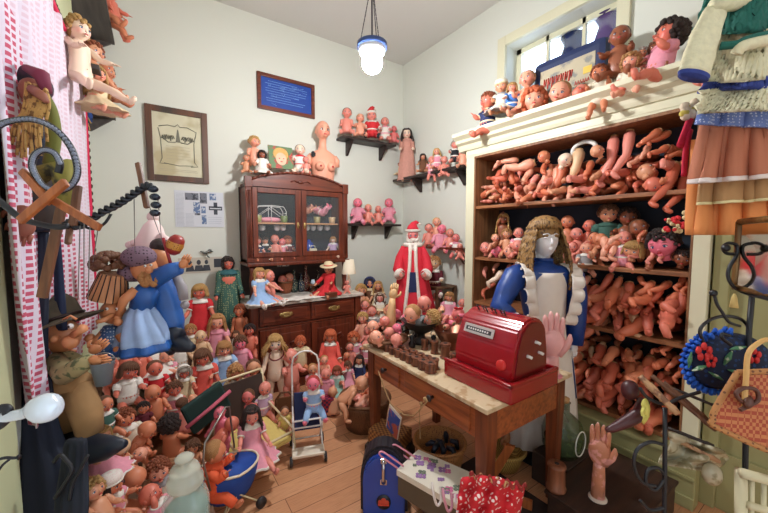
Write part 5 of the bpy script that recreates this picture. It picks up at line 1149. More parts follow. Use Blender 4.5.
# copper bowl with limbs
cb = empty('copper_bowl', oz(452, 351, z)+V((.04, .05, 0)), label='wide copper bowl of pink doll limbs on the table', cat='bowl')
b = MB(); b.lathe([(.06, 0), (.065, .01), (.05, .02), (.09, .07), (.13, .14), (.14, .15), (.12, .135), (.07, .06), (0, .04)], n=28); b.build('bowl_body', mat('copper', (140, 86, 66), .35, metal=.7, c2=(90, 54, 44), pattern='blotch', pscale=12), cb)
q = cb.location; g = 'pink limbs in the copper bowl'
for k, (dx, dy, an, w, s) in enumerate(((-.06, 0, 20, 'leg', .3), (.0, -.02, 80, 'leg', .32), (.05, .02, 140, 'leg', .28), (0, .04, 200, 'arm', .3), (.03, -.05, -20, 'arm', .32), (-.04, .05, 50, 'leg', .3))):
    limb(q+V((dx, dy, .16+.02*k)), (cos(R(an)), sin(R(an)), -.1+.1*(k % 3)), s, w, 'baby', ('pink', 'hot', 'peach')[k % 3], 40*k, lab='pink doll %s in the copper bowl, %s' % (w, ('lowest towards the spools', 'across the middle', 'against the register side', 'at the far rim', 'over the near rim', 'topmost')[k]), grp=g)
dhead(q+V((.07, .0, .19)), .10, 'baby', 'rose', None, (R(20), 0, R(beta(455))), 'small rosy doll head with red ribbon in the copper bowl', hat=('bow', 'red', 'red'))
# brown wooden spools along the front
spm = mat('spool_wood', (126, 72, 46), .45, c2=(84, 44, 30), pattern='wave', pscale=12); spt = mat('spool_top', (168, 112, 76), .5)
g = 'brown wooden spools on the table front edge'
n = 0; ordw = ('1st', '2nd', '3rd')+tuple('%dth' % i for i in range(4, 30))
def spool(P, r, h, lab, grp):
    t = empty('wooden_spool', P, (0, 0, n), label=lab, cat='spool', group=grp)
    b = MB(); b.lathe([(r, 0), (r*1.02, h*.12), (r*.86, h*.2), (r*.84, h*.78), (r, h*.86), (r*.98, h*.98), (r*.7, h)], n=12, smooth=False); b.build('body', spm, t)
    b = MB(); b.lathe([(r*.34, h), (r*.34, h+.002), (r*.2, h+.003)], n=12); b.build('bore_plug', ink, t)
for i in range(10):
    Y = 2.03-i*.062; r = .022+.0016*i; spool((1.285+r*.6+.02, Y, z), r, .04+.002*i, 'small brown spool in the front row on the table, %s from the far end' % ordw[i], g); n += 1
for i in range(8):
    Y = 1.93-i*.064; r = .022+.0014*i; spool((1.365+r*.6, Y+.02, z), r, .045+.002*i, 'small brown spool in the second row on the table, %s from the far end' % ordw[i], 'brown wooden spools in the second table row'); n += 1
for k, (px, py, r, h) in enumerate(((422, 352, .026, .075), (432, 356, .028, .085), (443, 361, .036, .10), (452, 366, .034, .06))):
    spool(oz(px, py, z)+V((.05, .03, 0)), r, h, 'tall brown spool before the copper bowl, %s from the far end' % ordw[k], 'tall spools before the copper bowl'); n += 1
g = 'black iron trinkets on the table'
for k, (px, py) in enumerate(((408, 350), (418, 344), (430, 350), (440, 350), (412, 340))):
    t = empty('iron_fitting', oz(px, py, z)+V((.06, .03, 0)), (0, 0, k*1.3), label='black iron fitting amid the table bowls, %s from the tray' % ordw[k], cat='fitting', group=g)
    b = MB(); b.lathe([(.022, 0), (.026, .03), (.012, .05), (.02, .075), (.008, .09)], n=10); b.build('iron_body', black_iron, t); b = MB(); b.tube([(cos(R(a))*.02, 0, .1+sin(R(a))*.02) for a in range(0, 360, 30)], .004, 5, loop=True); b.build('ring', grey_metal, t)
# pink display hand on the near table corner
def display_hand(P, rot, s, m, name, label, side=1, base=None, bend=0, splay=1, ext=0, slim=1):
    t = empty(name, P, rot, label=label, cat='display hand'); t.scale = (s*slim, s*slim, s)
    b = MB(); b.tube([(0, 0, -ext), (0, 0, .05), (0, 0, .3), (0, 0, .42)], [.15, .14, .125, .12], 14, flat=.8)
    n0 = [(-.2, .0), (.2, 0)]
    b.ell((0, 0, .68), (.24, .115, .32), 0, 18, 12)
    for k, (x, L, a) in enumerate(((-.15, .40, -3), (-.053, .48, -1), (.05, .46, 1), (.145, .36, 4))):
        if side < 0: x = -x
        d = V((sin(R(a*splay))*(side), 0, 1)).normalized(); p = V((x, 0, .86)); c = V((0, -.02-bend, 0))
        b.tube([p-d*.1, p+d*L*.3, p+d*L*.62+c*.6, p+d*L*.9+c*1.6, p+d*L+c*2], [.062, .06, .055, .048, .02], 10)
        b.ell(p+d*L*.95+c*1.8+V((0, .035, 0)), (.03, .014, .04), 1, 8, 6)
    p = V((side*.2, 0, .55)); b.tube([p-V((side*.1, 0, .1)), p+V((side*.05, -.03, .1)), p+V((side*.10, -.06, .26)), p+V((side*.10, -.07, .36))], [.09, .075, .06, .025], 10)
    
    for v in b.bm.verts: v.co.z += ext
    b.build('hand_and_wrist', [m, mat('nail_pale', (240, 196, 186), .3)], t)
    if base: b = MB(); b.lathe([(.2, -.02), (.2, .01), (.15, .03)], n=20); b.build('base', base, t)
display_hand(oz(556, 377, z)+V((.01, .03, 0)), (0, 0, R(beta(553)+10)), .275, mat('hand_pink_pale', (232, 170, 166), .4), 'display_hand', 'pale pink upright display hand on the near table corner behind the register', 1, mat('pink_cloth_base', (214, 130, 140), .8))
# string, postcard hanging from the drawer knobs
b = MB(); k1 = V((1.235, 1.895, .665)); k2 = V((1.235, 1.39, .665)); pm = V((1.23, 1.74, .50))
b.tube([k1, k1.lerp(pm, .5)+V((0, 0, -.01)), pm, (1.23, 1.6, .49), (1.23, 1.5, .53), k2], .004, 6); b.tube([k2, k2+V((0, .05, -.03)), k2+V((0, .07, -.1)), k2+V((0, .06, -.25))], .003, 5); b.ell(k2+V((0, .02, 0)), (.012, .016, .014)); b.ell(k2+V((0, .055, -.04)), (.01, .012, .012))
b.build('twine', mat('jute', (166, 130, 88), .9), None, label='loose jute twine strung between the two table drawer knobs', cat='twine')
P = V((1.225, 1.70, .40)); t = empty('hanging_postcard', P, (0, 0, R(90)), label='blue-bordered souvenir postcard hanging from twine on the table front', cat='card')
b = MB(); b.box((0, 0, 0), (.13, .006, .17), 0, 0, Matrix.Rotation(R(-14), 3, 'Y')); b.build('card', mat('card_cream_b', (214, 200, 180), .6), t)
b = MB(); b.box((0, .004, -.01), (.115, .003, .15), 0, 0, Matrix.Rotation(R(-14), 3, 'Y')); b.build('blue_print', mat('card_blue', (30, 70, 150), .5, c2=(180, 80, 60), pattern='blotch', pscale=18), t)
t.rotation_euler = (0, 0, R(90))
# ---------------------------------------------------------------- on the bookcase cornice
zc = 2.561; g = 'dolls on top of the bookcase'
for px, py, h, kd, sk, hr, out, yw, lb, kw in (
    (488, 101, .52, 'baby', 'red', ('short', 'auburn'), ('romper', 'navy', 'cream'), -55, 'auburn doll in navy with long reaching legs at the corner end of the cornice', dict(legs=((84, -25), (84, -10)))),
    (502, 87, .40, 'baby', 'tan', ('painted', 'light'), ('dress', 'ivory', 'grey'), -10, 'pale cloth-capped doll in ivory behind the denim-clad one', dict(hat=('cap', 'ivory', 'cream'))),
    (512, 88, .42, 'girl', 'peach', ('bob', 'straw'), ('romper', 'blue', 'white'), 0, 'straw-haired doll in denim overall with striped sleeves on the cornice', {}),
    (527, 79, .50, 'baby', 'peach', ('painted', 'light'), None, -15, 'tall bald bare doll before the window pane', {}),
    (600, 73, .38, 'baby', 'orange', ('short', 'auburn'), ('romper', 'ivory', 'ivory'), -10, 'doll in ivory lace with legs dangling over the cornice edge', dict(legs=((40, 8), (60, 8)))),
    (620, 36, .48, 'baby', 'brown', ('painted', 'dark'), None, -10, 'dark-painted bare doll standing tall beside the window casing', {}),
    (631, 62, .36, 'baby', 'peach', ('curly', 'light'), ('romper', 'ivory', 'white'), -10, 'light curly doll behind the feet of the big pink-dressed doll', {}),
    (642, 54, .32, 'girl', 'tan', ('curly', 'grey'), ('romper', 'cream', 'white'), 0, 'grey curly-haired doll between casing and big pink-dressed doll', {}),
    (655, 48, .32, 'girl', 'brown', ('curly', 'brown'), ('romper', 'pink', 'pink'), 0, 'brown curly doll peeping over the shoulder of the big one', {}),
    (670, 34, .54, 'baby', 'red', ('curly', 'dark'), ('romper', 'pink', 'pink'), -55, 'big laughing black curly-haired doll in pink dress with soles towards us', dict(tip=(-15, 0)))):
    doll(px, py, h, ('x', 2.62 if px in (527, 620, 642, 655) else 2.56), kd, 'sit', sk, hr, out, yaw=yw, lab=lb, grp=g, **kw)
g = 'loose doll heads on the bookcase cornice'
def on_c(px, py, X=2.54): p = ox(px, py, X); p.z = max(p.z-.06, zc); return p
dhead(on_c(534, 105), .17, 'baby', 'peach', ('curly', 'ginger'), (0, 0, R(beta(534))), 'ginger curly doll head on the cornice under the window', g)
dhead(on_c(557, 103), .155, 'baby', 'peach', ('painted', 'light'), (R(10), R(15), R(beta(557)-10)), 'laughing bald doll head before the navy suitcase', g)
dhead(on_c(575, 99), .10, 'baby', 'pink', None, (R(-30), R(30), R(beta(575)-60)), 'small pink doll head tipped over before the suitcase', g)
dhead(on_c(585, 98), .09, 'baby', 'red', None, (R(-50), R(-30), R(beta(585)+60)), 'small reddish doll head beside the ivory lace doll', g)
P = ox(570, 98, 2.74); P.z = zc; t = empty('small_suitcase', P, (0, 0, R(-90)), label='navy upright suitcase with pasted newspaper panel on the bookcase top', cat='suitcase')
b = MB(); b.bb((-.29, -.05, 0), (.27, .05, .44), 0, .06); b.build('shell', mat('navy_case', (28, 42, 82), .5), t)
b = MB(); b.bb((-.22, -.054, .03), (.2, -.049, .35)); b.build('newspaper_panel', mat('newsprint', (176, 164, 138), .7, c2=(130, 128, 122), pattern='blotch', pscale=14), t)
b = MB(); rr = random.Random(5)
for k in range(7):
    x = -.19+k*.034; b.tube([(x, -.056, .2), (x+.008, -.056, .28), (x+.018, -.056, .22), (x+.026, -.056, .275)], .006, 5)
for k in range(6): x = .06+k*.018; b.tube([(x, -.056, .15), (x+.008, -.056, .18), (x+.014, -.056, .152)], .003, 5)
b.build('red_lettering', mat('letter_red', (196, 60, 50), .6), t)
b = MB()
for k in range(3): 
    for j in range(9): b.bb((-.16+j*.034, -.056, .13-k*.03), (-.16+j*.034+rr.uniform(.014, .028), -.0535, .142-k*.03))
b.build('grey_lettering', mat('letter_grey', (96, 92, 88), .6), t)
b = MB(); b.bb((.12, -.057, .21), (.18, -.053, .26)); b.build('yellow_label', mat('label_yellow', (214, 180, 70), .6), t)

# ---------------------------------------------------------------- limbs and dolls in the bookcase
cnt = {}
SKN = {'p': 'pink', 'o': 'clay', 'h': 'peach', 't': 'tan', 'r': 'brick', 'w': 'wax', 'b': 'brown', 'e': 'pale'}
def heap(rows, X, zone, grp, kind='baby', fl=None, dx=.10):
    """rows: cut end px, foot end px, skin, what[, drop towards the viewer]"""
    rows = sorted(rows, key=lambda r: (r[0]+r[2])/2)
    for k, r in enumerate(rows):
        x0, y0, x1, y1, s, w = r[:6]; d = r[6] if len(r) > 6 else dx; Xb = X+rnd.uniform(0, .05)
        A = ox(x0, y0, Xb); Bp = ox(x1, y1, Xb-d); L = (Bp-A).length; kd = 'girl' if w == 'g' else kind; w = 'leg' if w == 'g' else w
        h = max(.2, min(1.0, L/(dict(baby=.40, girl=.47)[kd] if w == 'leg' else .32)))
        limb(A, Bp-A, h, w, kd, SKN[s], rnd.uniform(-60, 60), lab='%s doll %s %s, %s from the corner post' % ({'p': 'pink', 'o': 'orange-tan', 'h': 'peach', 't': 'tan', 'r': 'reddish', 'w': 'yellowish', 'b': 'brown', 'e': 'pale'}[s], w, zone, ordn(k)), grp=grp)
def ordn(k):
    k += 1; return '%d%s' % (k, 'th' if 10 <= k % 100 <= 20 else {1: 'st', 2: 'nd', 3: 'rd'}.get(k % 10, 'th'))
a, l = 'arm', 'leg'
top = [(533, 163, 501, 174, 'h', l), (517, 160, 496, 162, 'h', l), (506, 179, 486, 178, 'r', l), (519, 180, 503, 176, 'r', l), (504, 161, 487, 169, 'h', a), (531, 171, 516, 189, 'h', a), (537, 177, 520, 196, 'p', a), (550, 172, 535, 194, 'h', l), (559, 168, 553, 195, 'h', l), (564, 164, 556, 196, 'o', l),
    (494, 187, 478, 188, 'h', a), (496, 186, 489, 203, 'p', a), (492, 201, 477, 202, 'p', a), (504, 193, 489, 180, 'o', a), (517, 193, 516, 205, 'h', a), (506, 196, 505, 205, 'p', a), (527, 188, 535, 203, 'h', a), (541, 190, 554, 198, 'o', a), (562, 192, 553, 207, 'h', l), (570, 188, 570, 202, 'h', l),
    (579, 152, 574, 182, 'w', l), (591, 163, 586, 180, 'o', l), (614, 139, 608, 187, 'p', 'g'), (630, 133, 623, 180, 'p', 'g'), (596, 192, 585, 201, 'r', l), (625, 187, 618, 200, 'o', l), (640, 157, 629, 168, 'h', l), (648, 147, 642, 158, 'h', l), (659, 131, 637, 147, 'o', l), (668, 133, 648, 146, 'o', l), (667, 147, 648, 158, 'o', l), (681, 153, 666, 156, 'o', l), (675, 166, 662, 208, 'r', 'g', .18), (685, 178, 676, 214, 'r', 'g', .18),
    (585, 186, 572, 196, 'p', l), (600, 178, 594, 196, 'o', l), (604, 168, 600, 184, 'r', a), (636, 172, 628, 184, 'o', a), (512, 170, 508, 190, 'o', a), (524, 165, 512, 178, 'p', a), (545, 165, 538, 180, 'o', a), (500, 172, 492, 192, 'r', a), (654, 172, 648, 190, 'o', l), (480, 195, 490, 197, 'o', a), (508, 190, 498, 204, 'o', a), (532, 198, 522, 206, 'r', a), (546, 196, 540, 207, 'h', a)]
heap(top, 2.72, 'on the top bookcase shelf', 'loose doll limbs on the top bookcase shelf')
low = [(611, 275, 592, 303, 'r', 'g'), (620, 279, 605, 310, 'o', 'g'), (607, 305, 583, 350, 'o', 'g'), (591, 306, 584, 338, 'o', 'g'), (622, 290, 619, 322, 'o', a), (630, 284, 627, 308, 'r', l), (628, 315, 646, 304, 'o', a), (652, 283, 637, 300, 'o', l), (669, 283, 649, 296, 'o', l), (684, 278, 677, 292, 'o', l), (678, 294, 662, 312, 'o', l), (685, 290, 679, 324, 'r', l), (651, 303, 647, 315, 'r', l), (668, 318, 660, 325, 'r', l), (633, 314, 641, 338, 'w', l), (649, 315, 652, 336, 'w', l), (662, 301, 653, 303, 'o', a), (597, 287, 581, 305, 'r', l), (588, 278, 574, 296, 'h', a), (580, 284, 572, 300, 'o', a), (640, 278, 645, 290, 'o', a), (600, 296, 590, 316, 'r', a), (614, 300, 606, 322, 'o', a), (690, 282, 684, 296, 'o', l), (574, 300, 568, 322, 'o', a), (672, 300, 664, 322, 'r', l), (630, 298, 620, 312, 'o', l), (606, 318, 598, 336, 'b', l), (660, 288, 652, 308, 'r', l), (582, 318, 574, 340, 'r', l)]
heap(low, 2.70, 'in the heap under the doll shelf', 'loose doll limbs in the bay under the doll shelf')
bot = [(603, 344, 598, 366, 'w', l), (577, 346, 574, 370, 'w', l), (617, 351, 606, 362, 'r', l), (664, 348, 651, 354, 'o', l), (678, 358, 667, 371, 'o', l), (599, 369, 588, 393, 'r', l, .16), (610, 375, 602, 402, 'r', l, .18), (639, 364, 622, 388, 'o', l), (625, 376, 624, 408, 'o', a, .16), (656, 362, 644, 373, 'r', l), (589, 370, 584, 384, 'o', a), (628, 350, 626, 362, 'o', l), (640, 352, 634, 362, 'b', l), (615, 370, 622, 376, 'r', l), (592, 348, 588, 362, 'w', a), (684, 366, 676, 384, 'o', l), (580, 366, 572, 390, 'r', l, .14), (648, 376, 640, 392, 'o', l), (662, 374, 656, 390, 'r', l), (672, 342, 664, 356, 'o', l), (590, 380, 594, 398, 'r', l, .14), (632, 380, 630, 396, 'o', l), (688, 344, 682, 362, 'b', l), (608, 354, 600, 370, 'b', a), (574, 372, 566, 398, 'o', l, .14)]
heap(bot, 2.72, 'in the lowest bookcase bay', 'loose doll limbs in the lowest bookcase bay')
left = [(486, 268, 480, 280, 'p', a), (498, 264, 488, 274, 'h', a), (502, 272, 488, 288, 'e', l), (510, 266, 504, 282, 'p', a), (494, 284, 482, 292, 'r', a), (516, 264, 510, 276, 'o', l), (506, 286, 496, 298, 'o', l), (484, 290, 480, 300, 'r', a)]
heap(left, 2.72, 'beside the blue mannequin sleeve', 'loose doll limbs beside the mannequin sleeve')
# more pieces behind, filling the depth of each bay
def fill(y0, y1, z0, n, rows, grp, zone):
    for r_ in range(rows):
        for i in range(n):
            Y = y0+(y1-y0)*(i+.5)/n+rnd.uniform(-.02, .02); zz = z0+.05+r_*.075
            limb((2.93, Y, zz+rnd.uniform(-.01, .02)), (-1, rnd.uniform(-.3, .3), rnd.uniform(-.15, .1)), rnd.uniform(.42, .58), rnd.choice((l, l, a)), 'baby', rnd.choice(('clay', 'brick', 'orange', 'brown')), rnd.uniform(-90, 90),
                 lab='doll limb at the back of the %s, layer %d, %s from corner' % (zone, r_+1, ordn(n-1-i)), grp=grp)
fill(.72, 2.2, SZ[0], 15, 4, 'limbs stacked at the back of the top bookcase shelf', 'top bookcase shelf')
fill(.72, 1.75, SZ[2], 10, 4, 'limbs stacked at the back of the third bookcase shelf', 'third bookcase shelf')
fill(.72, 1.7, SZ[3], 9, 6, 'limbs stacked at the back of the lowest bookcase shelf', 'lowest bookcase shelf')
def front_fill(z0, y0, y1, n, rows, zone, grp, X=2.72, drop=.5):
    for r_ in range(rows):
        for i in range(n):
            Y = y0+(y1-y0)*(i+.5)/n+rnd.uniform(-.02, .02)
            limb((X+rnd.uniform(-.02, .06), Y, z0+.07+r_*.085+rnd.uniform(-.015, .02)), (-1, rnd.uniform(-.5, .5), -rnd.uniform(.1, drop)), rnd.uniform(.38, .52) if z0 > 1.5 else rnd.uniform(.5, .72), rnd.choice((l, l, a)) if z0 > 1.5 else rnd.choice((l, l, l, a)), 'baby', rnd.choice(('orange', 'red', 'pink', 'tan', 'peach') if z0 > 1.5 else ('clay', 'brick', 'orange', 'red')), rnd.uniform(-90, 90),
                 lab='doll limb jutting out of the %s, row %d, %s from corner' % (zone, r_+1, ordn(n-1-i)), grp=grp)
front_fill(SZ[0], .74, 2.2, 11, 2, 'top bookcase shelf', 'limbs jutting from the top shelf', drop=.25)
front_fill(SZ[2], .72, 1.5, 8, 3, 'third bookcase shelf', 'limbs jutting from the third shelf')
front_fill(SZ[3], .70, 1.55, 8, 5, 'lowest bookcase shelf', 'limbs jutting from the lowest shelf')
# white wig block ring, small heads on the top shelf
p = ox(584, 150, 2.72); b = MB(); b.tube([p+V((0, cos(R(k))*.085, sin(R(k))*.06)) for k in range(-20, 201, 15)], [.016]*15, 8); b.build('white_collar_ring', mat('ring_white', (214, 212, 204), .4), None, org=p, label='white curved plaster collar piece behind the thick pale leg', cat='plaster piece')
g = 'small doll heads among the limbs on the top shelf'
for px, py, hh, sk, lb in ((547, 155, .10, 'orange', 'small dark orange doll head above the limbs on the top shelf'), (562, 160, .11, 'pale', 'pale doll head turned down beside the thick pale leg'), (601, 150, .09, 'tan', 'tan doll head squeezed behind the two long hanging legs'), (647, 168, .11, 'tan', 'hollow tan doll head under the bunch of thin legs'), (655, 184, .10, 'red', 'reddish doll head low on the top shelf near the big legs')):
    dhead(ox(px, py, 2.66)+V((0, 0, -hh*.5)), hh, 'baby', sk, None, (R(rnd.uniform(-40, 40)), R(rnd.uniform(-40, 40)), R(beta(px)+rnd.uniform(-70, 70))), lb, g)
# middle shelf: dolls and heads
g = 'dolls sitting on the middle bookcase shelf'; zm = SZ[1]+.001
for px, py, h, kd, sk, hr, out, X, lb, kw in (
    (503, 219, .52, 'girl', 'brown', ('braids', 'blonde'), None, 2.8, 'brown doll with blond braids and raised arm on the middle shelf', dict(arms=((150, 25), (20, 10)))),
    (507, 234, .34, 'baby', 'tan', ('short', 'light'), None, 2.74, 'small light-haired doll below the braided brown one', {}),
    (519, 233, .36, 'baby', 'pink', ('painted', 'brown'), ('romper', 'pink', 'white'), 2.74, 'pink doll half hidden by the mannequin braids', {}),
    (495, 238, .30, 'baby', 'peach', ('painted', 'light'), None, 2.72, 'tiny peach doll between the heads on the middle shelf', {}),
    (568, 222, .40, 'baby', 'orange', None, None, 2.8, 'bald orange doll just beyond the mannequin wig', {}),
    (589, 226, .36, 'baby', 'red', None, None, 2.8, 'small reddish bald doll behind the pink round head', {}),
    (608, 214, .50, 'baby', 'tan', ('short', 'brown'), ('romper', 'green', 'green'), 2.82, 'brown-haired tan doll in olive top, tallest mid shelf', {}),
    (627, 217, .48, 'baby', 'brown', ('short', 'dark'), None, 2.84, 'dark brown doll against the back of the middle shelf', {}),
    (639, 228, .44, 'baby', 'brown', ('painted', 'brown'), None, 2.78, 'bare brown doll leaning towards the red-ribboned leg', dict(tip=(0, -30))),
    (624, 238, .36, 'baby', 'pink', None, ('romper', 'pink', 'white'), 2.72, 'pink doll slumped above the pair of pale soles', {}),
    (577, 234, .36, 'baby', 'pink', None, None, 2.74, 'shiny pink bald doll beside the mannequin wig', {}),
    (572, 247, .30, 'baby', 'pink', ('painted', 'red'), None, 2.68, 'red-haired pink doll lowest beside the mannequin shoulder', {}),
    (586, 248, .32, 'baby', 'peach', None, ('romper', 'grey', 'white'), 2.68, 'peach doll in grey with crossed hands on the middle shelf', {}),
    (594, 238, .34, 'baby', 'orange', ('painted', 'dark'), None, 2.76, 'orange dark-haired doll behind the curved limbs', {})):
    doll(px, py, h, ('x', X), kd, 'sit', sk, hr, out, lab=lb, grp=g, **kw)
g = 'loose doll heads on the middle bookcase shelf'
for px, py, hh, sk, hr, yw, lb in ((486, 248, .12, 'pink', ('painted', 'brown'), -20, 'pink doll head nearest the corner post on the middle shelf'), (497, 251, .11, 'hot', ('painted', 'auburn'), 0, 'rosy auburn doll head second from the corner post'), (509, 252, .13, 'peach', None, -10, 'round peach bald doll head third from the corner post'), (517, 246, .11, 'pink', None, 20, 'pink doll head tucked against the mannequin braids'),
    (632, 250, .12, 'tan', ('bob', 'straw'), -20, 'straw-haired doll head beside the hollow pink limb'), (667, 243, .17, 'hot', ('short', 'dark'), -20, 'large rosy dark-haired doll head near the cream post on the middle shelf'), (600, 240, .10, 'orange', None, 60, 'orange doll head in the curve of the limbs'), (681, 258, .10, 'brown', ('short', 'dark'), 0, 'small dark doll head at the far bay end by the cream post')):
    p = ox(px, py, 2.70); p.z = max(p.z-hh*.5, zm); dhead(p, hh, 'baby', sk, hr, (R(rnd.uniform(-10, 15)), R(rnd.uniform(-15, 15)), R(beta(px)+yw)), lb, g)
mid = [(604, 238, 608, 262, 'h', l, .05), (613, 238, 616, 262, 'h', l, .05), (640, 256, 628, 258, 'p', l), (655, 250, 649, 265, 'p', l), (665, 248, 661, 264, 'p', l), (618, 243, 594, 250, 'o', a), (622, 236, 598, 244, 'h', a), (645, 232, 630, 244, 'o', a), (590, 243, 582, 240, 'p', a), (580, 250, 572, 258, 'p', l), (590, 252, 586, 262, 'p', a), (560, 250, 566, 258, 'h', a), (642, 244, 652, 236, 'o', a), (674, 250, 672, 262, 'b', a)]
heap(mid, 2.68, 'on the middle bookcase shelf', 'loose limbs on the middle bookcase shelf', dx=.06)
b = MB(); p = ox(674, 222, 2.44)
for k in range(26): b.ell(p+V((rnd.uniform(-.02, .03), rnd.uniform(-.05, .05), rnd.uniform(-.06, .05))), rnd.uniform(.008, .016), rnd.choice((0, 0, 1)), 6, 5)
b.build('lace_rosette', [mat('rosette_cream', (214, 196, 150), .8), cm(CL['red'])], None, org=p, label='ruffled cream and red rosette at the soles of the big hanging legs', cat='rosette')

# ---------------------------------------------------------------- wigged mannequin
def mannequin():
    P = V((2.25, 1.335, 0)); t = empty('dressed_mannequin', P, (0, 0, R(beta(546)+28)), label='white-faced mannequin with brown braided wig, blue satin dress and white ruffled apron', cat='mannequin')
    satin = mat('blue_satin', (20, 60, 132), .42, var=.45, scale=12, bump=.6); ap = mat('apron_white', (226, 216, 206), .85, var=.05, scale=20)
    wh = mat('mannequin_white', (226, 222, 222), .45)
    b = MB()
    def fn(p):
        p = p.copy()
        if p.z < 0: p.x *= 1-.34*(-p.z)**1.6
        for s in (-1, 1): p += V((0, .12, 0))*math.exp(-(((p-V((s*.38, -.9, .05))).length)/.2)**2)
        p += V((0, -.08, 0))*math.exp(-(((p-V((0, -.85, -.7))).length)/.25)**2)
        return p
    b.ell((0, 0, 1.55), (.08, .097, .125), 0, 24, 18, fn=fn)
    b.tube([(0, -.088, 1.575), (0, -.098, 1.55), (0, -.108, 1.532), (0, -.094, 1.522)], [.007, .010, .014, .008], 8)
    b.ell((0, -.09, 1.497), (.02, .01, .006)); b.ell((0, -.088, 1.487), (.016, .010, .006))
    for s in (-1, 1): b.ell((s*.03, -.076, 1.566), (.019, .012, .008)); b.tube([(s*.012, -.09, 1.588), (s*.03, -.09, 1.596), (s*.052, -.074, 1.588)], .0045, 6); b.ell((s*.074, .01, 1.55), (.01, .018, .028))
    b.tube([(0, .02, 1.48), (0, .015, 1.42), (0, .01, 1.36)], [.05, .046, .06], 16); b.build('head', wh, t)
    b = MB(); b.ell((0, .02, 1.60), (.10, .113, .108), 0, 20, 12); q = random.Random(4)
    for k in range(46):
        az = R(-128+256*k/45); front = abs(math.degrees(az)) > 96; pts = []; n = 16; ze = 1.25+q.uniform(-.04, .03) if abs(math.degrees(az)) > 50 else 1.33
        for i in range(n+1):
            u = i/n
            if u < .35: el = R(80-78*u/.35); p = V((sin(az)*cos(el)*.108, cos(az)*cos(el)*.122+.018, 1.60+sin(el)*.115)); hz = p
            else: w = (u-.35)/.65; p = hz+V((sin(az)*.06*sin(w*2.4), cos(az)*.03*w-(.05*w if abs(math.degrees(az)) > 80 else 0), (ze-hz.z)*w))
            pts.append(p)
        m = 40; pp = []; rr = []
        for j in range(m):
            f = j/(m-1)*n; i = min(int(f), n-1); p = pts[i].lerp(pts[i+1], f-i); pp.append(p+V((.003*sin(j*1.6), .003*cos(j*1.6), 0))); rr.append(.0105 if j % 2 else .0068)
        b.tube(pp, rr, 5)
    for k in range(17):   # fringe
        az = pi+R(-62+124*k/16); E = lambda el, r=1: V((sin(az)*cos(R(el))*.106*r, cos(az)*cos(R(el))*.118*r+.012, 1.595+sin(R(el))*.118*r))
        b.tube([E(82), E(55, 1.04), E(32, 1.06), E(16+q.uniform(-3, 3), 1.04)], [.012, .015, .013, .006], 6)
    b.build('braided_wig', mat('wig_brown', (150, 112, 62), .5, c2=(84, 56, 34), pattern='blotch', pscale=50, bump=.5), t)
    b = MB(); fo = lambda a, z: 1+.05*sin(11*a)*max(0, min(1, (.95-z)*4))
    b.lathe([(.055, 1.42), (.062, 1.40), (.07, 1.385), (.15, 1.365), (.185, 1.33), (.17, 1.22), (.15, 1.12), (.125, 1.0), (.15, .92), (.21, .7), (.24, .45)], n=44, sy=.68, fold=fo); b.build('satin_dress', satin, t)
    for s in (-1, 1):
        b = MB()
        if s < 0: pts = [(-.15, 0, 1.34), (-.20, 0, 1.30), (-.27, -.02, 1.2), (-.33, -.06, 1.1), (-.30, -.15, 1.06)]
        else: pts = [(.15, 0, 1.34), (.2, 0, 1.29), (.235, 0, 1.15), (.24, -.01, 1.0), (.22, -.03, .82)]
        b.tube(pts, [.06, .085, .075, .065, .055], 14); sl = b.build('puffed_sleeve', satin, t)
        b = MB(); d = V(pts[-1])-V(pts[-2]); hand(b, V(pts[-1])-d.normalized()*.01, d, .07, s); b.build('hand', wh, sl)
    b = MB(); b.sheet(lambda u, v: (lambda a, z: V((sin(a)*(.155 if z > 1 else .155+.12*(1-z)*1.2)*1.0, -cos(a)*(.125 if z > 1 else .125+.1*(1-z)), z)))(R(-58+116*u)*(1 if v < .5 else 1.25)*(.75+.25*abs(2*v-.8)), 1.335-1.0*v), 30, 24, .004)
    for v in b.bm.verts: v.co.x *= 1+.03*sin(v.co.z*30)*0; v.co.y += .008*sin(v.co.x*90)*max(0, 1.0-v.co.z)
    apn = b.build('apron', ap, t)
    for s in (-1, 1):
        b = MB(); path = [V((s*.085, .1, 1.35)), V((s*.115, .03, 1.385)), V((s*.12, -.06, 1.37)), V((s*.125, -.12, 1.31)), V((s*.12, -.135, 1.2)), V((s*.10, -.13, 1.08)), V((s*.08, -.115, .99))]
        def fr(u, v, path=path, s=s):
            f = u*(len(path)-1); i = min(int(f), len(path)-2); p = path[i].lerp(path[i+1], f-i); return p+V((s*v*.075, -.014-.024*sin(u*48)*v, .018*cos(u*48)*v))
        b.sheet(fr, 60, 4, .003); b.build('ruffle', ap, apn)
    b = MB(); b.tube([(sin(R(a))*.05, .005-cos(R(a))*.05, 1.415) for a in range(0, 360, 30)], .014, 6, loop=True); b.build('collar', satin, t)
    b = MB(); b.lathe([(.20, .78), (.235, .5), (.265, .13), (.255, .13), (.2, .6)], n=44, sy=.7, fold=lambda a, z: 1+.06*sin(16*a)); b.build('petticoat', ap, t)
    b = MB(); b.lathe([(.16, 0), (.16, .015), (.02, .03), (.015, .3)], n=24); b.build('stand', black_iron, t); t.scale = (1.0, 1.0, 1.0)
mannequin()
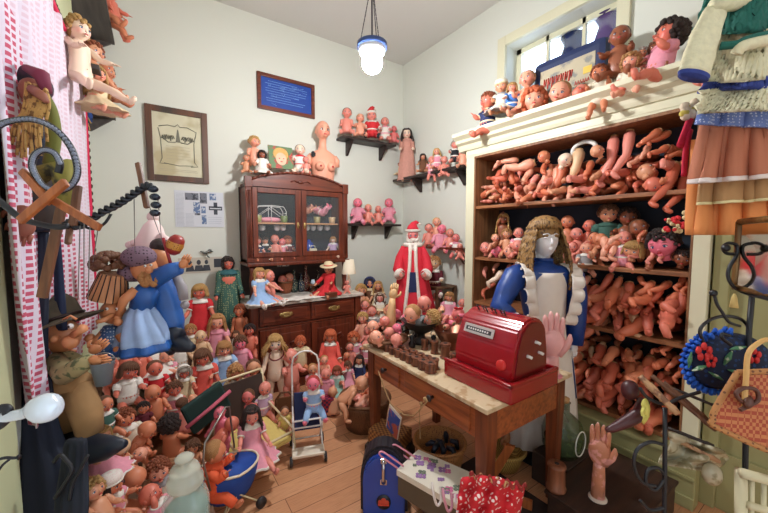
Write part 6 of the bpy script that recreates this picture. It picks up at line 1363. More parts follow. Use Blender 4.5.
# ================================================================ things near the camera
def W(px, py, D): return od(px, py, D)
def pth(D, *pts): return [W(p[0], p[1], p[2] if len(p) > 2 else D) for p in pts]
def sm(pts, n=6):   # smooth curve through points
    out = []; P = [V(p) for p in pts]
    for i in range(len(P)-1):
        p0, p1, p2, p3 = P[max(i-1, 0)], P[i], P[i+1], P[min(i+2, len(P)-1)]
        for k in range(n):
            t = k/n; out.append(.5*((2*p1)+(-p0+p2)*t+(2*p0-5*p1+4*p2-p3)*t*t+(-p0+3*p1-3*p2+p3)*t**3))
    return out+[P[-1]]
FR = Matrix((RT, V((sin(YAW), cos(YAW), 0)), V((0, 0, 1)))).transposed()    # world axes of something hung facing the doorway
def L3(P, x, y, z): return P+FR @ V((x, y, z))
# ---- lace and gingham door curtain on the side wall
def lace_mat():
    m = bpy.data.materials.new('gingham_lace'); m.use_nodes = True; nt = m.node_tree; N = nt.nodes; Lk = nt.links; b = N['Principled BSDF']
    tc = N.new('ShaderNodeTexCoord'); sp = N.new('ShaderNodeSeparateXYZ'); Lk.new(tc.outputs['Object'], sp.inputs[0])
    def wv(out, f):
        a = N.new('ShaderNodeMath'); a.operation = 'MULTIPLY'; a.inputs[1].default_value = f; Lk.new(out, a.inputs[0])
        s = N.new('ShaderNodeMath'); s.operation = 'SINE'; Lk.new(a.outputs[0], s.inputs[0])
        g = N.new('ShaderNodeMath'); g.operation = 'GREATER_THAN'; g.inputs[1].default_value = -.25; Lk.new(s.outputs[0], g.inputs[0]); return g.outputs[0]
    m1 = N.new('ShaderNodeMath'); m1.operation = 'MULTIPLY'; Lk.new(wv(sp.outputs['Y'], 190), m1.inputs[0]); Lk.new(wv(sp.outputs['Z'], 260), m1.inputs[1])
    mx = N.new('ShaderNodeMix'); mx.data_type = 'RGBA'; mx.inputs[6].default_value = (*srgb((214, 202, 212)), 1); mx.inputs[7].default_value = (*srgb((188, 66, 92)), 1)
    f2 = N.new('ShaderNodeMath'); f2.operation = 'GREATER_THAN'; f2.inputs[1].default_value = .30
    # the gingham cloth hangs below and towards the doorway, plain lace above
    ad = N.new('ShaderNodeMath'); ad.operation = 'MULTIPLY_ADD'; ad.inputs[1].default_value = -.9; ad.inputs[2].default_value = 0.15; Lk.new(sp.outputs['Z'], ad.inputs[0])
    a2 = N.new('ShaderNodeMath'); a2.operation = 'MULTIPLY_ADD'; a2.inputs[1].default_value = -.8; Lk.new(sp.outputs['Y'], a2.inputs[0]); Lk.new(ad.outputs[0], a2.inputs[2]); Lk.new(a2.outputs[0], f2.inputs[0])
    pl_ = N.new('ShaderNodeMath'); pl_.operation = 'MULTIPLY'; Lk.new(m1.outputs[0], pl_.inputs[0])
    md = N.new('ShaderNodeMapRange'); md.inputs[3].default_value = .22; md.inputs[4].default_value = .95; Lk.new(f2.outputs[0], md.inputs[0]); Lk.new(md.outputs[0], pl_.inputs[1])
    Lk.new(pl_.outputs[0], mx.inputs[0]); Lk.new(mx.outputs[2], b.inputs['Base Color']); b.inputs['Roughness'].default_value = .9
    return m
CP = V((-.38, 2.45, 1.75)); t = empty('door_curtain', CP, label='white lace and red gingham curtain with red border hanging over the side doorway', cat='curtain')
b = MB(); b.sheet(lambda u, v: V((-.362+.016*sin(u*55+v*2)+.006*sin(u*140), (1.34+.22*v)*(1-u)+3.14*u+.02*sin(v*6), 2.70-1.75*v)), 100, 14, .004); b.build('cloth', lace_mat(), t, org=CP)
rb = mat('red_border', (206, 30, 74), .8)
b = MB(); b.tube(sm([V((-.365, y, 2.705+.006*sin(y*40))) for y in (1.42, 1.8, 2.1, 2.5, 2.9, 3.14)]), .022, 6, flat=.5); b.tube([V((-.36, 3.15+.012*sin(z*9), z)) for z in (2.7, 2.4, 2.1, 1.8, 1.5, 1.2, .95)], .018, 6); b.build('red_border', rb, t, org=CP)
b = MB()
for k in range(34):
    y = 1.75+k*.042; b.ell((-.365, y, 2.745), (.014, .018, .014), 0, 6, 5)
for k in range(26): b.ell((-.35, 3.185, 2.68-k*.05), (.012, .014, .018), 0, 6, 5)
b.build('green_tassel_braid', mat('dark_green_braid', (40, 52, 34), .9), t, org=CP)
P = W(82, 100, 2.6); t = empty('hanging_rag_doll', P, label='dark blue rag doll with straw tufts hanging beside the red curtain border', cat='doll')
b = MB(); b.tube(pth(2.6, (80, 78), (80, 86), (81, 98), (84, 108)), [.02, .05, .055, .035], 12); b.tube(pth(2.55, (79, 88), (72, 96), (70, 104)), [.025, .022, .016], 8); b.tube(pth(2.55, (83, 106), (88, 116), (89, 122)), [.03, .03, .02], 8); b.tube(pth(2.55, (80, 106), (77, 114), (79, 121)), [.03, .03, .02], 8); b.build('blue_cloth_body', mat('rag_blue', (34, 62, 120), .9, c2=(22, 28, 46), pattern='blotch', pscale=18), t, org=P)
b = MB(); b.ell(W(80, 73, 2.55), .035); q = random.Random(3)
for k in range(22): x, y = q.uniform(72, 88), q.choice((80, 94, 116, 122)); b.tube([W(x, y, 2.53), W(x+q.uniform(-4, 4), y+q.uniform(3, 9), 2.5)], .005, 4)
b.build('straw_tufts', mat('straw_tuft', (186, 150, 90), .9), t, org=P)
# ---- black iron scroll hanger with beads
P = W(40, 185, .8); b = MB()
b.tube(sm(pth(.8, (-14, 172), (-6, 195), (8, 208), (22, 219), (40, 224), (56, 227), (68, 226))), .007, 8)
b.tube(sm(pth(.8, (-12, 136), (0, 125), (16, 120), (35, 120), (55, 129), (70, 146), (77, 165), (76, 178), (68, 188), (57, 190), (45, 187), (37, 178), (32, 166), (35, 155), (44, 150), (54, 153), (60, 163), (58, 173))), [.0072]*103, 8)
for i, p in enumerate(sm(pth(.79, (-12, 136), (0, 125), (16, 120), (35, 120), (55, 129), (70, 146), (77, 165), (76, 178), (68, 188), (57, 190), (45, 187), (37, 178), (32, 166), (35, 155), (44, 150), (54, 153), (60, 163)), 5)):
    b.ell(p, .0046, 1, 6, 5)
b.build('scroll_hanger', [black_iron, mat('grey_bead', (120, 126, 140), .3)], org=P, label='black iron scroll bracket studded with grey beads near the side doorway', cat='bracket')
# twisted iron arm and bead pendant
P = W(120, 205, .85); t = empty('twisted_bracket', P, label='twisted black iron arm carrying puppet strings and dark beads before the white wall', cat='bracket')
b = MB(); A = sm(pth(.85, (66, 222), (78, 226), (92, 218), (104, 211), (116, 205), (126, 199), (136, 192), (146, 186), (153, 188)), 8)
for s in (0, pi):
    b.tube([p+UP*.006*sin(i*.8+s)+FW*.006*cos(i*.8+s) for i, p in enumerate(A)], .0055, 6)
b.tube(sm(pth(.86, (74, 221), (92, 229), (104, 224), (111, 214))), .0035, 5)
b.build('iron_arm', black_iron, t, org=P)
b = MB()
for k, (x, y) in enumerate(((153, 189), (155, 197), (156, 205), (155, 213))): b.ell(W(x, y, .85), (.012, .012, .009), 0, 10, 8)
b.build('black_beads', mat('jet_bead', (24, 32, 44), .2), t, org=P)
# ---- wooden cross controls
def bars(D, lst, name, label, m=wood_orange, cat='puppet control'):
    P = W((lst[0][0]+lst[0][2])/2, (lst[0][1]+lst[0][3])/2, D); t = empty(name, P, label=label, cat=cat)
    for k, (x0, y0, x1, y1, w) in enumerate(lst):
        A, B_ = W(x0, y0, D-.012*k), W(x1, y1, D-.012*k-.02); d = B_-A; n = d.normalized(); s = n.cross(FW).normalized(); u = s.cross(n); M = Matrix((s, u, n)).transposed()
        b = MB(); b.box((A+B_)/2, (w, .011, d.length), 0, .003, M); b.build('bar', m, t, org=P)
    return t
bars(.8, [(22, 171, 50, 203, .017), (46, 196, 100, 228, .017), (20, 221, 66, 182, .019)], 'puppet_control', 'crossed orange-brown wooden puppet control below the iron scroll')
bars(.86, [(78, 186, 73, 226, .018), (70, 226, 68, 244, .012)], 'puppet_control', 'upright dark wooden puppet control bar beside the crossed one', mat('brown_stick', (120, 76, 48), .5, c2=(84, 50, 32), pattern='grain', pscale=60))
bars(.88, [(138, 163, 147, 208, .012)], 'puppet_control', 'thin reddish wooden rod held by the twisted iron arm', mat('brown_stick', (120, 76, 48)))
bars(1.0, [(62, 205, 42, 298, .028)], 'wooden_rod', 'long brown wooden rod slanting down behind the felt hat', mat('brown_stick', (120, 76, 48)), 'rod')
def strings(D, lst, label):
    P = W(lst[0][0], lst[0][1], D); b = MB()
    for x0, y0, x1, y1, D2 in lst: b.tube([W(x0, y0, D), W(x1, y1, D2)], .0012, 4)
    b.build('puppet_string', mat('grey_string', (120, 118, 112), .8), org=P, label=label, cat='string', group='puppet strings')
strings(.8, [(98, 229, 93, 262, 1.35), (90, 226, 88, 305, 1.2), (84, 222, 84, 300, 1.2), (80, 226, 78, 300, 1.1)], 'grey strings running from the crossed control to the hatted puppets')
strings(.86, [(134, 193, 135, 255, 1.55), (158, 200, 162, 245, 1.6), (150, 208, 160, 235, 1.6)], 'grey strings running from the twisted iron arm to the blue-dressed puppets')
# ---- puppets
felt = mat('brown_felt', (84, 74, 58), .9, var=.25, scale=30); burl = mat('tan_trousers', (152, 116, 74), .9, var=.2, scale=20); wskin = mat('puppet_wood_skin', (208, 138, 92), .45, var=.1)
def eye(b, p, r): b.ell(p, r, 1, 8, 6); b.ell(p-FW*r*.7, r*.5, 2, 8, 6)
def farmer():
    D = 1.38; P = W(76, 372, D); k = D/F; t = empty('farmer_puppet', P, label='farmer puppet in brown felt hat and leafy shirt carrying a grey bucket', cat='puppet')
    X = lambda x, y, d=0: W(67+(x-74)*.9, 368+(y-368)*.97, D+d)
    b = MB(); b.ell(X(68, 335, .02), (16*k, 16*k, 17*k), 0, 18, 14); b.ell(X(78, 341, -.05), (7*k, 7*k, 7*k)); b.tube([X(82, 334, -.05), X(88, 330, -.07), X(92, 327, -.08)], [.016, .014, .017], 10); b.ell(X(60, 338, -.05), 4*k)
    eye(b, X(78, 325, -.06), .011); b.tube([X(70, 318, -.07), X(78, 314, -.08), (X(85, 318, -.07))], .004, 5); b.tube([X(76, 349, -.06), X(84, 350, -.06)], .004, 5)
    b.build('head', [wskin, eyew, darkm], t, org=P)
    b = MB(); M = (Matrix.Rotation(-YAW, 3, 'Z') @ Matrix.Rotation(R(-20), 3, 'Y')); b.lathe([(0, .1), (.05, .1), (.072, .07), (.08, .0), (.14, -.012), (.142, -.02), (.08, -.012), (.06, .0)], X(66, 319, .02), 28, M=M); b.tube([X(66, 319, .02)+M @ V((cos(R(a))*.08, sin(R(a))*.08, .008)) for a in range(0, 360, 20)], .007, 6, 1, loop=True); b.build('felt_hat', [felt, darkm], t, org=P)
    b = MB(); b.tube([X(66, 352), X(66, 362), X(70, 385), X(74, 398)], [.04, .08, .08, .07], 16, flat=.7)
    b.build('leafy_shirt', mat('leaf_shirt', (150, 138, 96), .9, c2=(84, 92, 60), pattern='blotch', pscale=36), t, org=P)
    b = MB(); b.tube([X(60, 360, -.05), X(72, 375, -.1), X(88, 366, -.12), X(100, 360, -.12)], [.035, .038, .032, .024], 12); b.build('sleeve', mat('leaf_shirt', (150, 138, 96)), t, org=P)
    b = MB(); hand(b, X(98, 361, -.12), RT+UP*.1, .05, 1); b.build('hand', wskin, t, org=P)
    b = MB(); hand(b, X(100, 352, -.05), RT*.8+UP*.6, .05, -1); b.build('hand', wskin, t, org=P)
    b = MB(); b.tube([X(72, 392), X(70, 410), X(72, 432)], [.075, .065, .06], 14, flat=.8); b.tube([X(84, 390), X(96, 415, -.03), X(100, 436, -.03)], [.06, .055, .045], 14, flat=.8); b.tube([X(60, 380), X(76, 384), X(92, 386)], [.05, .07, .05], 12)
    b.build('baggy_trousers', burl, t, org=P)
    b = MB(); b.tube([X(78, 444), X(95, 452, -.04), X(118, 450, -.06), X(138, 446, -.08)], [.05, .06, .045, .015], 14); b.ell(X(72, 442), .05); b.build('black_boot', mat('navy_leather', (22, 30, 44), .45), t, org=P)
    t2 = empty('grey_bucket', X(114, 374, -.1), label='small grey metal bucket hanging at the farmer puppet hand', cat='bucket')
    b = MB(); b.lathe([(.025, -.04), (.038, .045), (.041, .05), (.036, .045), (.023, -.035)], n=24); b.build('pail', mat('grey_pail', (104, 112, 118), .4), t2)
    b = MB(); b.tube([(cos(R(a))*.038, 0, .045+sin(R(a))*.035) for a in range(0, 181, 20)], .002, 5); b.build('handle', grey_metal, t2)
farmer()
def bucket_head():
    D = 1.55; P = W(110, 310, D); t = empty('peasant_puppet', P, label='small puppet with slatted wooden tub over its curly brown head', cat='puppet'); X = lambda x, y, d=0: W(x, y, D+d); k = D/F
    b = MB(); q = random.Random(2)
    for i in range(70): a, e = q.uniform(0, 6.28), q.uniform(-.3, 1.5); b.ell(X(109, 265)+V((cos(a)*cos(e), sin(a)*cos(e), sin(e)*.8))*14*k, 3.6*k, 0, 7, 5)
    b.build('curly_hair', HC['brown'], t, org=P)
    b = MB(); M = Matrix.Rotation(-YAW, 3, 'Z') @ Matrix.Rotation(R(14), 3, 'Y'); n = 18; A = [V((cos(2*pi*i/n)*11*k, sin(2*pi*i/n)*11*k, 13*k)) for i in range(n)]; B_ = [V((cos(2*pi*i/n)*17*k, sin(2*pi*i/n)*17*k, -13*k)) for i in range(n)]
    b.loft([[X(111, 286)+M @ p for p in r] for r in (B_, A)], 0, True, False)
    for i in range(n): b.tube([X(111, 286)+M @ (B_[i]*1.01), X(111, 286)+M @ (A[i]*1.01)], .0022, 4, 1)
    b.build('wooden_tub_hat', [mat('tub_wood', (206, 150, 104), .55, c2=(176, 116, 74), pattern='grain', pscale=50), wood_dark], t, org=P)
    b = MB(); b.ell(X(113, 312), (11*k, 11*k, 12*k)); b.tube([X(112, 315, -.04), X(104, 320, -.08), X(96, 322, -.1)], [.012, .011, .009], 8); b.ell(X(118, 322, -.03), 4*k); eye(b, X(107, 309, -.045), .007); eye(b, X(117, 309, -.045), .007); b.build('head', [wskin, eyew, darkm], t, org=P)
    b = MB(); b.tube([X(112, 325), X(112, 334), X(111, 352)], [.03, .055, .06], 14); b.build('blue_jacket', mat('sequin_blue', (58, 92, 140), .5, c2=(180, 190, 200), pattern='dots', pscale=90), t, org=P)
    for s, pts in ((-1, ((104, 334), (96, 342, ), (90, 338))), (1, ((120, 334), (126, 344), (118, 350)))):
        b = MB(); b.tube([X(x, y, -.03) for x, y in pts], [.022, .02, .016], 10); b.ell(X(pts[-1][0], pts[-1][1], -.04), .02); b.build('arm', wskin, t, org=P)
bucket_head()
sat2 = mat('pale_blue_satin', (158, 186, 226), .4, var=.3, scale=14); sat3 = mat('mid_blue_satin', (40, 92, 164), .4, var=.3, scale=14)
def lady_puppet():
    D = 1.58; P = W(138, 300, D); t = empty('lady_puppet', P, label='puppet lady in pale blue satin skirt and dark lace bonnet', cat='puppet'); X = lambda x, y, d=0: W(x, y, D+d); k = D/F
    b = MB(); b.ell(X(144, 268), (11.5*k, 11.5*k, 13.5*k), 0, 16, 12); b.ell(X(149, 270, -.06), .016); eye(b, X(145, 266, -.05), .006); eye(b, X(151, 265, -.045), .006); b.build('head', [wskin, eyew, darkm], t, org=P)
    b = MB(); b.ell(X(139, 257, -.015), (15*k, 15*k, 11*k), 0, 18, 12); b.ell(X(134, 272, .02), (14*k, 14*k, 10*k), 0, 16, 10); b.build('lace_bonnet', mat('dark_lace', (120, 96, 110), .9, c2=(60, 44, 52), pattern='dots', pscale=70), t, org=P)
    b = MB(); q = random.Random(8)
    for i in range(26): b.ell(X(150+q.uniform(-9, 9), 278+q.uniform(-6, 6), -.03), 4*k, 0, 6, 5)
    b.build('curls', HC['light'], t, org=P)
    b = MB(); b.tube([X(146, 284), X(146, 292), X(142, 308)], [.03, .055, .05], 14); b.build('bodice', sat3, t, org=P)
    b = MB(); b.lathe([(.045, 0), (.065, -.03), (.09, -.09), (.108, -.15), (.112, -.18), (.10, -.18), (.07, -.1)], X(142, 306), 44, fold=lambda a, z: 1+.09*sin(9*a+z*20)); b.build('satin_skirt', sat2, t, org=P)
    b = MB(); b.lathe([(.11, -.165), (.126, -.19), (.121, -.205), (.105, -.19)], X(142, 306), 60, fold=lambda a, z: 1+.08*sin(9*a+z*20)+.02*sin(30*a), cap=False); b.build('blue_ruffle', sat3, t, org=P)
    b = MB(); b.tube([X(136, 290, -.04), X(124, 300, -.07), X(118, 315, -.06)], [.022, .02, .012], 10); b.ell(X(117, 318, -.06), .014); b.build('arm', wskin, t, org=P)
lady_puppet()
def blue_puppet():
    D = 1.66; P = W(166, 290, D); t = empty('drummer_puppet', P, label='puppet in royal blue satin robe and black boots lifting a red barrel lantern', cat='puppet'); X = lambda x, y, d=0: W(x, y, D+d); k = D/F
    b = MB(); b.tube([X(156, 268), X(158, 280), X(166, 300), X(172, 322), X(174, 332)], [.035, .06, .06, .055, .045], 18, flat=.8); b.build('satin_robe', sat3, t, org=P)
    b = MB(); b.tube([X(150, 284, -.04), X(160, 276, -.09), X(172, 270, -.1), X(180, 268, -.1)], [.035, .04, .035, .03], 12); b.build('sleeve', sat3, t, org=P)
    b = MB(); hand(b, X(181, 268, -.1), RT*.6+UP, .045, 1); b.tube([X(176, 276, -.02), X(182, 288, -.02), X(184, 300, -.02)], [.02, .024, .02], 10, 1); b.ell(X(185, 305, -.02), .02, 1); b.build('hand', [wskin, mat('grey_glove', (150, 146, 150), .6)], t, org=P)
    b = MB(); b.ell(X(158, 258), (10*k, 10*k, 12*k)); b.ell(X(160, 246, .01), (9*k, 10*k, 8*k), 1); b.build('head', [wskin, HC['dark']], t, org=P)
    b = MB(); b.tube([X(172, 328), X(178, 338), X(180, 344), X(192, 348, -.05)], [.045, .04, .045, .02], 12); b.tube([X(164, 330, .02), X(164, 342, .02), X(172, 352, -.02)], [.035, .035, .02], 10); b.build('black_boot', mat('navy_leather', (22, 30, 44)), t, org=P)
    Q2 = X(175, 245, -.08); t2 = empty('barrel_lantern', Q2, (0, R(25), -YAW), label='small red barrel-shaped lantern with brass mesh held up by the blue puppet', cat='lantern')
    b = MB(); b.lathe([(.018, -.045), (.032, -.03), (.036, 0), (.032, .03), (.02, .045)], n=16); b.build('red_body', mat('lantern_red', (150, 40, 34), .4), t2)
    b = MB(); b.lathe([(.0335, -.018), (.0375, 0), (.0335, .018)], n=16, cap=False); b.build('brass_mesh', mat('mesh_brass', (196, 140, 60), .4, c2=(110, 60, 30), pattern='dots', pscale=120), t2)
    b = MB(); A = X(163, 238, -.1); B_ = X(172, 268, -.1); b.tube([A, B_], .007, 6); b.build('red_stick', mat('stick_red', (150, 30, 40), .4), org=A, label='straight red stick crossing the barrel lantern', cat='stick')
blue_puppet()
# pale hanging ghost-like cloth doll behind
P = W(152, 244, 1.9); t = empty('cloth_figure', P, label='pale pinkish cloth figure with short arms hanging behind the blue puppet', cat='puppet')
b = MB(); b.tube([W(154, 218, 1.9), W(153, 226, 1.9), W(152, 240, 1.9), W(150, 262, 1.9)], [.012, .045, .075, .09], 16); b.ell(W(153, 217, 1.9), .03); b.build('cloth_body', mat('pinkish_cloth', (222, 200, 196), .9), t, org=P)
for x0, y0, x1, y1 in ((144, 240, 130, 245), (160, 238, 172, 243)): b = MB(); b.tube([W(x0, y0, 1.88), W(x1, y1, 1.86)], [.03, .018], 10); b.ell(W(x1, y1, 1.86), .022); b.build('arm', mat('pinkish_cloth', (222, 200, 196)), t, org=P)
def witch():
    D = 1.15; P = W(24, 130, D); t = empty('witch_puppet', P, label='straw-haired witch puppet in dark purple hood near the lace curtain', cat='puppet'); X = lambda x, y, d=0: W(x, y, D+d); k = D/F
    hood = mat('plum_hood', (64, 34, 54), .8, c2=(30, 34, 44), pattern='blotch', pscale=14)
    b = MB(); b.ell(X(22, 84, .03), (24*k, 22*k, 19*k), 0, 20, 14); b.tube([X(26, 68, -.02), X(42, 76, -.05), X(47, 92, -.05)], [.012, .022, .014], 8, 1); b.build('hood', [hood, mat('hood_edge', (120, 44, 66), .8)], t, org=P)
    b = MB(); b.ell(X(32, 92, -.02), (10*k, 11*k, 13*k), 0, 14, 10); b.tube([X(33, 90, -.06), X(42, 96, -.1), X(47, 102, -.1)], [.016, .014, .007], 8); b.ell(X(12, 108, -.02), (9*k, 9*k, 9*k)); b.build('head', mat('ruddy_wood', (150, 90, 70), .6), t, org=P)
    b = MB(); q = random.Random(6); 
    for i in range(30):
        x = 26+q.uniform(0, 20); e = q.uniform(-14, 10); b.tube(sm([X(x, 86+q.uniform(-4, 6), -.05), X(x+q.uniform(-2, 8), 104, -.08), X(x-4+e*.6, 122, -.07), X(x-6+e*1.0, 132+q.uniform(0, 30), -.05)], 4), .0045, 5)
    b.build('straw_hair', mat('straw_hair_w', (190, 150, 84), .7, c2=(120, 84, 44), pattern='blotch', pscale=60), t, org=P)
    b = MB(); b.tube([X(14, 110, .05), X(12, 125, .06), X(14, 160, .08), X(20, 200, .1), X(24, 232, .1)], [.05, .11, .12, .11, .08], 16, flat=.6, mi=0); b.build('dark_coat', mat('ink_coat', (26, 34, 52), .8, c2=(60, 50, 44), pattern='blotch', pscale=8), t, org=P)
    b = MB(); b.tube(sm([X(40, 92, .02), X(50, 110, .02), X(54, 135, .02), X(50, 165, .03)]), [.02]*19, 8); b.build('green_scarf', mat('moss_scarf', (110, 112, 50), .9), t, org=P)
    b = MB(); b.tube([X(40, 175, -.02), X(62, 165, -.02), X(66, 205, 0)], [.03, .035, .025], 10); b.build('olive_sleeve', mat('olive_sleeve', (128, 120, 54), .9, c2=(60, 60, 40), pattern='blotch', pscale=20), t, org=P)
    for x, y in ((24, 206), (28, 218)): b = MB(); hand(b, X(x, y, -.06), RT*-.3+UP*-1, .06, 1); b.build('hand', mat('ruddy_wood', (150, 90, 70)), t, org=P)
witch()
# dark hanging coats below the puppets
nav = mat('navy_coat', (24, 30, 46), .85, var=.3, scale=6)
def drape(name, pts, D, w, m, label, cat, n=10, folds=5):
    P = W(pts[0][0], pts[0][1], D); b = MB(); path = sm([W(x, y, D+d) for x, y, d, _ in pts], 5); ws = []
    for i in range(len(path)):
        f = i/(len(path)-1)*(len(pts)-1); j = min(int(f), len(pts)-2); ws.append((pts[j][3]*(1-(f-j))+pts[j+1][3]*(f-j))/F*D)
    rings = []
    for p, wd in zip(path, ws): rings.append([p+RT*cos(2*pi*k/36)*wd*(1+.06*sin(folds*2*pi*k/36*2))+FR @ V((0, 1, 0))*sin(2*pi*k/36)*wd*.45*(1+.16*sin(folds*2*pi*k/36*2)) for k in range(36)])
    b.loft(rings); return b.build(name, m, org=P, label=label, cat=cat)
drape('dark_coat', [(40, 232, 0, 8), (38, 290, 0, 10), (34, 350, 0, 13), (36, 420, 0, 20), (44, 470, -.05, 27), (48, 540, -.1, 34)], 1.3, 0, nav, 'long navy coat hanging from the iron scroll behind the porcelain knob', 'coat')
drape('dark_cloth_strip', [(56, 228, 0, 3), (58, 260, 0, 4), (60, 300, 0, 5), (62, 330, 0, 5)], 1.36, 0, mat('ink_sash', (30, 42, 70), .8), 'narrow dark blue sash hanging beside the brown rod', 'sash', folds=2)
drape('black_trousers', [(76, 440, 0, 10), (74, 470, 0, 13), (72, 500, -.03, 15), (70, 540, -.05, 15)], 1.15, 0, mat('ink_trousers', (20, 26, 38), .8), 'black cloth folds hanging below the farmer puppet', 'cloth')
P = W(66, 475, 1.1); b = MB(); b.tube(sm(pth(1.1, (54, 462), (60, 455), (66, 460), (72, 470), (64, 485), (55, 498))), .006, 6); b.tube(sm(pth(1.1, (88, 455), (80, 470), (72, 485), (70, 500))), .005, 6); b.build('black_strap', black_iron, org=P, label='thin black leather strap looped below the farmer puppet boots', cat='strap')
# ---- white porcelain knob on an iron rod, nearest on the side
P = W(45, 409, .62); t = empty('porcelain_lever', P, label='white porcelain pear-shaped knob on a dark iron rod, closest thing by the doorway', cat='lever')
b = MB(); b.tube(sm(pth(.62, (0, 418), (12, 416), (22, 414), (29, 411), (36, 409), (45, 408), (53, 406), (59, 404))), [.0095]*14+[.0095, .010, .0105, .011, .012, .013, .0145, .016, .0175, .019, .0205, .022, .023, .024, .0248, .0253, .0256, .0256, .0254, .025, .0243, .0232, .0218, .0198, .017, .0135, .009, .006, .003], 18); b.build('porcelain_knob', mat('porcelain', (206, 214, 218), .2, coat=.4), t, org=P)
b = MB(); b.tube(sm(pth(.62, (-14, 420), (-4, 412), (4, 408), (8, 412), (4, 422), (-6, 428))), .008, 8); b.build('iron_hook', black_iron, t, org=P)
P = W(10, 458, .7); b = MB(); b.tube(sm(pth(.7, (-10, 462), (4, 458), (14, 458), (19, 457))), [.003]*18+[.006], 6); b.tube(sm(pth(.7, (-6, 478), (2, 466), (10, 459))), .0025, 5); b.build('wire_hook', black_iron, org=P, label='thin dark wire hook with pale tip below the porcelain knob', cat='hook')
# ---- glass apothecary jar
P = W(187, 520, 1.28); P.z = W(187, 513, 1.28).z-.08; t = empty('apothecary_jar', P, label='round-lidded glass apothecary jar with teal contents at the bottom of the doll pile', cat='jar')
gj = mat('jar_glass', (206, 220, 204), .06, var=0, alpha=.38)
b = MB(); b.lathe([(.0, 0), (.07, 0), (.078, .02), (.078, .13), (.07, .16), (.05, .18), (.048, .2), (.052, .2)], n=32); b.build('glass_body', gj, t)
b = MB(); b.lathe([(.058, .19), (.062, .2), (.06, .225), (.05, .24), (.052, .25), (.045, .265), (.02, .272), (.016, .28), (.03, .29), (.033, .3), (.02, .31), (0, .312)], n=32); b.build('glass_lid', mat('jar_lid_glass', (216, 218, 200), .08, var=0, alpha=.55), t)
b = MB(); b.lathe([(0, .004), (.068, .004), (.072, .03), (.072, .11), (0, .115)], n=28); b.build('teal_contents', mat('teal_beads', (60, 110, 108), .4, c2=(130, 168, 150), pattern='dots', pscale=120), t)
b = MB(); b.bb((-.1, -.1, -P.z), (.1, .1, -.002), 0, .004); b.build('wooden_crate', stepm, None, P, label='rough wooden crate on the floor carrying the glass jar', cat='crate')
P = oz(205, 455, .3); b = MB(); b.bb((-.05, -.05, 0), (.05, .05, .008)); [b.bb(a_, c_) for a_, c_ in (((-.05, -.05, 0), (-.042, .05, .07)), ((.042, -.05, 0), (.05, .05, .07)), ((-.05, -.05, 0), (.05, -.042, .07)), ((-.05, .042, 0), (.05, .05, .07)))]
P = W(197, 452, 2.1)+V((0, 0, -.05)); b.build('small_wooden_box', wood_pale, None, P, (0, 0, .4), label='small open pale wooden box amid the doll pile', cat='box')

# ================================================================ right of the frame
# ---- knitted sweater and skirts on the rail
def hang(name, label, cat, mat_, D, left, right, ytop, ybot, nf, amp, th=.012, hem=None, dl=0, dr=0, slant=0, extra=None):
    """a cloth tube-like garment hung facing the doorway: left/right edge px at top and bottom"""
    P = W((left[0]+right[0])/2, ytop, D); t = empty(name, P, label=label, cat=cat); q = random.Random(len(name)*3+int(D*100))
    ph = [q.uniform(0, 6) for _ in range(4)]
    def fn(u, v, off=0):
        xl = left[0]+(left[1]-left[0])*v; xr = right[0]+(right[1]-right[0])*v; x = xl+(xr-xl)*u; y = ytop+(ybot-ytop)*v+slant*u*v
        d = D+off+amp*(.25+.75*v)*sin(nf*u*2*pi+ph[0]+.5*sin(v*3+ph[1]))+.3*amp*sin(nf*2.3*u*2*pi+ph[2])
        return W(x, y, d)
    b = MB(); b.sheet(lambda u, v: fn(u, v), 70, 14, th); b.sheet(lambda u, v: fn(u, v, .09), 40, 6, .004); b.build('cloth', mat_, t, org=P)
    if hem: b = MB(); b.sheet(lambda u, v: fn(u, .965+.07*v, -.003), 90, 3, th, 0); b.build('hem', hem, t, org=P)
    if extra: extra(t, fn, P)
    return t
knit = lambda n, c, **k: mat(n, c, .95, var=.2, scale=60, bump=.45, **k)
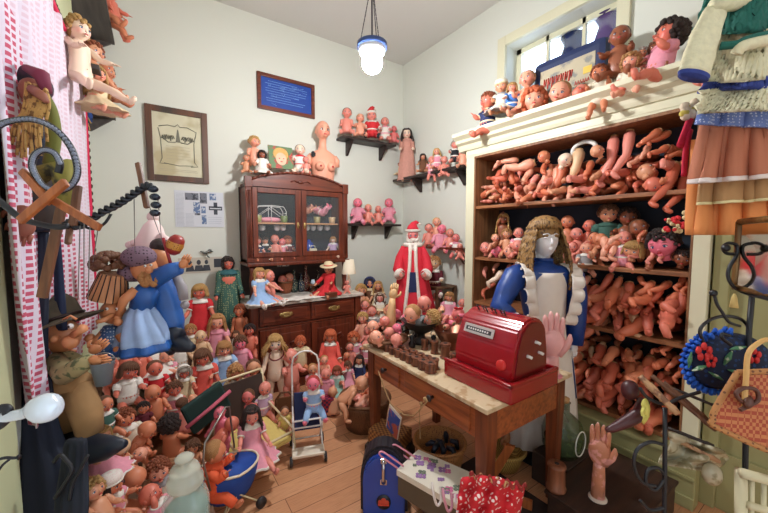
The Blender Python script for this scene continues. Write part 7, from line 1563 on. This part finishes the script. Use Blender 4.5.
def sweater():
    D = 1.12; P = W(735, 50, D); t = empty('knitted_sweater', P, label='doll-size cream knitted sweater with green yoke and blue stripe hanging at the bracket', cat='sweater')
    kc = knit('knit_cream', (214, 206, 172)); kg = knit('knit_green', (34, 96, 84)); kb = knit('knit_blue', (48, 62, 130))
    X = lambda x, y, d=0: W(x, y, D+d)
    def body(u, v, y0, y1, xl0, xl1):
        x = (xl0+(xl1-xl0)*v)+(830-(xl0+(xl1-xl0)*v))*u; y = y0+(y1-y0)*v-6*u; d = .03*sin(u*9+v)-.05*sin(pi*min(1, u*1.2)); d += .0035*sin(x*1.9)
        return X(x, y, d)
    def bnd(nm, m, y0, y1, xl0, xl1): b = MB(); b.sheet(lambda u, v: body(u, v, y0, y1, xl0, xl1), 110, 10, .014); b.build(nm, m, t, org=P)
    bnd('green_yoke', kg, -30, 36, 712, 694); bnd('cream_body', kc, 34, 84, 706, 703); bnd('blue_stripe', kb, 82, 92, 703, 702); bnd('cream_hem', kc, 90, 114, 702, 697)
    def soft(nm, m, pts):
        b = MB(); P_ = sm([X(x, y, d) for x, y, d, w_ in pts], 4); rings = []
        for i, p in enumerate(P_):
            f = i/(len(P_)-1)*(len(pts)-1); j = min(int(f), len(pts)-2); wd = (pts[j][3]*(1-(f-j))+pts[j+1][3]*(f-j))/F*D
            rings.append([p+(RT*.96+UP*-.25)*cos(2*pi*k/30)*wd*(1+.03*sin(i*1.7))+FW*sin(2*pi*k/30)*wd*.5 for k in range(30)])
        b.loft(rings); b.build(nm, m, t, org=P)
    soft('cream_sleeve', kc, [(716, 10, -.05, 10), (706, 34, -.07, 13), (699, 56, -.08, 14), (694, 74, -.08, 14)]); soft('navy_cuff', kb, [(693.9, 74, -.08, 14.2), (693, 78, -.08, 13.6)])
    b = MB(); b.tube(sm([X(720, 46, -.08), X(738, 44, -.10), X(752, 38, -.1), X(800, 28, -.1)]), [.012]*19, 8); b.tube(sm([X(736, 54, -.1), X(744, 46, -.11), X(770, 40, -.11)]), [.016]*13, 8, 1); b.build('rolled_green_edge', [kg, kc], t, org=P)
    b = MB(); b.tube([X(765, -5, -.06), X(735, 2, -.065), X(712, 6, -.06)], [.02, .025, .02], 10); b.build('cream_collar', kc, t, org=P)
sweater()
blue_cr = mat('blue_crochet', (104, 124, 184), .9, c2=(196, 204, 226), pattern='dots', pscale=95, bump=.5)
lace_w = mat('lace_white', (222, 206, 200), .9, var=.1, scale=80)
hang('crochet_skirt', 'short blue crocheted skirt edge below the knitted sweater', 'skirt', blue_cr, 1.17, (700, 697), (800, 800), 100, 125, 4, .012, slant=5)
hang('brown_skirt', 'rosy brown pleated skirt with white lace hem under the blue crochet', 'skirt', mat('rosy_brown_cloth', (178, 108, 80), .85, var=.12, scale=10), 1.21, (704, 690), (810, 830), 116, 182, 5, .022, hem=lace_w, slant=-10)
hang('tan_slip', 'tan underskirt with cream lace edge between two hanging skirts', 'slip', mat('tan_cloth', (170, 128, 84), .85), 1.26, (700, 696), (820, 830), 165, 204, 4, .018, hem=mat('cream_lace', (216, 200, 150), .9), slant=-8)
hang('orange_skirt', 'orange cotton skirt with stitched hem, lowest of the hanging skirts', 'skirt', mat('orange_cotton', (220, 138, 78), .85, var=.1, scale=9), 1.31, (694, 686), (810, 820), 140, 235, 5, .022)
limb(W(700, 72, 1.3), W(678, 110, 1.24)-W(700, 72, 1.3), .42, 'arm', 'girl', 'red', 0, lab='brownish doll arm hanging out below the knitted sweater sleeve')
P = W(684, 125, 1.34); b = MB(); b.tube(sm(pth(1.34, (694, 108), (688, 125), (680, 146))), [.022]*13, 10, flat=.5); b.tube(sm(pth(1.34, (690, 130), (686, 150), (684, 176))), [.018]*13, 10, flat=.5)
b.build('red_scarf', mat('crimson_cloth', (196, 26, 60), .8), org=P, label='crimson narrow cloth hanging between bookcase limbs and skirts', cat='scarf')
P = W(690, 112, 1.36); b = MB(); q = random.Random(1)
for k in range(24): b.ell(W(692+q.uniform(-9, 6), 110+q.uniform(-8, 6), 1.33), q.uniform(.01, .02), 0 if k % 3 else 1, 6, 5)
b.build('fluffy_pompom', [mat('fluff_cream', (222, 204, 180), .9), mat('fluff_yellow', (196, 176, 84), .9)], org=P, label='cream and yellow fluffy tuft beside the hanging doll arm', cat='pompom')
# ---- mirror on swan-hook stand
D = 1.25; P = W(750, 268, D); t = empty('hall_stand_mirror', P, label='gilt-framed mirror with black iron hooks reflecting the room, by the olive partition', cat='mirror')
gilt = mat('old_gilt', (150, 112, 64), .35, metal=.5, c2=(90, 60, 36), pattern='grain', pscale=60)
b = MB(); fr = [W(740, 222, 1.235), W(735, 287, 1.25), W(768, 294, 1.12), W(800, 302, 1.0), W(812, 215, .965)]
b.tube(sm([fr[0], W(738, 255, 1.24), fr[1]], 3), .012, 8); b.tube([fr[1], fr[2], fr[3]], .012, 8); b.tube([fr[3], fr[4]], .012, 8); b.tube([fr[4], fr[0]], .012, 8); b.build('gilt_frame', gilt, t, org=P)
b = MB(); b.loft([[p+FW*.004 for p in (fr[0], fr[1], fr[3], fr[4])], [p+FW*.012 for p in (fr[0], fr[1], fr[3], fr[4])]], 0, True, False); b.build('mirror_glass', mat('mirror_silver', (215, 205, 190), .08, metal=1, var=.02), t, org=P)
b = MB(); b.tube(sm(pth(D-.02, (734, 254), (726, 253), (723, 247), (729, 243), (737, 246), (736, 256), (730, 266), (728, 276), (733, 286), (745, 293), (768, 299, 1.1), (800, 308, .98))), [.0058]*67, 8); b.tube(pth(D, (752, 296), (749, 330), (746, 420), (744, 540), (742, 668)), .0085, 8); b.build('iron_stand', black_iron, t, org=P)
b = MB(); b.ell(W(726, 248, D-.03), .013); b.build('hook_ball', black_iron, t, org=P)
b = MB(); b.tube(sm(pth(D-.04, (731, 345), (722, 338), (723, 334), (730, 336))), .006, 6); b.build('lower_hook', black_iron, t, org=P)
b = MB(); b.tube(sm(pth(D-.04, (714, 294), (717, 304), (722, 312), (729, 322), (740, 326))), [.005]*25, 6); b.ell(W(713.5, 293, D-.04), .012); b.build('iron_coat_hook', black_iron, t, org=P)
P = W(734, 302, D-.04); b = MB(); b.tube([P+V((0, 0, .03)), P+V((0, 0, .015)), P+V((0, 0, -.02))], [.003, .008, .013], 8); b.build('tassel', mat('tassel_gold', (206, 176, 110), .8), org=P, label='small gold tassel hanging under the gilt mirror frame', cat='tassel')
# ---- flowered blue bag
D = 1.3; P = W(724, 362, D); t = empty('beaded_bag', P, label='dark blue handbag with red flowers, green leaves and bright blue fringe', cat='bag')
b = MB(); ou = sm([W(x, y, D) for x, y in ((700, 338), (690, 346), (684, 360), (688, 376), (700, 386), (722, 389), (745, 388), (764, 382), (772, 366), (764, 346), (748, 336), (724, 332), (700, 338))], 3); c = W(727, 362, D)
b.loft([[c+(p-c)*.5-FW*.05 for p in ou], [c+(p-c)*.85-FW*.04 for p in ou], ou, [c+(p-c)*.85+FW*.04 for p in ou], [c+(p-c)*.5+FW*.05 for p in ou]]); b.build('velvet_body', mat('midnight_velvet', (22, 34, 62), .8, c2=(30, 60, 110), pattern='dots', pscale=50), t, org=P)
b = MB()
for i, p in enumerate(ou): 
    if (p-c).dot(RT) < .02: b.tube([p, p+(p-c).normalized()*.022-FW*.01], [.012, .006], 5); b.tube([p-FW*.02, p+(p-c).normalized()*.02-FW*.03], [.012, .006], 5)
b.build('blue_fringe', mat('bright_blue_fringe', (36, 96, 200), .8), t, org=P)
def flower(b, p, r, mi, n=5):
    for k in range(n): a_ = k*2*pi/n+.3; b.ell(p+RT*cos(a_)*r*.7+UP*sin(a_)*r*.7, (r*.5, r*.3, r*.5), mi, 8, 6)
b = MB(); flower(b, W(704, 352, D-.055), .03, 0); flower(b, W(711, 361, D-.06), .022, 0); b.build('red_flower', mat('flower_red', (206, 50, 48), .7), t, org=P)
b = MB(); flower(b, W(754, 356, D-.055), .026, 0); b.build('red_flower', mat('flower_red', (206, 50, 48)), t, org=P)
b = MB()
for x, y, a_ in ((700, 368, 20), (716, 376, -30), (728, 358, 60), (738, 348, 10), (736, 372, -15), (748, 374, 40), (690, 360, 80)):
    d = RT*cos(R(a_))+UP*sin(R(a_)); p = W(x, y, D-.058); b.tube([p-d*.03, p, p+d*.03], [.003, .012, .003], 6, flat=.6)
b.build('green_leaves', mat('leaf_green', (70, 120, 84), .7, c2=(190, 200, 170), pattern='blotch', pscale=40), t, org=P)
for k, dd in enumerate((-.03, .03)):
    b = MB(); b.tube(sm(pth(D+dd, (704, 344), (700, 330), (710, 320), (726, 316), (742, 320), (750, 332), (746, 344))), .006, 8); b.build('ring_handle', mat('dark_handle', (30, 26, 30), .3), t, org=P)
# ---- wicker purse
D = 1.12; P = W(750, 410, D); t = empty('wicker_purse', P, label='red and tan woven straw purse with round cane handle below the flowered bag', cat='bag')
b = MB(); q1 = [(738, 372), (716, 408), (713, 420), (718, 428), (800, 462), (812, 440), (800, 378)]
b.loft([[W(x, y, D-.03+(x-716)*-.0006) for x, y in q1], [W(x, y, D+.05) for x, y in q1]], 0, True, False); b.build('woven_body', mat('woven_check', (190, 120, 74), .7, c2=(160, 66, 44), pattern='check', pscale=85, bump=.6), t, org=P)
b = MB(); b.tube(sm([W(x, y, D-.032+(x-716)*-.0006) for x, y in q1+[q1[0]]], 4), .009, 7); b.build('cane_edge', wicker_lt, t, org=P)
b = MB()
for o_ in (0, .012): b.tube(sm(pth(D-.07+o_, (744, 408), (746, 380), (748, 355), (757, 344), (770, 340), (790, 352), (800, 400))), [.007]*37, 8)
b.build('cane_handle', mat('pale_cane', (206, 160, 96), .5), t, org=P)
b = MB(); b.tube(sm(pth(D-.075, (742, 402), (736, 394), (744, 388), (756, 390), (758, 400), (748, 406), (740, 410))), .006, 8); b.ell(W(748, 402, D-.07), (.03, .012, .02)); b.build('dark_clasp', mat('clasp_brown', (84, 44, 30), .5), t, org=P)
# ---- iron scroll rack, rods, pale bag
D = 1.22; P = W(665, 450, D); b = MB(); b.tube(pth(D, (665, 408), (665, 450), (664, 560), (662, 678)), .0075, 8); b.tube(sm(pth(D, (700, 392), (680, 398), (664, 404), (648, 398), (640, 388))), .006, 8)
b.tube(sm(pth(D, (664, 445), (650, 442), (637, 450), (634, 466), (642, 482), (656, 486))), .006, 8); b.tube(sm(pth(D, (664, 480), (655, 490), (646, 482), (648, 470), (658, 468), (664, 474))), .006, 8); b.tube(sm(pth(D, (640, 500), (650, 510), (664, 508))), .006, 8)
b.build('iron_scroll_rack', black_iron, org=P, label='black wrought iron scroll rack upright before the bookcase base', cat='rack')
g = 'wooden rods leaning on the iron rack'
for k, (x0, y0, x1, y1, r, m, lb) in enumerate(((640, 376, 678, 414, .011, 'p', 'pale streaked wooden rod, thickest of the bundle on the iron rack'), (652, 376, 716, 430, .009, 'b', 'long brown turned rod ending near the wicker purse'), (664, 382, 708, 420, .007, 'b', 'short brown rod lying behind the long one'), (672, 388, 720, 408, .005, 'd', 'thin dark rod pointing at the flowered bag'), (662, 432, 720, 462, .008, 'p', 'pale rod under the pale plastic bag'), (668, 428, 714, 446, .006, 'd', 'dark rod crossing the plastic bag'))):
    Dm = 1.25+.02*k; A, B_ = W(x0, y0, Dm), W(x1, y1, Dm-.08); b = MB(); b.tube([A, A.lerp(B_, .2), A.lerp(B_, .25), A.lerp(B_, .8), A.lerp(B_, .85), B_], [r, r, r*1.3, r, r*1.35, r*.9], 8)
    b.build('wooden_rod', {'p': mat('weathered_rod', (176, 134, 96), .6, c2=(120, 80, 56), pattern='blotch', pscale=30), 'b': mat('brown_stick', (120, 76, 48)), 'd': mat('dark_rod', (50, 38, 34), .5)}[m], org=A, label=lb, cat='rod', group=g)
P = W(692, 455, 1.28); b = MB(); b.sheet(lambda u, v: W(664+58*u+6*sin(v*5), 430+20*u+(34-10*u)*v, 1.3-.03*sin(u*9+v*4)-.02*sin(v*14)), 24, 14, .004); b.ell(W(712, 474, 1.26), (.035, .03, .04)); b.build('plastic_bag', mat('cloudy_plastic', (196, 188, 160), .25, c2=(150, 140, 108), pattern='blotch', pscale=18), org=P, label='crumpled cloudy plastic bag hanging on the iron rack', cat='bag')
P = W(636, 396, 1.3); b = MB(); b.ell(W(630, 390, 1.32), (.034, .03, .038), 0, 14, 10); b.tube([W(644, 400, 1.32), W(640, 414, 1.3), W(626, 422, 1.3), W(611, 429, 1.3), W(606, 430, 1.3)], [.02, .026, .022, .014, .008], 10); b.build('maroon_shoe', mat('maroon_leather', (70, 26, 30), .4), org=P, label='dark maroon leather doll boot hanging on the iron rack', cat='shoe')
P = W(644, 412, 1.24); b = MB(); hand(b, W(646, 402, 1.24), UP*-1, .05, 1); b.ell(W(645, 404, 1.24), (.02, .01, .02)); b.build('yellow_glove', mat('pale_yellow', (206, 196, 100), .7), org=P, label='tiny pale yellow glove hanging from the maroon boot', cat='glove')
# white lattice chair at the frame edge
P = oz(790, 640, 0); P = W(756, 500, 1.1); t = empty('white_slatted_chair', P, label='cream painted wooden chair back in the corner beneath the wicker purse', cat='chair')
b = MB(); crm = mat('aged_cream', (206, 196, 160), .5)
b.tube(pth(1.1, (741, 470), (741, 560), (740, 725)), .016, 8); b.tube(pth(1.08, (742, 473), (768, 480), (800, 490)), .016, 8); b.tube(pth(1.08, (748, 505), (800, 520)), .012, 8); b.build('chair_frame', crm, t, org=P)
b = MB()
for x in (752, 764, 776): b.tube(pth(1.09, (x, 476), (x-1, 560)), .007, 6)
b.build('slats', crm, t, org=P)

# ================================================================ floor around the table
# hard instrument case, black with blue front
D = 0; P = oz(388, 530, 0); P = V((1.06, 1.56, 0)); t = empty('instrument_case', P, (0, 0, R(-38)), label='upright blue and black round-topped instrument case with chrome latch before the table', cat='case')
def outl(w, h, n=14): return [(-w, 0), (w, 0), (w*1.0, h*.55)]+[(w*cos(pi*k/n)*.96, h-w*.95+w*.95*sin(pi*k/n)) for k in range(n+1)]+[(-w, h*.55)]
b = MB(); b.prism(outl(.112, .31), -.05, .07, 0, 1, .012); b.build('black_shell', mat('case_black', (30, 26, 34), .45), t)
b = MB(); b.prism(outl(.098, .285), -.075, -.045, 0, 1, .010); b.build('blue_panel', mat('case_blue', (24, 66, 156), .35, coat=.3), t)
b = MB(); b.tube([(0, -.08, .26), (0, -.1, .24), (.0, -.1, .19), (0, -.085, .17)], [.01, .008, .008, .012], 8); b.bb((-.016, -.085, .155), (.016, -.075, .18), 0, .003); b.bb((-.014, -.085, .25), (.014, -.075, .272), 0, .003); b.build('chrome_latch', mat('chrome', (200, 200, 205), .15, metal=1), t)
b = MB(); b.tube([(.0, -.079, .075), (0, -.074, .075)], [.034, .034], 20); bd = b.build('round_badge', mat('badge_dark', (24, 26, 40), .4), t)
b = MB(); b.ell((0, -.081, .08), (.014, .003, .016)); b.bb((-.026, -.082, .06), (.026, -.079, .066)); [b.ell((s_*.018, -.081, .074), (.008, .003, .012)) for s_ in (-1, 1)]; b.build('badge_emblem', mat('badge_red', (200, 70, 50), .4), bd); t.scale = (1.2, 1.0, 1.3)
# flowered cardboard box with polka-dot cloth
P = V((1.20, 1.20, .0)); A, B_, C_, D_ = oz(398, 472, .30), oz(419, 452, .30), oz(500, 488, .30), oz(482, 520, .30)
t = empty('flowered_box', V((A.x, A.y, 0)), label='long cream box printed with purple flowers on the floor before the table', cat='box')
b = MB(); b.loft([[V((p.x, p.y, .17)) for p in (A, B_, C_, D_)], [V(p) for p in (A, B_, C_, D_)]], 0, True, False); b.build('carton', mat('shaded_carton', (92, 78, 60), .8), t, org=t.location.copy())  # carton sides coloured dark, the shade they lie in put into the paint
b = MB(); b.bb((t.location.x+.05, .98, 0), (t.location.x+.38, 1.28, .168), 0, .004); b.build('low_crate', mat('dark_crate', (62, 44, 34), .7), org=V((t.location.x+.2, 1.1, 0)), label='dark low crate under the flowered box', cat='crate')
b = MB(); b.loft([[c_+(p-c_)*1.03+V((0, 0, z_)) for p in (A, B_, C_, D_)] for c_ in ((A+B_+C_+D_)/4,) for z_ in (-.02, .012)], 0, True, False); lid = b.build('flowered_lid', mat('lid_cream', (222, 214, 196), .6), t, org=t.location.copy())
b = MB(); q = random.Random(9)
for k in range(34):
    u, v = q.uniform(.06, .94), q.uniform(.12, .88); p = (A.lerp(D_, u)).lerp(B_.lerp(C_, u), v)+V((0, 0, .014)); mi = q.choice((0, 0, 1, 2))
    r_ = q.uniform(.009, .022)
    for j in range(4): b.ell(p+V((cos(j*1.6)*r_*.7, sin(j*1.6)*r_*.7, 0)), (r_*.6, r_*.6, .0015), mi, 6, 4)
b.build('printed_flowers', [mat('fl_purple', (150, 110, 160), .7), mat('fl_pink', (206, 110, 150), .7), mat('fl_leaf', (110, 120, 100), .7)], lid, org=t.location.copy())
b = MB()
for k, (x0, y0, x1, y1) in enumerate(((402, 470, 378, 452), (414, 461, 391, 445))):
    a1 = oz(x0, y0, .3)+V((0, 0, .01)); a2 = W(x1+4, y1+2, (a1-V((0, 0, H))).dot(FW)); n_ = (a2-a1).cross(FW).normalized()*.014
    b.tube(sm([a1+n_, a1.lerp(a2, .5)+n_, a2+n_*.9, a2+(a2-a1).normalized()*.016, a2-n_*.9, a1.lerp(a2, .5)-n_, a1-n_]), .005, 7)
b.build('pink_loops', mat('pink_cord', (216, 140, 160), .6), None, org=a1, label='two pink cord loops sticking out at the end of the flowered box', cat='cord')
b = MB(); Q3 = oz(497, 497, .33)
b.sheet(lambda u, v: W(462+62*u-8*v, 478+10*u+46*v-6*sin(u*3), 1.50-.07*sin(pi*u)*1.0-.02*sin(u*22+v*3)-.016*sin(v*16)), 40, 20, .005)
b.build('polka_dot_cloth', mat('polka', (206, 36, 48), .8, c2=(238, 220, 214), pattern='dots', pscale=40), org=Q3, label='bunched red cloth with white polka dots over the flowered box end', cat='cloth')
b = MB(); b.sheet(lambda u, v: W(470+56*u, 473+12*u-3*sin(u*40)+5*v, 1.47-.06*sin(pi*u)-.014*cos(u*44)*v), 70, 3, .004); b.build('ruffled_trim', mat('maroon_ruffle', (150, 40, 40), .8, c2=(206, 170, 120), pattern='blotch', pscale=50), org=W(490, 478, 1.47), label='ruffled maroon and gold trim along the polka-dot cloth', cat='ruffle')
g = 'ribbon loops beside the flowered box'
for k, x in enumerate((432, 443, 455)):
    p = [W(x, 482+k*6, 1.56), W(x+1, 492+k*6, 1.54), W(x+5, 505+k*6, 1.54), W(x+9, 500+k*6, 1.55), W(x+8, 486+k*6, 1.57)]; b = MB(); b.tube(sm(p), .006, 6); b.build('ribbon_loop', mat(('rib_w', 'rib_p', 'rib_w')[k], ((220, 212, 206), (214, 150, 170), (220, 212, 206))[k], .7), org=p[0], label='%s ribbon loop on the side of the flowered box' % ('white', 'pink', 'second white')[k], cat='ribbon', group=g)
# baskets under the table
bk = basket(V((1.55, 1.62, 0)), .17, .2, 'dark_basket', 'round wicker basket of dark iron bits under the table', wicker_lt)
g = 'dark iron bits in the basket under the table'
for k in range(9):
    a_ = k*2.4; p = bk.location+V((cos(a_)*.1*((k % 3)/2), sin(a_)*.1*((k % 3)/2), .17)); b = MB(); b.tube([(-.04, 0, .0), (0, .01, .02), (.04, 0, .0)], [.014, .02, .012], 8); b.build('iron_bit', mat('iron_blue', (44, 48, 62), .35, metal=.4), None, p, (0, R(10*k), a_), label='dark iron bit in the basket under the table', cat='iron piece', group=g)
P = V((1.36, 1.93, .0)); b = MB(); b.bb((-.13, -.09, .1), (.13, .09, .2), 0, .008); b.build('wicker_hamper', mat('woven_gold', (176, 122, 66), .7, c2=(110, 66, 36), pattern='check', pscale=60, bump=.5), None, P, (0, 0, R(-65)), label='small golden woven hamper box under the far table drawer', cat='hamper')
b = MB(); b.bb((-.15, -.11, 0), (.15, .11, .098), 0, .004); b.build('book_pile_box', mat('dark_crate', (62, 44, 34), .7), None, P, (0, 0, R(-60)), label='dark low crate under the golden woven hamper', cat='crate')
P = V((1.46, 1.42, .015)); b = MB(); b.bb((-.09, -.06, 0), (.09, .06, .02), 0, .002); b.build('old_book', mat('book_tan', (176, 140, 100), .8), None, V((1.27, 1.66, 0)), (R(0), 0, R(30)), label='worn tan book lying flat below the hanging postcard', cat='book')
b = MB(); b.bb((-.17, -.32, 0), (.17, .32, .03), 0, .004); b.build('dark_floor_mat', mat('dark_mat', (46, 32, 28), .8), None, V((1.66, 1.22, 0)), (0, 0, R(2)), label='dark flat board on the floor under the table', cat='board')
# brown mannequin forearm reaching into a yellow basket
yb = basket(V((1.95, 1.42, .0)), .15, .12, 'shallow_basket', 'shallow yellow coiled basket on the floor behind the near table leg', mat('coiled_straw', (196, 160, 84), .7, c2=(140, 104, 50), pattern='wave', pscale=30))
P = V((1.98, 1.44, .15)); t = empty('jointed_arm', P, label='brown wooden mannequin arm bent down into the yellow basket', cat='mannequin arm')
b = MB(); b.tube([P+V((-.12, .12, .27)), P+V((-.04, .06, .30)), P+V((.0, .0, .26)), P+V((.0, -.02, .12)), P+V((0, -.03, .07))], [.03, .036, .036, .026, .02], 12); hand(b, P+V((0, -.03, .075)), V((0, -.1, -1)), .085, 1); b.build('forearm_and_hand', mat('arm_brown', (160, 104, 66), .4), t, org=P)
# wooden trestle leg
b = MB(); b.prism([(0, 0), (.05, 0), (.2, .34), (.15, .34)], -.012, .012, 0, 1); b.prism([(.08, 0), (.3, 0), (.3, .05), (.1, .05)], -.012, .012, 0, 1); b.build('wooden_easel', wood_orange, None, V((1.6, 1.32, .03)), (0, 0, R(-65)), label='orange wooden easel frame leaning under the near end of the table', cat='easel')
# dark chest with things in the near corner
P = V((2.06, .80, 0)); b = MB(); b.bb((-.32, -.2, 0), (.36, .17, .17), 0, .008); b.bb((-.33, -.21, .17), (.37, .185, .19), 0, .006); b.build('dark_chest', mat('chest_wood', (62, 40, 30), .5, c2=(40, 26, 22), pattern='grainx', pscale=30), None, P, (0, 0, R(0)), label='low dark wooden chest in the near corner under the display hand', cat='chest')
zz = .192
t = empty('large_spool', V((1.79, .95, zz)), label='large reddish wooden spool on the dark chest beside the green bottle', cat='spool')
b = MB(); b.lathe([(.05, 0), (.052, .012), (.046, .02), (.042, .12), (.048, .13), (.046, .142), (.03, .145)], n=24); b.build('body', mat('big_spool', (140, 84, 56), .5, c2=(100, 56, 36), pattern='grain', pscale=40), t); b = MB(); b.lathe([(.012, .145), (.012, .147), (.004, .1475)], n=12); b.build('bore_plug', ink, t)
p = V((2.13, 1.10, zz)); t = empty('green_bottle', p, label='large round green glass bottle with label and wire loop behind the display hand', cat='bottle')
b = MB(); b.lathe([(0, 0), (.09, 0), (.12, .05), (.125, .14), (.11, .2), (.06, .25), (.035, .27), (.034, .33), (.04, .335)], n=32); b.build('glass_body', mat('olive_glass', (84, 96, 62), .1, var=.1, alpha=.62), t)
b = MB(); b.lathe([(0, .01), (.1, .03), (.108, .1), (0, .12)], n=24); b.build('dark_contents', mat('contents', (40, 60, 44), .6, c2=(96, 110, 60), pattern='blotch', pscale=30), t)
b = MB(); b.tube([V((cos(R(a_))*.06-.03, -.125, .13+sin(R(a_))*.075)) for a_ in range(0, 360, 20)], .0035, 6, loop=True); b.build('wire_loop', white_metal, t)
b = MB(); b.tube([(0, 0, .335), (0, 0, .36)], [.03, .034], 14); b.build('cork', wood_pale, t)
display_hand(V((1.91, .79, zz)), (0, 0, R(beta(604)-5)), .235, mat('hand_wood_pink', (196, 128, 98), .4, c2=(226, 160, 150), pattern='blotch', pscale=6), 'display_hand', 'pinkish-brown upright display hand with open palm on the dark chest', 1, mat('plaster_cuff', (206, 190, 176), .7), ext=.40, slim=.95)
b = MB(); b.bb((1.99, .99, 0), (2.3, 1.22, .19), 0, .005); b.build('bottle_crate', mat('dark_crate', (62, 44, 34)), org=V((2.1, 1.1, 0)), label='plain dark crate behind the chest carrying the green bottle', cat='crate')
b = MB(); b.bb((-.1, -.03, 0), (.1, .03, .02), 0, .004); b.build('small_plank', wood_pale, None, V((2.33, 1.2, .0)), (0, 0, .3), label='short pale plank on the floor by the bookcase base', cat='plank')
